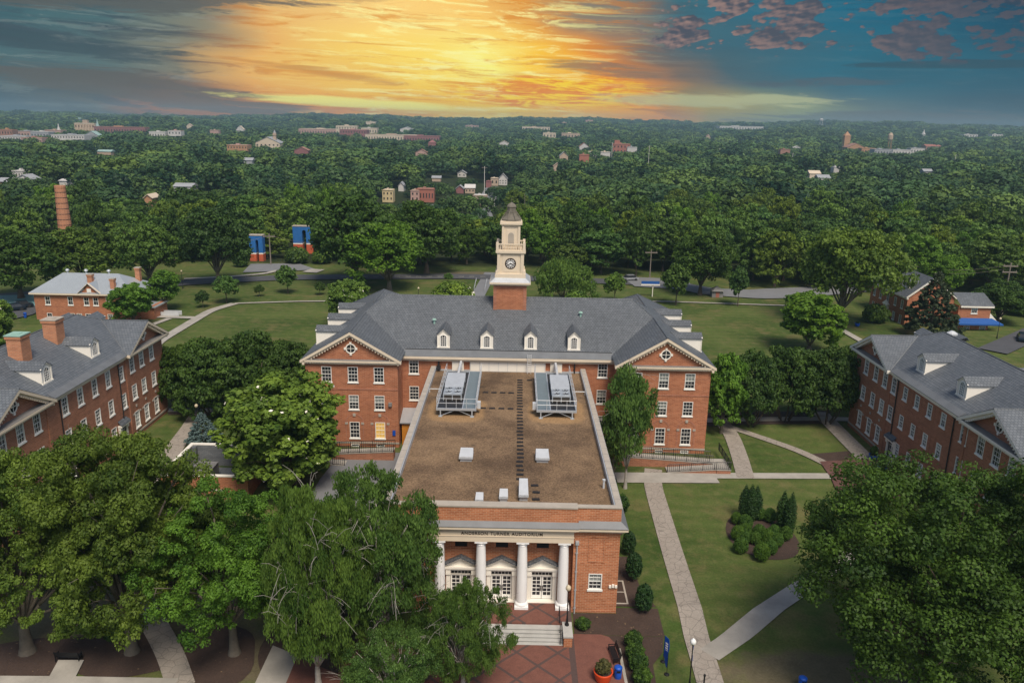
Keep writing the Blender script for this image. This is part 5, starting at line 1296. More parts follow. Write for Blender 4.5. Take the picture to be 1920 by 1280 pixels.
proto('pine', 'cone', 31, 5.0, 15, 16000, .50, 1.0, 'leaf_pine', 'bark_brown', 150, br=.3, cr=.25)
# woodland
for i, (m_, am) in enumerate((('leaf_wood', .30), ('leaf_wood', .24), ('leaf_dark', .28), ('leaf_oak', .30), ('leaf_bright', .26))):
    proto('wood_%d' % i, 'round', 40+i, 6.5, 15, 6500, .80, 1.4, m_, 'bark_brown', 44, am, .3, 5, cr=.29, zmin=-.8, sub=5)
# garden shrubs
proto('ball_a', 'ball', 60, 1.0, 1.5, 5200, .12, 0, 'leaf_box', 'bark_brown', 60, br=.08)
proto('arbor', 'column', 62, .75, 4.6, 7000, .15, 0, 'leaf_arbor', 'bark_brown', 60, br=.1)
proto('shrub', 'ball', 63, 1.2, 1.8, 4200, .19, 0, 'leaf_dark', 'bark_brown', 34, br=.06)
proto('shrub_egg', 'ball', 64, 1.0, 2.4, 5200, .16, 0, 'leaf_arbor', 'bark_brown', 50, br=.06)
proto('shrub_far', 'ball', 65, 2.0, 2.4, 2600, .40, 0, 'leaf_wood', 'bark_brown', 34, br=.06)
proto('shrub_pale', 'ball', 66, 3.0, 3.4, 5000, .36, 0, 'leaf_magnolia', 'bark_brown', 40, br=.06, flower=.02)

def plant(key, x, y, H, Rr, label, cat='tree', group=None, name=None, z=None, rz=None):
    tr, cr_, R0, H0 = PROTO[key]
    t = thing(name or ('tree' if cat == 'tree' else 'shrub'), label, cat, (x, y, float(gz(x, y)) if z is None else z), random.uniform(0, 6.28) if rz is None else rz, group)
    s = (Rr/R0, Rr/R0, H/H0); t.scale = s
    low = cat != 'tree'
    link('stem' if low else 'trunk', tr, t, False); link('foliage' if low else 'crown', cr_, t, False)
    return t
def plant_px(key, bx, by, top, hw, label, cat='tree', group=None, name=None, rz=None, k=1.0, px_top=None):
    p = G(bx, by); q = at(px_top or bx, top, y=p[1]); dep = proj(p)[2]
    return plant(key, p[0], p[1], max(.5, (q[2]-p[2])*k), hw*dep/FPX, label, cat, group, name, rz=rz)
def world_trees():
    P = plant_px
    # foreground
    P('oak_a', 52, 1222, 862, 162, 'big spreading oak with thick pale trunk, left of the bench in the mulch', rz=.5, name='oak_tree')
    P('oak_b', 248, 1222, 826, 162, 'tall oak with straight pale trunk, right of the bench beside the flagged walk', rz=2.0, name='oak_tree')
    P('bright_a', 440, 1225, 905, 158, 'bright green leafy tree between the oaks and the drooping willow', rz=1.0)
    P('willow_a', 598, 1300, 935, 118, 'drooping tree with bare whitish branches over the concrete walk', rz=.2, name='willow_tree')
    P('willow_b', 714, 1222, 884, 118, 'drooping tree covering the left corner of the portico', rz=3.0, name='willow_tree')
    P('willow_a', 868, 1290, 1092, 86, 'small weeping tree in front of the entrance steps', rz=4.0, name='willow_tree')
    P('willow_b', 740, 1330, 1195, 95, 'low weeping tree at the bottom edge on the brick plaza', rz=5.2, name='willow_tree')
    P('bright_a', 680, 1120, 905, 90, 'green tree squeezed against the left wall of the auditorium', rz=4.4)
    P('bright_a', 575, 1150, 925, 92, 'green tree behind the drooping willow, in front of the magnolia', rz=5.0)
    P('oak_a', 330, 1150, 905, 95, 'olive green tree behind the two oaks, below the walled enclosure', rz=3.3, name='oak_tree')
    P('shrub_far', 556, 494, 463, 24, 'dark bush in front of the right painted pier', 'shrub')
    P('shrub_far', 603, 494, 468, 20, 'dark bush right of the right painted pier', 'shrub')
    P('shrub_far', 452, 500, 470, 16, 'dark bush at the foot of the left painted pier', 'shrub')
    P('magnolia', 545, 905, 712, 126, 'rounded glossy magnolia with white blossoms beside the hall', rz=1.0, name='magnolia_tree')
    P('darkoak', 1735, 1300, 868, 262, 'huge dark green tree spreading over the lower right lawn', rz=.6)
    P('bright_a', 1900, 1045, 895, 82, 'lighter green tree behind the huge one, against the right dormitory wall', rz=2.4)
    P('birch', 1172, 915, 690, 50, 'slender birch with white stems in front of the right wing', rz=.3, name='birch_tree')
    P('birch', 1150, 905, 775, 36, 'shorter birch close to the auditorium wall beside the slender one', rz=2.3, name='birch_tree')
    P('side', 1352, 812, 664, 40, 'bright leafy tree at the right end of the main hall', rz=1)
    for i, (bx, by, tp, hw) in enumerate([(1408, 798, 662, 62), (1470, 788, 650, 66), (1548, 794, 655, 68), (1592, 765, 645, 46)]):
        P('crape_%s' % 'ab'[i % 2], bx, by, tp, hw, '%s of four many-stemmed dark crape myrtles between the hall and the right dormitory' % ('leftmost', 'second from left', 'third from left', 'rightmost')[i], group='crape myrtles right of the hall', name='crape_myrtle')
    for i, (bx, by, tp, hw) in enumerate([(340, 770, 648, 54), (400, 778, 636, 74), (470, 775, 626, 80), (545, 765, 640, 66)]):
        P('crape_%s' % 'ba'[i % 2], bx, by, tp, hw, '%s of four dark crape myrtles between the left dormitory and the hall' % ('leftmost', 'second from left', 'third from left', 'rightmost')[i], group='crape myrtles left of the hall', name='crape_myrtle')
    P('spruce', 382, 832, 772, 33, 'blue spruce behind the walled enclosure', name='spruce_tree')
    # lawn behind
    P('side', 1516, 662, 550, 66, 'round light green tree on the right lawn behind the crape myrtles', rz=3)
    P('spread', 1574, 612, 428, 106, 'great spreading tree with open limbs at the right of the lawn', rz=.8)
    P('pine', 1742, 632, 508, 48, 'dark brownish pine in front of the right brick house', name='pine_tree')
    P('lawn_b', 1765, 565, 476, 50, 'green tree behind the roof of the right brick house')
    P('lawn_b', 730, 545, 418, 76, 'bright green tree with brown trunk left of the clock tower', rz=1)
    P('lawn_dark', 668, 533, 366, 88, 'tall dark tree behind the bright one left of the clock tower')
    P('lawn_dark', 800, 512, 378, 70, 'dark broad tree between the bright tree and the clock tower')
    P('lawn_a', 410, 537, 390, 68, 'tall round tree beside the road left of the blue piers')
    P('lawn_a', 282, 540, 418, 66, 'round tree between the left brick house and the tall roadside tree')
    P('lawn_a', 160, 545, 428, 78, 'broad tree behind the grey roof of the left brick house, by the chimney stack')
    P('lawn_dark', 40, 560, 430, 84, 'broad dark tree left of the left brick house over the tennis court')
    P('lollipop', 540, 550, 498, 22, 'small street tree on the lawn below the two blue piers', name='small_tree')
    P('lollipop', 425, 568, 516, 25, 'small dark tree at the end of the curved walk', name='small_tree')
    P('lollipop', 381, 577, 545, 14, 'tiny sapling beside the curved walk', name='small_tree')
    P('lollipop', 487, 556, 534, 10, 'tiny sapling in the middle of the left lawn', name='small_tree')
    P('lollipop', 600, 553, 528, 11, 'tiny sapling near the flowering bush on the left lawn', name='small_tree')
    P('side', 310, 583, 508, 35, 'rounded flowering tree at the right end of the left brick house')
    P('side', 250, 612, 533, 42, 'dark rounded tree in front of the left brick house')
    P('magnolia', 657, 615, 526, 46, 'magnolia with white blossoms behind the left wing of the hall', name='magnolia_tree')
    P('magnolia', -5, 650, 560, 38, 'magnolia cut by the left edge behind the left dormitory', name='magnolia_tree')
    P('airy', 1056, 570, 486, 62, 'wispy pale tree right of the clock tower')
    P('lollipop', 1152, 566, 512, 22, 'small bright tree near the blue sign board', name='small_tree')
    P('lollipop', 1267, 572, 494, 28, 'small dark tree behind the right wing dormers', name='small_tree')
    P('lollipop', 1383, 574, 500, 21, 'small bright tree on the right lawn edge', name='small_tree')
    P('lawn_dark', 1312, 553, 432, 58, 'dark dense tree beyond the right lawn by the parking lot')
    P('lollipop', 840, 530, 512, 10, 'small dark shrub tree beside the drive', name='small_tree')
    P('lawn_dark', 1870, 606, 528, 55, 'dark bushy tree right of the blue awning')
    P('shrub_pale', 850, 580, 528, 42, 'flowering bush behind the roof ridge left of the tower', 'shrub', name='flowering_shrub')
    P('shrub_far', 1080, 585, 545, 26, 'yellowish bush behind the roof ridge right of the tower', 'shrub')
    P('shrub_far', 1640, 604, 570, 26, 'dark bush at the foot of the great spreading tree', 'shrub')
    P('shrub_far', 1920, 590, 545, 40, 'dark bush at the right edge near the parked car', 'shrub')
    # garden
    cones = [(1394, 972, 906), (1405, 976, 905), (1415, 973, 908), (1464, 992, 917), (1478, 999, 920)]
    lab = ['leftmost', 'middle', 'rightmost']
    for i, (bx, by, tp) in enumerate(cones):
        P('arbor', bx, by, tp, 12, ('%s cypress of the group of three in the lawn bed' % lab[i]) if i < 3 else ('%s cypress of the pair at the right of the lawn bed' % ('left' if i == 3 else 'right')), 'shrub', 'clipped cypresses in the lawn bed', 'cypress')
    BOX = ['rounded boxwood at the back left of the bed, left of the three cypresses', 'rounded boxwood directly in front of the leftmost cypress of three', 'rounded boxwood just left of the bare mulch, second row of the bed', 'rounded boxwood in the second row, touching the bare mulch gap in the bed',
           'rounded boxwood on the left rim of the bed, behind the big front left one', 'small boxwood tucked behind the big one at the front left of the bed', 'rounded boxwood in the very middle of the clipped cluster', 'big round boxwood at the front left of the bed', 'rounded boxwood in front of the left cypress of the pair', 'rounded boxwood in front of the right cypress of the pair',
           'wide boxwood right of the middle of the clipped cluster', 'rounded boxwood on the right rim of the cluster, below the cypress pair', 'smaller boxwood close behind the right side of the foremost one', 'largest boxwood, foremost in the bed', 'boxwood at the back between the cypress groups, beside the group of three', 'boxwood at the back between the cypress groups, beside the pair']
    for i, (bx, by, hw) in enumerate([(1380, 982, 12), (1397, 992, 15), (1398, 1005, 13), (1422, 1008, 14), (1382, 1012, 15), (1396, 1018, 12), (1416, 1020, 13), (1388, 1036, 16), (1450, 1007, 13), (1472, 1012, 14), (1437, 1020, 16), (1456, 1024, 14), (1445, 1038, 14), (1427, 1050, 18), (1424, 974, 13), (1443, 978, 14)]):
        P('ball_a', bx, by, by-hw*1.9, hw*.92, BOX[i], 'shrub', 'clipped boxwoods in the lawn bed', 'boxwood')
    for (bx, by, tp, hw, l) in [(1178, 1040, 992, 14, 'egg shaped shrub farthest along the auditorium wall of three'), (1187, 1088, 1030, 17, 'dark egg shaped shrub in the middle of three by the auditorium wall'), (1206, 1148, 1090, 18, 'dark egg shaped shrub nearest the mulch, of three by the auditorium wall')]:
        P('shrub_egg', bx, by, tp, hw, l, 'shrub', 'shrubs along the auditorium wall')
    P('shrub', 1160, 960, 925, 20, 'low shrub at the back corner of the auditorium side bed', 'shrub')
    for i, (bx, by, hw) in enumerate([(1187, 1213, 18), (1190, 1236, 19), (1196, 1256, 20), (1203, 1282, 20)]):
        P('shrub', bx, by, by-hw*1.7, hw, '%s dark shrub in the hedge row behind the plaza bench' % ('farthest', 'second farthest', 'second nearest', 'nearest, bottom edge')[i], 'shrub', 'hedge shrubs behind the bench')
    P('shrub', 1093, 1177, 1158, 16, 'small light shrub at the foot of the auditorium wall', 'shrub')
    P('shrub', 215, 1200, 1165, 20, 'small leafy shrub beside the left oak trunk', 'shrub')
# ------------------------------------------------------------------ things on the auditorium roof
def hvac(s, label):
    t = thing('rooftop_condenser', label, 'air conditioner', (s*5.25, 84.5, 8.8), group='condensers on the flat roof')
    def X(a, b): return sorted((s*a, s*b))
    z = 9.72; pb = MB()
    q = X(3.15, 7.35)
    pb.box(q[0], q[1], 78.3, 78.42, z-.25, z, 0); pb.box(q[0], q[1], 91.2, 91.32, z-.25, z, 0)
    for a, b in ((3.15, 3.27), (7.23, 7.35), (4.55, 4.66)): q = X(a, b); pb.box(q[0], q[1], 78.42, 91.2, z-.25, z, 0)
    pb.build('platform', M['galvanised'], t)
    q = X(3.27, 4.55); MB().box(q[0], q[1], 78.42, 91.2, z-.06, z-.015).build('walkway', M['grating'], t)
    q = X(4.66, 7.23); MB().box(q[0], q[1], 78.42, 80.6, z-.07, z-.03).box(q[0], q[1], 80.61, 91.19, z-.2, z-.12).build('deck_plate', M['dark_metal'], t)
    for x in (3.6, 6.9):
        for y in (78.36, 84.5, 91.26):
            lb = MB(); lb.box(s*x-.06, s*x+.06, y-.06, y+.06, 8.8, z-.25); lb.box(s*x-.2, s*x+.2, y-.2, y+.2, 8.8, 8.85); lb.build('leg', M['galvanised'], t)
    bb = MB(); bb.tube((s*3.7, 78.4, 8.9), (s*5.0, 78.4, z-.28), .03, 5); bb.tube((s*6.8, 78.4, 8.9), (s*5.5, 78.4, z-.28), .03, 5); bb.build('brace', M['galvanised'], t)
    rb = MB(); r = .028
    for zz in (z+.55, z+1.05):
        rb.path([(s*3.2, 91.2, zz), (s*3.2, 78.36, zz), (s*7.3, 78.36, zz), (s*7.3, 90.5, zz)], r)
    for y in np.linspace(78.36, 91.0, 9): rb.tube((s*3.2, y, z), (s*3.2, y, z+1.05), r, 5); rb.tube((s*7.3, y, z), (s*7.3, y, z+1.05), r, 5)
    for x in (4.2, 5.25, 6.3): rb.tube((s*x, 78.36, z), (s*x, 78.36, z+1.05), r, 5)
    rb.build('railing', M['white_metal'], t)
    q = X(4.85, 6.85); y0 = 80.8
    ub = MB(); ub.box(q[0]+.06, q[1]-.06, y0+.06, 87.2, z-.02, z+0.580, 1)
    for x in (q[0]+.05, q[1]-.05, (q[0]+q[1])/2):
        for y in (y0+.04, 83.1, 85.1, 87.2): ub.box(x-.05, x+.05, y-.05, y+.05, z-.02, z+0.580, 0)
    ub.box(q[0], q[1], y0, 83.1, z+0.580, z+0.730, 0)
    u = ub.build('condenser_unit', [M['galvanised'], M['unit_dark']], t)
    for i in range(2):
        for j in range(2):
            cx, cy = q[0]+.52+i*.96, y0+.58+j*1.12
            fb = MB(); fb.lathe(cx, cy, [(.46, z+0.730), (.46, z+0.810), (.40, z+0.820), (.39, z+0.750)], 18, 0); fb.lathe(cx, cy, [(.385, z+0.731), (.385, z+0.745)], 18, 1)
            for k in range(5): a = k*2*pi/5; fb.prism([(cx, cy, z+0.760), (cx+.36*cos(a), cy+.36*sin(a), z+0.760), (cx+.36*cos(a+.6), cy+.36*sin(a+.6), z+0.780)], (0, 0, .01), 2)
            fb.build('fan', [M['galvanised'], M['unit_dark'], M['dark_metal']], u)
    hb = MB()
    for k in range(4):
        ya = 83.12+k*1.03; hb.prism([(q[0]-.03, ya, z+0.730), (q[1]+.03, ya, z+0.730), (q[1]+.03, ya+1.01, z+1.030), (q[0]-.03, ya+1.01, z+1.030)], (0, 0, .05))
        hb.box(q[0]-.02, q[1]+.02, ya, ya+1.01, z+0.580, z+0.730)
    hb.build('hood', M['flashing'], u)
    MB().box(min(s*2.75, s*3.1), max(s*2.75, s*3.1), 79.2, 79.8, 9.4, 10.1).build('switch_box', M['white_metal'], t)
    pb = MB(); pb.path([(s*7.3, 86, 9.2), (s*8.85, 86, 9.2), (s*8.85, 86, 8.8)], .05, 6); pb.path([(s*5.8, 87.4, 10.2), (s*5.8, 93.6, 10.2), (s*5.8, 93.6, 9.2)], .16, 8); pb.build('duct', M['white_metal'], t)
hvac(-1, 'big condenser unit on the railed steel platform at the left of the gravel roof')
hvac(1, 'big condenser unit on the railed steel platform at the right of the gravel roof')
def roof_vent(x, y, w, d, h, label, group):
    t = thing('roof_vent', label, 'roof vent', (x, y, 8.8), group=group)
    MB().box(x-w*.42, x+w*.42, y-d*.42, y+d*.42, 8.78, 8.8+h*.55).build('curb', M['flashing'], t)
    hb = MB(); z = 8.8+h*.55
    hb.box8([(x-w/2, y-d/2, z-.12), (x+w/2, y-d/2, z-.12), (x+w/2, y+d/2, z-.12), (x-w/2, y+d/2, z-.12), (x-w/2, y-d/2, z+.12), (x+w/2, y-d/2, z+.12), (x+w*.46, y+d/2, z+h*.45), (x-w*.46, y+d/2, z+h*.45)])
    for k in range(3): hb.box(x-w/2-.015, x+w/2+.015, y-d/2-.03, y-d/2-.002, z-.1+k*.08, z-.06+k*.08)
    hb.build('hood', M['white_metal'], t)
roof_vent(-3.5, 67.6, 1.25, 1.6, .75, 'white hooded vent on the left half of the gravel roof', 'hooded vents')
roof_vent(3.45, 67.7, 1.25, 1.6, .75, 'white hooded vent on the right half of the gravel roof', 'hooded vents')
roof_vent(-1.9, 58.9, .65, .9, .7, 'small white vent behind the front parapet, leftmost of the three', 'small vents')
roof_vent(.05, 59.5, .72, 1.0, .75, 'small white vent in the middle behind the front parapet', 'small vents')
roof_vent(1.68, 60.3, .78, 2.4, 1.0, 'long white vent on the right behind the front parapet', 'small vents')
def pads():
    rg = random.Random(3); mb = MB(); mb.box(-.31, .31, -.17, .17, 0, .05)
    for k in range(5): mb.box(-.29+k*.125, -.22+k*.125, -.18, .18, .05, .075)
    me = mb.mesh('walkway_pad', M['rubber'])
    sp = [(1.42+rg.uniform(-.05, .05), 63.4+k*.92, rg.uniform(-.12, .12)) for k in range(31)]
    sp += [(-2.5+k*.98, 86.2, rg.uniform(-.1, .1)) for k in range(4)]+[(-2.55+k*.99, 81.0, rg.uniform(-.1, .1)) for k in range(4)]+[(2.6, 91.0, .1)]
    sp += [(2.65, 62.2, .1), (2.75, 60.9, -.1), (2.7, 59.6, .05)]
    for i, (x, y, a) in enumerate(sp):
        O = ['first', 'second', 'third', 'fourth', 'fifth', 'sixth', 'seventh', 'eighth', 'ninth', 'tenth', 'eleventh', 'twelfth', 'thirteenth', 'fourteenth', 'fifteenth', 'sixteenth']
        lab = (('black pad, %s from the front end of the long line on the gravel roof' % O[i] if i < 16 else 'black pad, %s from the condenser end of the long line on the gravel roof' % O[30-i]) if i < 31 else 'black pad, %s from the left in the cross row farther from the front parapet' % O[i-31] if i < 35 else 'black pad, %s from the left in the cross row nearer the front parapet' % O[i-35] if i < 39 else 'single black pad near the right condenser walkway' if i == 39 else '%s black pad right of the long white front vent' % ('farthest', 'middle', 'nearest')[i-40])
        tag(link('walkway_pad', me, loc=(x, y, 8.802), rz=a), lab, 'roof pad', 'rubber pads on the gravel roof')
pads()
t = MB().tube((8.5, 62, 8.8), (8.5, 62, 9.5), .09, 8).tube((8.5, 62, 9.5), (8.5, 62, 9.62), .14, 8).build('roof_pipe', M['white_metal']); tag(t, 'short white pipe near the right parapet of the gravel roof', 'pipe')

# ------------------------------------------------------------------ ramps, enclosure
def ramp(s, label):
    t = thing('access_ramp', label, 'ramp', (s*22, 86, 0))
    def bx(mb, x0, x1, y0, y1, z0a, z0b, m=0, base=-.1):
        xa, xb = s*x0, s*x1
        if s < 0: xa, xb, z0a, z0b = xb, xa, z0b, z0a
        mb.box8([(xa, y0, base), (xb, y0, base), (xb, y1, base), (xa, y1, base), (xa, y0, z0a), (xb, y0, z0b), (xb, y1, z0b), (xa, y1, z0a)], m)
    lo = MB(); bx(lo, 18.6, 24.2, 84.6, 86.0, .06, .5, 0); bx(lo, 18.6, 24.2, 84.55, 86.05, .10, .56, 1, .04) if False else None; lo.build('lower_run', M['brick_dormitory'], t)
    l2 = MB()
    xa, xb = 18.6, 24.2
    q = [(xa, 84.55, .07), (xb, 84.55, .51), (xb, 86.05, .51), (xa, 86.05, .07)]; l2.prism([(s*p[0], p[1], p[2]) for p in (q if s > 0 else q[::-1])], (0, 0, .07)); 
    q = [(13.2, 86.3, 1.18), (24.2, 86.3, .52), (24.2, 87.7, .52), (13.2, 87.7, 1.18)]; l2.prism([(s*p[0], p[1], p[2]) for p in (q if s > 0 else q[::-1])], (0, 0, .07))
    a = sorted((s*24.21, s*25.9)); l2.box(a[0], a[1], 84.5, 87.75, .5, .58); l2.build('ramp_surface', M['concrete'], t)
    up = MB(); bx(up, 13.2, 24.2, 86.35, 87.65, 1.17, .51); up.build('upper_run', M['brick_dormitory'], t)
    a = sorted((s*24.25, s*25.85)); MB().box(a[0], a[1], 84.55, 87.7, -.1, .498).build('landing', M['brick_dormitory'], t)
    rb = MB()
    def rail(p, q):
        p = np.array(p, float); q = np.array(q, float); n = max(1, int(np.linalg.norm(q-p)/.22))
        for dz in (.12, .95): rb.tube(p+(0, 0, dz), q+(0, 0, dz), .04 if dz > .5 else .03, 5)
        for k in range(n+1):
            r = p+(q-p)*k/n; rb.tube(r+(0, 0, 0 if k % 6 == 0 else .12), r+(0, 0, .95), .04 if k % 6 == 0 else .02, 4, cap=False)
    rail((s*18.6, 84.6, .12), (s*24.2, 84.6, .56)); rail((s*24.2, 84.6, .56), (s*25.85, 84.6, .56)); rail((s*25.85, 84.6, .56), (s*25.85, 90.5, .56)); rail((s*13.2, 86.35, 1.22), (s*24.2, 86.35, .58)); rail((s*13.2, 87.68, 1.22), (s*24.2, 87.68, .58))
    rb.build('railing', M['black_metal'], t)
ramp(1, 'switchback ramp with black railing in front of the right wing of the hall')
ramp(-1, 'switchback ramp with black railing in front of the left wing of the hall')
def enclosure():
    p = at(359, 830, z=2.6); q = at(371, 891, z=2.6)
    x0, y1, y0 = p[0], p[1], q[1]; x1 = x0+9.2
    t = thing('walled_enclosure', 'low brick enclosure with pale coping and grey inside walls beside the magnolia', 'enclosure', ((x0+x1)/2, (y0+y1)/2, 0))
    w = .3; ob = MB()
    for a, b, c, d in ((x0, x1, y0, y0+w), (x0, x1, y1-w, y1), (x0, x0+w, y0+w, y1-w), (x1-w, x1, y0+w, y1-w)): ob.box(a, b, c, d, -.1, 2.5)
    ob.build('wall', M['brick_hall'], t)
    ib = MB()
    ib.box(x0+w+.02, x1-w-.02, y1-w-.06, y1-w-.003, 0, 2.49); ib.box(x0+w+.003, x0+w+.06, y0+w, y1-w-.07, 0, 2.49); ib.box(x0+w+.07, x0+w+.5, y1-w-.6, y1-w-.07, 0, 2.48); ib.box(x1-w-.06, x1-w-.003, y0+w, y1-w-.07, 0, 2.49)
    ib.box(x0+w+.07, x1-w-.07, y0+w, y1-w-.61, 0, .06)
    ib.build('inner_lining', M['brick_grey'], t)
    cb = MB()
    for a, b, c, d in ((x0-.06, x1+.06, y0-.06, y0+w+.06), (x0-.06, x1+.06, y1-w-.06, y1+.06), (x0-.06, x0+w+.06, y0+w+.061, y1-w-.061), (x1-w-.06, x1+.06, y0+w+.061, y1-w-.061)): cb.box(a, b, c, d, 2.502, 2.62)
    cb.build('coping', M['white_paint'], t)
    u = thing('generator_cabinet', 'brown-grey metal cabinet standing inside the walled enclosure', 'generator', (x0+3.2, (y0+y1)/2, .06))
    cx, cy = x0+3.1, (y0+y1)/2-.5
    MB().box(cx-1.1, cx+1.1, cy-1.5, cy+1.5, .2, 1.75).box(cx-1.2, cx+1.2, cy-1.6, cy+1.6, .06, .2).box(cx-1.14, cx+1.14, cy-1.54, cy+1.54, 1.75, 1.82).build('cabinet', M['far_tan' if False else 'stone_ledge'], u)
    vb = MB()
    for k in range(6): vb.box(cx-.8, cx+.8, cy-1.53, cy-1.501, .5+k*.17, .6+k*.17)
    vb.build('louvre', M['dark_metal'], u)
    # stepped brick wall in front
    b = thing('garden_wall', 'low brick wall with stone cap in front of the walled enclosure', 'wall', (x0+3, y0-4, 0))
    a = g2(330, 935); c = g2(430, 925)
    MB().box(a[0], c[0], a[1], a[1]+.3, -.1, 1.0).build('wall', M['brick_hall'], b); MB().box(a[0]-.05, c[0]+.05, a[1]-.05, a[1]+.35, 1.002, 1.1).build('coping', M['stone'], b)
enclosure()

# ------------------------------------------------------------------ street furniture
def bench(x, y, rz, label):
    z = float(gz(x, y))+.03; t = thing('bench', label, 'bench', (x, y, z), rz)
    def add(n, mb): o = mb.build(n, M['black_metal']); o.parent = t
    sb = MB(); bb = MB()
    for k in range(5): sb.box(-.9, .9, -.25+k*.1, -.17+k*.1, .42, .45)
    for k in range(5): bb.box(-.9, .9, .24+k*.02, .265+k*.02, .52+k*.085, .585+k*.085)
    add('seat', sb); add('backrest', bb)
    for sx in (-.86, .86):
        lb = MB(); lb.box(sx-.03, sx+.03, -.25, -.19, 0, .62); lb.box(sx-.03, sx+.03, .2, .26, 0, .5); lb.tube((sx, .23, .45), (sx, .36, .95), .03, 6); lb.box(sx-.03, sx+.03, -.27, .28, .6, .64); lb.box(sx-.028, sx+.028, -.2, .2, .38, .42); add('leg', lb)
p = G(130, 1238); bench(p[0], p[1], pi+.0, 'black metal bench on the concrete pad between the two oaks')
p = G(1151, 1234); bench(p[0], p[1], -pi/2+.12, 'black metal bench on the edge of the brick plaza by the orange planter')
def bin_(px, py, label, name='litter_bin'):
    p = G(px, py); z = float(gz(p[0], p[1]))+.03; t = thing(name, label, 'litter bin', (p[0], p[1], z), group='blue litter bins')
    b = MB().lathe(0, 0, [(.24, 0), (.27, .06), (.29, .85), (.28, .88)], 18).build('body', M['blue_plastic'], None, True); b.parent = t
    l = MB().lathe(0, 0, [(.31, .88), (.31, .98), (.22, 1.06), (.05, 1.08)], 18).build('lid', M['blue_plastic'], None, True); l.parent = t
    d = MB().box(-.14, .14, -.315, -.27, .70, .84).build('opening', M['black_metal']); d.parent = t
bin_(1158, 1272, 'blue litter bin beside the plaza bench'); bin_(1503, 1292, 'blue litter bin on the dry lawn at the bottom edge'); bin_(47*1.0+1.0, 596, 'blue bin by the service road left of the grey roofed house')
def pot(px, py, r, h, mat, label, key, fr_, group=None):
    p = G(px, py); z = float(gz(p[0], p[1]))+.03; t = thing('planter', label, 'planter', (p[0], p[1], z), group=group)
    b = MB().lathe(0, 0, [(r*.62, 0), (r*.85, h*.35), (r, h*.85), (r*1.06, h), (r*.94, h), (r*.9, h*.86)], 20).build('pot', M[mat], None, True); b.parent = t
    s_ = MB().lathe(0, 0, [(r*.88, h*.8), (r*.88, h*.88)], 16).build('soil', M['mulch']); s_.parent = t
    _, cr_, R0, H0 = PROTO[key]; f = link('foliage', cr_, t, False, loc=(0, 0, h*.8), scale=(fr_[0]/R0, fr_[0]/R0, fr_[1]/H0)); return t
def after_proto():
    pot(1130, 1278, .68, .95, 'orange_glaze', 'big orange planter with a brown-green plant on the plaza', 'pot_plant', (.62, 1.1))
    pot(1637, 862, .55, .7, 'blue_plastic', 'blue planter farther from the dormitory door', 'shrub', (.5, 1.3), 'blue planters by the right dormitory')
    pot(1653, 884, .6, .75, 'blue_plastic', 'blue planter with a yellowish shrub nearer the dormitory door', 'ball_a', (.55, 1.6), 'blue planters by the right dormitory')
    pot(1607, 612, .5, .7, 'blue_plastic', 'small blue pot under the great spreading tree', 'shrub', (.4, .5))
def lamp(px, py, h, label, globe='white_globe', banner=None, z=None, pos=None):
    p = G(px, py) if pos is None else pos; z = float(gz(p[0], p[1])) if z is None else z
    t = thing('street_lamp', label, 'street lamp', (p[0], p[1], z))
    a = MB().lathe(0, 0, [(.17, 0), (.17, .1), (.11, .25), (.07, .6), (.05, .9), (.042, h-.45), (.07, h-.4), (.09, h-.32)], 10).build('post', M['black_metal']); a.parent = t
    g = MB().lathe(0, 0, [(.10, h-.32), (.19, h-.22), (.22, h-.08), (.17, h+.06), (.07, h+.13), (.03, h+.2)], 14).build('globe', M[globe], None, True); g.parent = t
    if banner:
        b = MB().box(.06, .5, -.012, .012, h-1.9, h-.75, 0).box(.10, .46, -.016, -.0121, h-1.45, h-1.05, 1).tube((0, 0, h-.73), (.52, 0, h-.73), .018, 5).tube((0, 0, h-1.92), (.52, 0, h-1.92), .018, 5).build('banner', [M['blue_plastic'], M['white_paint']]); b.parent = t; b.rotation_euler = (0, 0, banner)
lamp(1292, 1290, 4.0, 'lamp post with white globe and a blue banner beside the flagged walk', banner=1.2)
lamp(0, 0, 3.4, 'black lamp post with tan globe on the cheek wall of the entrance steps', 'tan_globe', z=.54, pos=(5.25, 54.6))
lamp(372, 806, 3.4, 'dark lamp post beside the walk by the blue spruce', 'stone_ledge' if False else 'tan_globe')
lamp(785, 568, 3.4, 'lamp post with pale globe on the lawn left of the drive', 'tan_globe')
lamp(343, 541, 4.2, 'thin lamp post by the road near the tall roadside tree', 'tan_globe')
lamp(1869, 634, 4.0, 'lamp post with pale globe right of the blue awning', 'tan_globe')
lamp(1470, 588, 3.4, 'dark lamp post at the right end of the far lawn path', 'tan_globe')
def feather(px, py, h, label, rz):
    p = G(px, py); z = float(gz(p[0], p[1])); t = thing('feather_flag', label, 'flag', (p[0], p[1], z), rz, 'feather flags on the lawn')
    b = MB().lathe(0, 0, [(.2, 0), (.2, .06), (.06, .12)], 10).build('base', M['black_metal']); b.parent = t
    q = MB().tube((0, 0, .05), (0, 0, h), .028, 6, .012).build('pole', M['black_metal']); q.parent = t
    n = 8; pts = [(0.03, 0, .55)]+[(.03+.52*sin(pi*(.12+.6*k/n)), 0, .55+(h-.6)*k/n) for k in range(n+1)]+[(.02, 0, h)]
    f = MB().prism([(a, -.006, c) for a, _, c in pts], (0, .012, 0), 0); 
    for k in range(5): f.box(.14, .40, -.011, -.0065, .9+k*.2, 1.03+k*.2, 1)
    o = f.build('flag', [M['blue_plastic'], M['white_paint']]); o.parent = t
feather(1243, 1240, 2.3, 'blue and white feather flag farther from the camera on the lawn strip', -1.0)
feather(1250, 1264, 1.9, 'blue and white feather flag nearer the bottom on the lawn strip', 1.9)
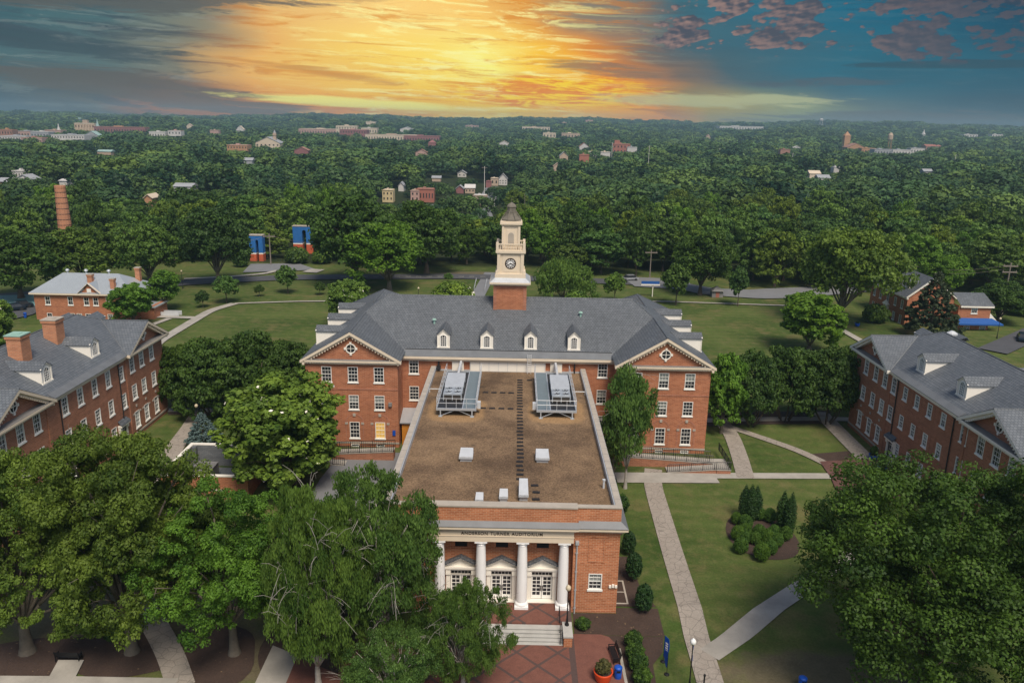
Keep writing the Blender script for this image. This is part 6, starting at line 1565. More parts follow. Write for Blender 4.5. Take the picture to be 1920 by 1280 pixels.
p = G(1318, 1300); tag(MB().tube((p[0], p[1], -.7), (p[0], p[1], .9), .06, 8).lathe(p[0], p[1], [(.09, .9), (.09, 1.0), (.03, 1.08)], 8).build('bollard', M['black_metal']), 'black post at the edge of the flagged walk, cut by the bottom edge', 'bollard')
p = G(933, 1253); z = float(gz(p[0], p[1]))+.05; mb = MB(); mb.lathe(p[0], p[1], [(.34, z), (.34, z+.02)], 20)
for k in range(6): mb.box(p[0]-.26, p[0]+.26, p[1]-.25+k*.09, p[1]-.2+k*.09, z+.02, z+.03)
tag(mb.build('drain_cover', M['flashing']), 'round pale drain cover on the brick plaza', 'drain cover')
def car(px, py, rz, mat, label, sc=1.0, z=None):
    p = G(px, py) if z is None else at(px, py, z=z); zz = float(gz(p[0], p[1]))+.2
    t = thing('car', label, 'car', (p[0], p[1], zz), rz)
    b = MB(); pr = [(-2.2, .35), (-2.2, .75), (-1.6, .85), (2.0, .85), (2.2, .7), (2.2, .35)]
    b.prism([(x, -.88, z_) for x, z_ in pr], (0, 1.76, 0)); o = b.build('body', M[mat]); o.parent = t
    c = MB().box8([(-1.5, -.82, .85), (1.6, -.82, .85), (1.6, .82, .85), (-1.5, .82, .85), (-.8, -.66, 1.42), (1.2, -.66, 1.42), (1.2, .66, 1.42), (-.8, .66, 1.42)]).build('cabin', M['glass']); c.parent = t
    r = MB().box(-.78, 1.18, -.65, .65, 1.42, 1.46).build('roof', M[mat]); r.parent = t
    for x in (-1.4, 1.4):
        for y in (-.86, .86): w = MB().tube((x, y-.1, .33), (x, y+.1, .33), .33, 14).build('wheel', M['tyre']); w.parent = t
car(1180, 527, .25, 'car_paint_silver', 'silver car on the road right of the clock tower')
car(1917, 640, 1.1, 'car_paint_dark', 'dark car parked at the right edge by the bushes')
car(26, 584, .6, 'car_paint_dark', 'dark car on the service road at the left edge'); car(40, 579, .7, 'car_paint_dark', 'second dark car by the tennis court, behind the first')
car(924, 360, 1.2, 'car_paint_dark', 'dark car parked far off along the valley street', z=-4)
# blue sign board on posts
p = G(1218, 556); t = thing('notice_board', 'blue topped notice board on a post by the road', 'sign', (p[0], p[1], 0)); q = at(1217, 535, y=p[1])
MB().box(p[0]-2.1, p[0]+2.1, p[1]-.1, p[1]+.1, q[2]+.35, q[2]+1.0).build('board', M['blue_awning'], t); MB().box(p[0]-2.2, p[0]+2.2, p[1]-.3, p[1]+.3, q[2]+.05, q[2]+.3).build('shelf', M['white_paint'], t); MB().tube((p[0]+.6, p[1], -.1), (p[0]+.6, p[1], q[2]+.05), .12, 8).build('post', M['white_paint'], t)
p = G(1343, 556); t = thing('stone_kiosk', 'small stone kiosk with pointed roof under the dark tree by the parking lot', 'kiosk', (p[0], p[1], 0))
MB().box(p[0]-1.3, p[0]+1.3, p[1]-1, p[1]+1, -.2, 1.5).build('wall', M['stone_ledge'], t); MB().lathe(p[0], p[1], [(2.0, 1.5), (.1, 2.6)], 4, 0, pi/4).build('roof', M['stone_ledge'], t); MB().box(p[0]-.4, p[0]+.4, p[1]-1.05, p[1]-1.002, 0, 1.3).build('door', M['far_red'], t)
# white crossing rails by the drive
for i, (a, b) in enumerate((((889, 545), (893, 527)), ((909, 547), (913, 528)))):
    p0, p1 = G(*a), G(*b); mb = MB(); mb.tube((p0[0], p0[1], .75), (p1[0], p1[1], .75), .07, 6)
    for k in range(3): r = p0+(p1-p0)*k/2; mb.tube((r[0], r[1], -.05), (r[0], r[1], .75), .06, 6)
    tag(mb.build('rail', M['white_metal']), 'white rail on the %s side of the drive left of the tower' % ('left' if i == 0 else 'right'), 'rail')
# ------------------------------------------------------------------ chimney stack and painted bridge piers
p = np.array([-151.5, 268.0]); zb = float(gz(*p)); t = thing('chimney_stack', 'tall tapering brick chimney stack with iron bands, left among the trees', 'chimney', (p[0], p[1], zb))
mb = MB(); H = 15.8; mb.lathe(p[0], p[1], [(2.6, zb), (2.25, 0), (1.68, H-.9), (1.74, H-.8), (1.74, H)], 14); mb.build('shaft', M['brick_chimney'], t)
bb = MB()
for k in range(8): z = 1.0+k*1.8; r = 2.25-.57*z/H+.02; bb.lathe(p[0], p[1], [(r, z), (r+.05, z+.05), (r+.03, z+.16)], 12)
bb.build('iron_band', M['dark_metal'], t)
def pier(px, pyt, pyb, y, wpx, label, arch=True):
    q = at(px, pyt, y=y); r = at(px, pyb, y=y); w = wpx*proj((q[0], y, 3))[2]/FPX; x = q[0]; zb = float(gz(x, y))-1; zt = q[2]
    t = thing('bridge_pier', label, 'bridge pier', (x, y, zb), group='painted bridge piers')
    zo = r[2]; mb = MB()
    def leg(x0, x1, z0, z1, m): mb.box(x0, x1, y-1.1, y+1.1, z0, z1, m)
    a, b, c, d = x-w/2, x-w*.02, x+w*.18, x+w/2; za = zt-(zt-zo)*.32
    for x0, x1 in ((a, b), (c, d)): leg(x0, x1, zb, zo-.35, 1); leg(x0+.001, x1-.001, zo-.35, zo, 2); leg(x0, x1, zo, za, 0)
    n = 8; xm, hw = (b+c)/2, (c-b)/2; top = [(a, za), (b, za)]+[(xm-hw*cos(pi*k/n), za+hw*1.0*sin(pi*k/n)) for k in range(1, n)]+[(c, za), (d, za), (d, zt), (a, zt)]
    mb.prism([(u, y-1.1, z) for u, z in top], (0, 2.2, 0), 0); mb.build('painted_body', [M['pier_blue'], M['pier_orange'], M['white_paint']], t)
    cb = MB(); cb.box(a-.12, d+.12, y-1.2, y+1.2, zt+.002, zt+.22, 0); cb.build('cap', M['stone'], t)
pier(481, 441, 473, 222, 25, 'blue and orange painted bridge pier on the left, half behind the tall tree')
pier(568, 424, 455, 248, 36, 'blue and orange painted bridge pier with an arched opening on the right')
p = at(583, 490, y=232); tag(MB().box(p[0]-1.4, p[0]+1.4, 231.5, 233, -3, p[2]+.6).box(p[0]-1.2, p[0]+1.2, 231.45, 231.5, p[2]-.3, p[2]+.2).build('painted_block', M['pier_blue']), 'low blue painted block below the right bridge pier', 'block')
# ------------------------------------------------------------------ poles and wires
def pole(px, pyb, pyt, label, mat='white_pole', r=.28, up=0.0, arms=1, y=None):
    p = G(px, pyb, up); b = float(gz(p[0], p[1])); q = at(px, pyt, y=p[1]); h = q[2]-b
    t = thing('utility_pole', label, 'utility pole', (p[0], p[1], b)); r = max(r, .34*proj(q)[2]/1000)
    a = MB().tube((0, 0, -.5), (0, 0, h), r, 8, r*.65).build('pole', M[mat]); a.parent = t
    if arms:
        m = MB()
        for k in range(arms): m.box(-1.6, 1.6, -.12, .12, h-.9-k*1.3, h-.66-k*1.3); [m.tube((x, 0, h-.66-k*1.3), (x, 0, h-.35-k*1.3), .07, 6) for x in (-1.4, 0, 1.4)]
        o = m.build('crossarm', M['wood_pole']); o.parent = t
    return np.array([p[0], p[1], b+h-.4])
def wire(a, b, label, sag=1.2, r=.03):
    a, b = np.array(a), np.array(b); mb = MB(); n = 10; P = [a+(b-a)*k/n-np.array([0, 0, sag*4*(k/n)*(1-k/n)]) for k in range(n+1)]
    mb.path(P, r, 4); tag(mb.build('power_line', M['wood_pole']), label, 'wire', 'power lines')
a = pole(1110, 497, 461, 'wooden utility pole right of the clock tower at the wood edge', 'wood_pole', .2)
b = pole(1218, 522, 468, 'wooden utility pole beside the road right of the clock tower', 'wood_pole', .17)
wire(a, b, 'thin wire between the two poles right of the clock tower')
c = pole(1878, 590, 492, 'utility pole with transformer right of the blue awning', 'wood_pole', .2, arms=2)
d = pole(1697, 560, 494, 'utility pole behind the chimney of the right brick house', 'wood_pole', .16)
wire(c, d, 'thin wire between the poles over the right brick house'); wire(c+(0, 0, -.8), d+(0, 0, -.8), 'lower wire between the poles over the right brick house')
e = pole(508, 497, 438, 'utility pole between the two painted bridge piers', 'wood_pole', .2)
f = at(640, 452, y=e[1]+14); wire(e, f, 'wire running from the pole across the right bridge pier'); wire(e, at(380, 452, y=e[1]-10), 'wire running from the pole behind the left bridge pier')
for px, pyb, pyt, lab in ((508, 383, 340, 'tall white pole in the trees above the bridge piers'), (1215, 318, 273, 'tall white pole rising from the wood right of centre'), (1147, 292, 267, 'tall white pole beside the red brick block'), (908, 372, 312, 'tall pole on the valley street left of the clock tower'), (1485, 305, 287, 'white pole far right of centre in the wood'), (1348, 300, 278, 'thin grey pole in the wood right of centre'), (1789, 312, 290, 'grey pole far on the right in the wood'), (1632, 302, 288, 'grey pole below the brick church tower')):
    pole(px, pyb, pyt, lab, 'white_pole', .22, 9.0 if pyb < 320 else 2.0, 1)
pole(983, 415, 362, 'lamp topped pole just right of the cupola', 'wood_pole', .12, 3.0, 0)

# ------------------------------------------------------------------ the town: buildings far behind the campus
FARB = []
FW = {}
def far_win(parent, x, y, z, w, h):
    k = (round(w, 1), round(h, 1))
    if k not in FW: FW[k] = MB().box(-w/2, w/2, -.12, .05, 0, h).mesh('window', M['glass'])
    o = link('window', FW[k], None, loc=(x, y, z)); attach(o, parent)
def far_building(px, pyt, pyb, wpx, style, wallm, roofm, label, cat='building', name='town_building', up=None, depth=.7, win=None, dist=None):
    """base foot seen at (px,pyb); up is how much of its foot the trees in front hide"""
    up = 8.0 if up is None else up
    p = G(px, pyb, up); zb = float(gz(p[0], p[1])); q = at(px, pyt, y=p[1]); dep = proj(q)[2]; w = wpx*dep/FPX; x, y = p[0], p[1]; zt = q[2]; d = max(8, w*depth)
    FARB.append((px-wpx/2-1, px+wpx/2+1, pyb-(.38*(pyb-pyt) if up > 2 else 0), dep)); t = thing(name, label, cat, (x, y, zb)); X0, X1 = x-w/2, x+w/2
    hv = zt-zb
    if style == 'block':
        mb = MB().box(X0, X1, y, y+d, zb-1, zt-.02*hv); mb.box(X0-.3, X1+.3, y-.3, y-.01, zt-.05*hv, zt); mb.build('wall', M[wallm], t)
        MB().box(X0+.5, X1-.5, y+.5, y+d-.5, zt-.02*hv, zt+.01*hv).box(x-w*.15, x+w*.02, y+d*.4, y+d*.7, zt+.011*hv, zt+.10*hv).build('roof', M[roofm], t)
    elif style == 'gable':
        ze = zb+up+(zt-zb-up)*.5; mb = MB().box(X0, X1, y, y+d, zb-1, ze); mb.prism([(X0, y+.02, ze), (X1, y+.02, ze), (x, y+.02, zt-.1)], (0, d-.04, 0)); mb.build('wall', M[wallm], t)
        r = MB()
        for s in (-1, 1): r.prism([(x+s*(w/2+.5), y-.5, ze-.2), (x, y-.5, zt), (x, y+d+.5, zt), (x+s*(w/2+.5), y+d+.5, ze-.2)], (0, 0, .25))
        r.build('roof', M[roofm], t)
    elif style == 'side':
        ze = zb+up+(zt-zb-up)*.55; MB().box(X0, X1, y, y+d, zb-1, ze).build('wall', M[wallm], t)
        r = MB().prism([(X0-.5, y-.5, ze-.1), (X0-.5, y+d+.5, ze-.1), (X0-.5, y+d/2, zt)], (w+1, 0, 0)); r.build('roof', M[roofm], t)
    elif style == 'tower':
        MB().box(X0, X1, y, y+w, zb-1, zb+hv*.8).box(X0-.4, X1+.4, y-.4, y+w+.4, zb+hv*.78, zb+hv*.8).build('wall', M[wallm], t); MB().lathe(x, y+w/2, [(w*.72, zb+hv*.8), (w*.35, zb+hv*.9), (.1, zt)], 4, 0, pi/4).build('roof', M[roofm], t)
    elif style == 'spire':
        MB().box(x-w*.3, x+w*.3, y, y+w*.6, zb-1, zb+up+(hv-up)*.38).build('wall', M[wallm], t); MB().lathe(x, y+w*.3, [(w*.42, zb+up+(hv-up)*.38), (w*.2, zb+up+(hv-up)*.62), (.15, zt)], 8).build('spire', M[roofm], t)
    if win is None and style == 'block' and wpx >= 20: win = (max(3, int(wpx/5)), 2 if pyb-pyt > 12 else 1)
    if win:
        nx, nz = win; z0 = zb+up*.85; z1 = (zt if style == 'block' else ze if style != 'tower' else zb+hv*.75)-.4; ww = w/nx*.34; hh = (z1-z0)/nz*.42
        for i in range(nx):
            for j in range(nz): far_win(t, X0+w*(i+.5)/nx, y-.0 if style != 'block' else y, z0+(z1-z0)*(j+.25)/nz, ww, hh)
    return t, (x, y, zb, zt, w)
def town():
    B = far_building
    t, (x, y, zb, zt, w) = B(160, 231, 250, 38, 'block', 'far_cream', 'far_tan', 'tall cream hotel block with vertical ribs in the far left town', up=8, depth=.4)
    rb = MB()
    for k in range(13): xx = x-w/2+w*(k+.5)/13; rb.box(xx-w*.012, xx+w*.012, y-.8, y-.31, zb, zt-2)
    rb.build('rib', M['far_rust'], t); MB().box(x-w*.12, x+w*.12, y+3, y+9, zt, zt+6).build('penthouse', M['far_tan'], t)
    B(183, 223, 250, 11, 'spire', 'far_cream', 'far_copper', 'pale green church spire right of the cream hotel', 'church', 'church')
    B(110, 231, 252, 8, 'spire', 'far_white', 'far_white', 'small white steeple left of the cream hotel', 'church', 'church')
    B(225, 238, 250, 96, 'block', 'far_maroon', 'far_rust', 'long low maroon brick building right of the pale green spire', depth=.2)
    for px, pyt, pyb, w, st, a, b, lab in ((12, 243, 262, 26, 'block', 'far_brick', 'far_rust', 'rust coloured block at the far left edge'), (45, 246, 256, 44, 'block', 'far_pink', 'far_grey', 'pink brick block in the far left town'), (75, 247, 258, 34, 'block', 'far_grey', 'far_white', 'grey flat roofed building in the far left town'), (100, 244, 256, 30, 'block', 'far_pink', 'far_tan', 'pinkish building below the small white steeple'), (128, 253, 266, 62, 'block', 'far_white', 'far_grey', 'long white warehouse below the cream hotel'), (172, 246, 262, 26, 'gable', 'far_grey', 'far_copper', 'grey church nave below the pale green spire'),
        (25, 255, 268, 50, 'block', 'far_white', 'far_grey', 'low white building at the far left'), (60, 258, 270, 40, 'block', 'far_pink', 'far_brick', 'low pink building beside the white one at far left'), (295, 247, 258, 30, 'block', 'far_white', 'far_white', 'white building in trees left of the courthouse'), (328, 245, 259, 24, 'block', 'far_white', 'far_pink', 'white and pink house block left of the courthouse'), (355, 232, 240, 10, 'gable', 'far_cream', 'far_tan', 'tiny cream gable far beyond the left trees'), (402, 244, 252, 16, 'block', 'far_pink', 'far_tan', 'small pink block in the trees left of the courthouse'), (450, 236, 250, 14, 'gable', 'far_white', 'far_cream', 'small white house with a bright gable in the trees'),
        (445, 272, 285, 38, 'block', 'far_rust', 'far_pink', 'orange brick building left of the courthouse front'), (195, 281, 288, 26, 'side', 'far_tan', 'far_copper', 'house with pale teal roof in the left trees'), (34, 320, 330, 20, 'block', 'far_white', 'far_white', 'low white roof at left in the trees'), (45, 328, 344, 30, 'gable', 'far_white', 'far_grey', 'white gabled house in the trees left of the chimney stack'), (8, 334, 348, 24, 'side', 'far_brick', 'far_grey', 'brick house with grey roof at the left edge'), (343, 344, 356, 34, 'side', 'far_white', 'far_grey', 'white low house in the middle left trees'), (278, 365, 378, 14, 'gable', 'far_rust', 'far_cream', 'small orange gabled house in the left trees'), (118, 336, 342, 14, 'side', 'far_white', 'far_white', 'white shed roof left of centre in the trees'), (465, 296, 306, 16, 'side', 'far_grey', 'far_grey', 'grey house below the courthouse'), (565, 276, 288, 26, 'gable', 'far_maroon', 'far_brick', 'dark red house right of the courthouse'),
        (650, 236, 250, 40, 'block', 'far_cream', 'far_cream', 'tall bright cream block in the centre-left town'), (600, 242, 252, 80, 'block', 'far_pink', 'far_cream', 'long pink building left of the bright cream block'), (662, 243, 258, 50, 'block', 'far_maroon', 'far_pink', 'maroon block in front of the bright cream block'), (692, 240, 250, 30, 'block', 'far_cream', 'far_white', 'white block right of the bright cream one'), (735, 253, 263, 100, 'block', 'far_cream', 'far_tan', 'long cream warehouse in the centre-left town'), (790, 255, 266, 66, 'block', 'far_maroon', 'far_maroon', 'long maroon warehouse right of the cream one'), (762, 238, 246, 24, 'gable', 'far_white', 'far_grey', 'white church like house far left of centre'), (810, 262, 278, 14, 'tower', 'far_maroon', 'far_maroon', 'dark red tower with pointed roof left of centre'), (790, 280, 292, 22, 'gable', 'far_pink', 'far_brick', 'pink and red house left of centre'), (695, 228, 234, 18, 'block', 'far_cream', 'far_cream', 'tiny bright building near the horizon left of centre'),
        (885, 235, 240, 24, 'block', 'far_pink', 'far_tan', 'tiny pink building near the horizon at the centre'), (945, 264, 274, 18, 'gable', 'far_white', 'far_cream', 'white gabled house above the cupola'), (1005, 238, 244, 52, 'block', 'far_cream', 'far_tan', 'long pale building near the horizon right of centre'), (1030, 249, 258, 24, 'block', 'far_cream', 'far_cream', 'cream block left of the long pale one'), (1070, 250, 259, 34, 'block', 'far_tan', 'far_cream', 'cream and tan long building right of centre'), (1058, 228, 234, 12, 'gable', 'far_pink', 'far_pink', 'tiny pink building near the horizon'), (1105, 225, 231, 14, 'block', 'far_pink', 'far_pink', 'tiny reddish building near the horizon right of centre'), (1095, 268, 282, 18, 'gable', 'far_white', 'far_red', 'white house with red roof right of centre'), (1057, 285, 300, 16, 'gable', 'far_tan', 'far_grey', 'tan house with dark roof right of centre'), (1095, 290, 304, 18, 'block', 'far_red', 'far_brick', 'red brick house in trees right of centre'), (1112, 284, 292, 20, 'block', 'far_white', 'far_yellow', 'yellow and white low house right of centre'), (1045, 306, 318, 14, 'gable', 'far_tan', 'far_tan', 'small tan house near the wood right of the tower'), (1135, 285, 294, 18, 'block', 'far_white', 'far_cream', 'white shop left of the red brick block'),
        (1390, 237, 244, 82, 'block', 'far_white', 'far_white', 'long white roofed warehouse far right of centre'), (1328, 252, 260, 8, 'gable', 'far_tan', 'far_maroon', 'tiny brown gable right of centre'), (1472, 280, 288, 18, 'block', 'far_brick', 'far_brick', 'small brick building left of the church tower'), (1495, 274, 280, 14, 'gable', 'far_white', 'far_white', 'tiny white house left of the church tower'), (1528, 320, 332, 20, 'side', 'far_cream', 'far_cream', 'cream roofed house in the right wood'), (1545, 328, 340, 22, 'side', 'far_white', 'far_grey', 'grey roofed house in the right wood'), (1568, 313, 322, 10, 'block', 'far_white', 'far_white', 'small white house in the right wood'), (1740, 317, 326, 16, 'side', 'far_grey', 'far_grey', 'pale grey roof far on the right'), (1655, 280, 290, 32, 'block', 'far_grey', 'far_grey', 'grey sheds right of the brick church'), (1690, 281, 290, 34, 'block', 'far_white', 'far_grey', 'white sheds below the water tower'), (1720, 278, 286, 26, 'block', 'far_white', 'far_grey', 'white building right of the water tower'), (1750, 271, 278, 28, 'side', 'far_brick', 'far_red', 'red roofed building far on the right'), (1820, 252, 257, 26, 'block', 'far_white', 'far_white', 'white roofs near the right horizon'), (1870, 252, 257, 20, 'block', 'far_white', 'far_white', 'white roof at the far right horizon')):
        B(px, pyt, pyb, w, st, a, b, lab)
    # courthouse with portico and cupola
    t, (x, y, zb, zt, w) = B(502, 257, 279, 46, 'gable', 'far_cream', 'far_grey', 'cream courthouse with a small cupola in the left town', 'courthouse', 'courthouse', win=(6, 2))
    MB().box(x+w*.18, x+w*.3, y+w*.2, y+w*.32, zt-5, zt+5).box(x+w*.16, x+w*.32, y+w*.18, y+w*.34, zt+2, zt+2.6).build('cupola', M['far_tan'], t); MB().lathe(x+w*.24, y+w*.26, [(w*.06, zt+5), (.1, zt+9)], 8).build('cupola_roof', M['far_grey'], t)
    # church with brick tower, water tower, steeple, white tank
    B(1587, 246, 279, 11, 'tower', 'far_rust', 'far_rust', 'slender brick church tower with pointed top on the right', 'church tower', 'church_tower')
    B(1605, 269, 284, 34, 'gable', 'far_rust', 'far_brick', 'brick church body at the foot of the brick tower', 'church', 'church'); B(1628, 278, 287, 26, 'block', 'far_rust', 'far_rust', 'low brick hall right of the church body')
    B(1732, 242, 258, 9, 'spire', 'far_white', 'far_white', 'thin white steeple near the right horizon', 'church', 'church')
    for px, pyt, pyb, r, m_, lab in ((1666, 249, 284, 4.6, 'far_tan', 'old tan water tank on legs right of the brick church'), (1539, 222, 234, 3.6, 'far_white', 'white water tower near the horizon on the right'), (149, 221, 226, 4.0, 'far_copper', 'pale green water tower behind the cream hotel')):
        p = G(px, pyb, 6); zb = float(gz(p[0], p[1])); q = at(px, pyt, y=p[1]); R_ = r*proj(q)[2]/FPX; hh = q[2]-zb
        t = thing('water_tower', lab, 'water tower', (p[0], p[1], zb)); FARB.append((px-r-2, px+r+2, pyb, proj(q)[2]))
        MB().lathe(p[0], p[1], [(R_*.5, zb+hh*.62), (R_, zb+hh*.70), (R_, zb+hh*.9), (R_*.4, zb+hh)], 12).build('tank', M[m_], t); l = MB()
        for k in range(4): a = k*pi/2+.7; l.tube((p[0]+R_*.95*cos(a), p[1]+R_*.95*sin(a), zb), (p[0]+R_*.75*cos(a), p[1]+R_*.75*sin(a), zb+hh*.66), R_*.1, 5)
        l.build('leg_frame', M['far_rust' if m_ == 'far_tan' else m_], t)
    # red brick block right of the tower and the valley street
    t, (x, y, zb, zt, w) = B(1165, 270, 286, 32, 'block', 'far_red', 'far_brick', 'red brick block with tall windows right of the clock tower', win=(5, 2)); MB().box(x-w*.4, x-w*.1, y+4, y+10, zt, zt+5).build('penthouse', M['far_red'], t)
    B(1185, 276, 287, 18, 'block', 'far_white', 'far_grey', 'white low building right of the red brick block')
    for px, pyt, pyb, w, st, a, b, win, lab in ((727, 356, 376, 20, 'block', 'far_yellow', 'far_cream', (3, 2), 'yellow two storey house on the valley lot'), (797, 354, 376, 33, 'block', 'far_red', 'far_brick', (6, 1), 'red brick store by the valley lot'), (778, 357, 376, 16, 'block', 'far_pink', 'far_tan', (2, 2), 'pink fronted store left of the red brick store'), (881, 346, 360, 18, 'side', 'far_tan', 'far_white', (3, 1), 'filling station with pale canopy roof on the valley street'), (862, 348, 360, 14, 'gable', 'far_maroon', 'far_grey', None, 'dark red house left of the filling station'), (943, 326, 345, 16, 'gable', 'far_white', 'far_grey', (3, 2), 'white wooden house right of the valley street'), (927, 334, 346, 14, 'block', 'far_tan', 'far_cream', (2, 1), 'tan porch house beside the white wooden house'), (916, 340, 350, 10, 'block', 'far_maroon', 'far_maroon', None, 'dark red shop on the valley street'), (866, 320, 330, 16, 'gable', 'far_white', 'far_grey', (2, 1), 'pale blue-white house above the valley street'), (818, 330, 338, 16, 'side', 'far_tan', 'far_grey', None, 'grey roofed house above the red store'), (900, 366, 384, 26, 'block', 'far_tan', 'far_white', (5, 1), 'long low row of shops beside the valley street'), (752, 342, 356, 10, 'gable', 'far_white', 'far_grey', None, 'narrow white gable above the yellow house'), (920, 374, 384, 18, 'side', 'far_white', 'far_white', None, 'white shed roof beside the row of shops')):
        B(px, pyt, pyb, w, st, a, b, lab, up=1.0, win=win)
town()

# ------------------------------------------------------------------ the wood
def blocked(x, y, h, r):
    if not FARB or FARB[-1][3] != 1e9: FARB.extend([(880, 935, 398, 420.), (0, 0, 0, 1e9)])
    px, py, dep = proj((x, y, float(gz(x, y))+h)); rp = r*FPX/dep
    for a, b, pb, d in FARB:
        if dep < d+15 and a-rp < px < b+rp and py < pb-2: return pb
    return None
def woods():
    rg = np.random.default_rng(5); pts = []; vis = []
    keep = [(481, 222, 26, 500), (568, 248, 30, 462), (118, 268, 16, 436), (903, 420, 26, 392), (790, 400, 60, 384), (728, 400, 16, 380)]
    def clear(x, y):
        # the road's far verge, the lots and the dirt bank stay open
        if y < 222 and abs(x+9) < 17: return False
        return True
    cand = []
    for _ in range(60000):
        r = math.sqrt(rg.uniform(196**2, 430**2)); az = radians(rg.uniform(-36, 36)); x, y = r*sin(az), r*cos(az)
        if y < (205.5 if x > 14 else 212+6*abs(sin(x*.03))) and not (x > 62 and y > 192 and x < 200) : continue
        cand.append((x, y))
    cell = {}
    out = []
    for x, y in cand:
        px, py, dep = proj((x, y, 0))
        if not (-60 < px < 1980): continue
        if not clear(x, y): continue
        if y < 226 and -85 < x < -48: continue                  # lot below the piers
        d0 = 8.0 if y < 235 else 9.5 if y < 255 else 12.0
        if any((x-a)**2+(y-b)**2 < d0*d0 for i in (-1, 0, 1) for j in (-1, 0, 1) for a, b in cell.get((int(x//10)+i, int(y//10)+j), ())): continue
        cell.setdefault((int(x//10), int(y//10)), []).append((x, y)); out.append((x, y))
    out.sort(key=lambda q: math.hypot(*q)); n = 0; used = []
    for x, y in out:
        if n >= 285: break
        h = rg.uniform(9, 21) if y > 250 else rg.uniform(8, 17); R_ = rg.uniform(4.8, 10.0) if y > 250 else rg.uniform(4.2, 8.0); k = int(rg.choice(5, p=[.34, .26, .16, .14, .10]))
        if -152-9 < x < -152+9 and 245 < y < 285: continue
        px, py, dep = proj((x, y, float(gz(x, y))+h)); skip = False
        for (kx, ky, kw, kb) in keep:
            if y < ky+3 and abs(px-kx) < kw+R_*FPX/dep*.8 and py < kb: skip = True
        if skip:
            continue
        pb = blocked(x, y, h, R_)
        if pb is not None:
            q = at(px, pb+3, y=y); h = q[2]-float(gz(x, y)); 
            if h < 4: continue
            R_ = min(R_, h*.5)
        side = 'left' if px < 640 else 'behind the clock tower' if px < 1280 else 'right'
        where = {'left': 'in the wood left of the clock tower', 'right': 'in the wood on the right beyond the road'}.get(side, 'in the wood behind the clock tower')
        col = ['mid green', 'mid green', 'dark green', 'olive green', 'bright green'][k]
        plant('wood_%d' % k, x, y, h, R_, '%s %s tree %s %s' % ('tall' if h > 14 else 'low', col, 'at the wood edge' if y < 232 else 'deep in the wood', {'left': 'left of the tower', 'right': 'on the right'}.get(side, 'behind the tower')), 'tree', 'trees in the wood beyond the road'); n += 1; used.append((x, y))
    rmax = max(math.hypot(*q) for q in used)
    # the rest of the wood, out to the horizon, as one mass
    P = []
    for k in range(4):
        R_, H = 6.5, 13.5; nb = 26; r2 = np.random.default_rng(90+k); d = fib(nb, r2, -.35); f = lobes(d, r2, .28)
        cen = d*np.array([R_, R_, 5.2])*(f*.74)[:, None]; cen[:, 2] += 7.5; rad = 2.3*(.65+.7*r2.random(nb)); n_ = 900; idx = r2.integers(0, nb, n_)
        dd = r2.normal(size=(n_, 3)); dd[:, 2] += .35; dd /= np.linalg.norm(dd, axis=1)[:, None]; p = cen[idx]+dd*(rad[idx]*(.7+.35*r2.random(n_)))[:, None]*np.array([1, 1, .8])
        nr = dd+r2.normal(size=(n_, 3))*.32+np.array([0, 0, .35]); nr /= np.linalg.norm(nr, axis=1)[:, None]; t = np.cross(nr, r2.normal(size=(n_, 3))); t /= np.linalg.norm(t, axis=1)[:, None]; b = np.cross(nr, t)
        s = 1.15*(.7+.6*r2.random(n_))[:, None]; tri = np.stack([p+t*s*.62, p-t*s*.35+b*s*.55, p-t*s*.35-b*s*.55], 1); P.append((tri, r2.random(nb)[idx]*.35+r2.random(n_)*.25))
    V = []; T = []; Hu = []
    def add(x, y, sc, sz, sub, tn):
        tri, ti = P[rg.integers(0, 4)]
        if sub < 1: sel = rg.random(len(tri)) < sub; tri = tri[sel]; ti = ti[sel]; c = tri.mean(1, keepdims=True); tri = c+(tri-c)*min(2.2, sub**-.5)
        a = rg.uniform(0, 6.28); R3 = np.array([[cos(a), -sin(a), 0], [sin(a), cos(a), 0], [0, 0, 1]])
        V.append((tri*np.array([sc, sc, sz]))@R3.T+np.array([x, y, float(gz(x, y))-.5])); T.append(np.clip(ti+tn, 0, 1)); Hu.append(np.full(len(tri), rg.random()))
    half = radians(35.5)
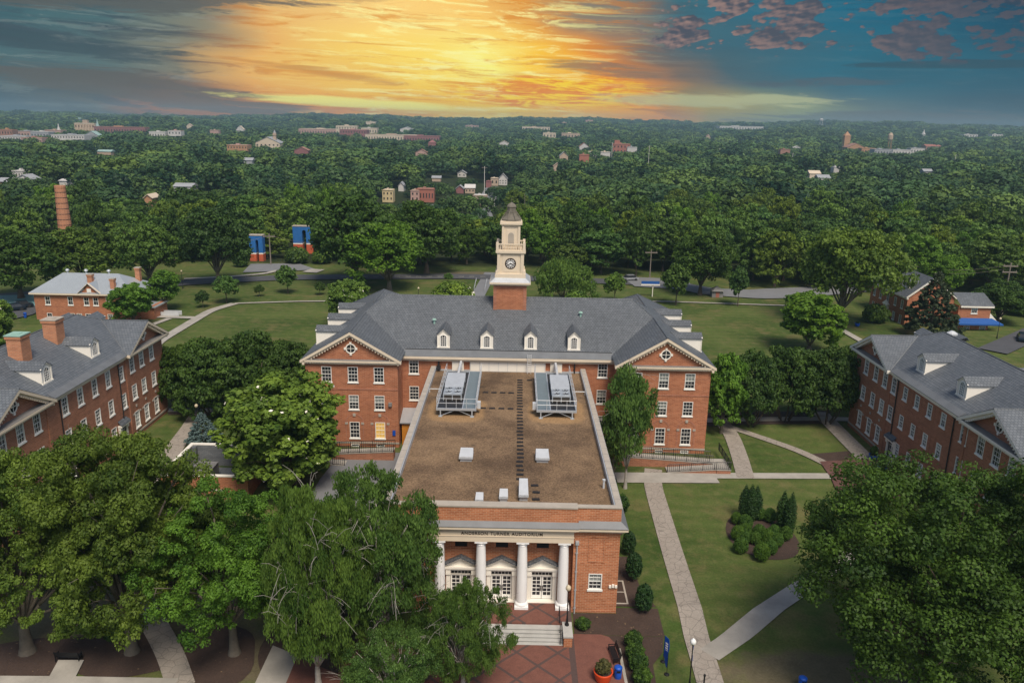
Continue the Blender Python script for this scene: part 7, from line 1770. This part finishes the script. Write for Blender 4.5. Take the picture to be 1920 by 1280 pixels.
    for (r0, r1, step, sc, sub) in ((rmax-16, 600, 15, 1.5, 1.0), (600, 950, 18.5, 1.7, .62), (950, 1600, 21, 1.7, .40), (1600, 2700, 33, 2.3, .28), (2700, 4700, 56, 3.4, .22)):
        r = r0
        while r < r1:
            na = int(r*2*half/step)
            for k in range(na):
                az = -half+2*half*(k+rg.random())/na; rr = r+rg.uniform(-.6, .6)*step; x, y = rr*sin(az), rr*cos(az)
                if any((x-a)**2+(y-b)**2 < 60 for a, b in used[-90:]) and rr < rmax+12: continue
                sz = rg.uniform(.72, 1.45)*(1 if sc < 1.6 else .9*sc**.35); s2 = sc*(.58+.85*rg.random()**1.4); sz *= .7+.35*s2/sc
                pb = blocked(x, y, 14*sz, 6.5*s2)
                if pb is not None:
                    px, py, dep = proj((x, y, float(gz(x, y))+14*sz)); q = at(px, pb+3, y=y); hh = q[2]-float(gz(x, y))
                    if hh < 3: continue
                    sz = hh/14; s2 = min(s2, max(.4, sz))
                if rr < 480 and any(math.hypot(x-sx, y-sy) < 9 for sx, sy in STREET): continue
                add(x, y, s2, sz, sub, rg.uniform(-.28, .55))
            r += step*.86
    V = np.concatenate(V); T = np.concatenate(T); Hu = np.concatenate(Hu)
    print('far wood faces', len(V), 'individual', n, 'to', rmax)
    me = soup('far_woodland', V, T, ['leaf_far'], None, Hu); tag(link('far_woodland', me), kind='stuff')
    o = bpy.data.objects['far_woodland']; o['label'] = 'unbroken green wood rolling back to the horizon'; o['category'] = 'woodland'
STREET = [tuple(at(905+(926-905)*k/12, 402-(402-342)*k/12, z=-4)[:2]) for k in range(13)]
proto('pot_plant', 'ball', 71, .6, 1.0, 2500, .13, 0, 'leaf_pot', 'bark_brown', 30, br=.05)
after_proto(); world_trees(); woods()

# ------------------------------------------------------------------ the air
hm = bpy.data.materials.new('haze'); hm.use_nodes = True; N = NT(hm.node_tree)
pv = N.new('ShaderNodeVolumePrincipled'); out = N.new('ShaderNodeOutputMaterial'); N.l.new(pv.outputs[0], out.inputs['Volume'])
N.put(pv.inputs['Color'], (.46, .70, .82)); pv.inputs['Density'].default_value = 0.00019; pv.inputs['Anisotropy'].default_value = .2
M['haze'] = hm
hz = MB().box(-3700, 3700, -650, 5100, -14, 100).build('haze', hm); tag(hz, kind='stuff')
for k in list(PROTO): pass
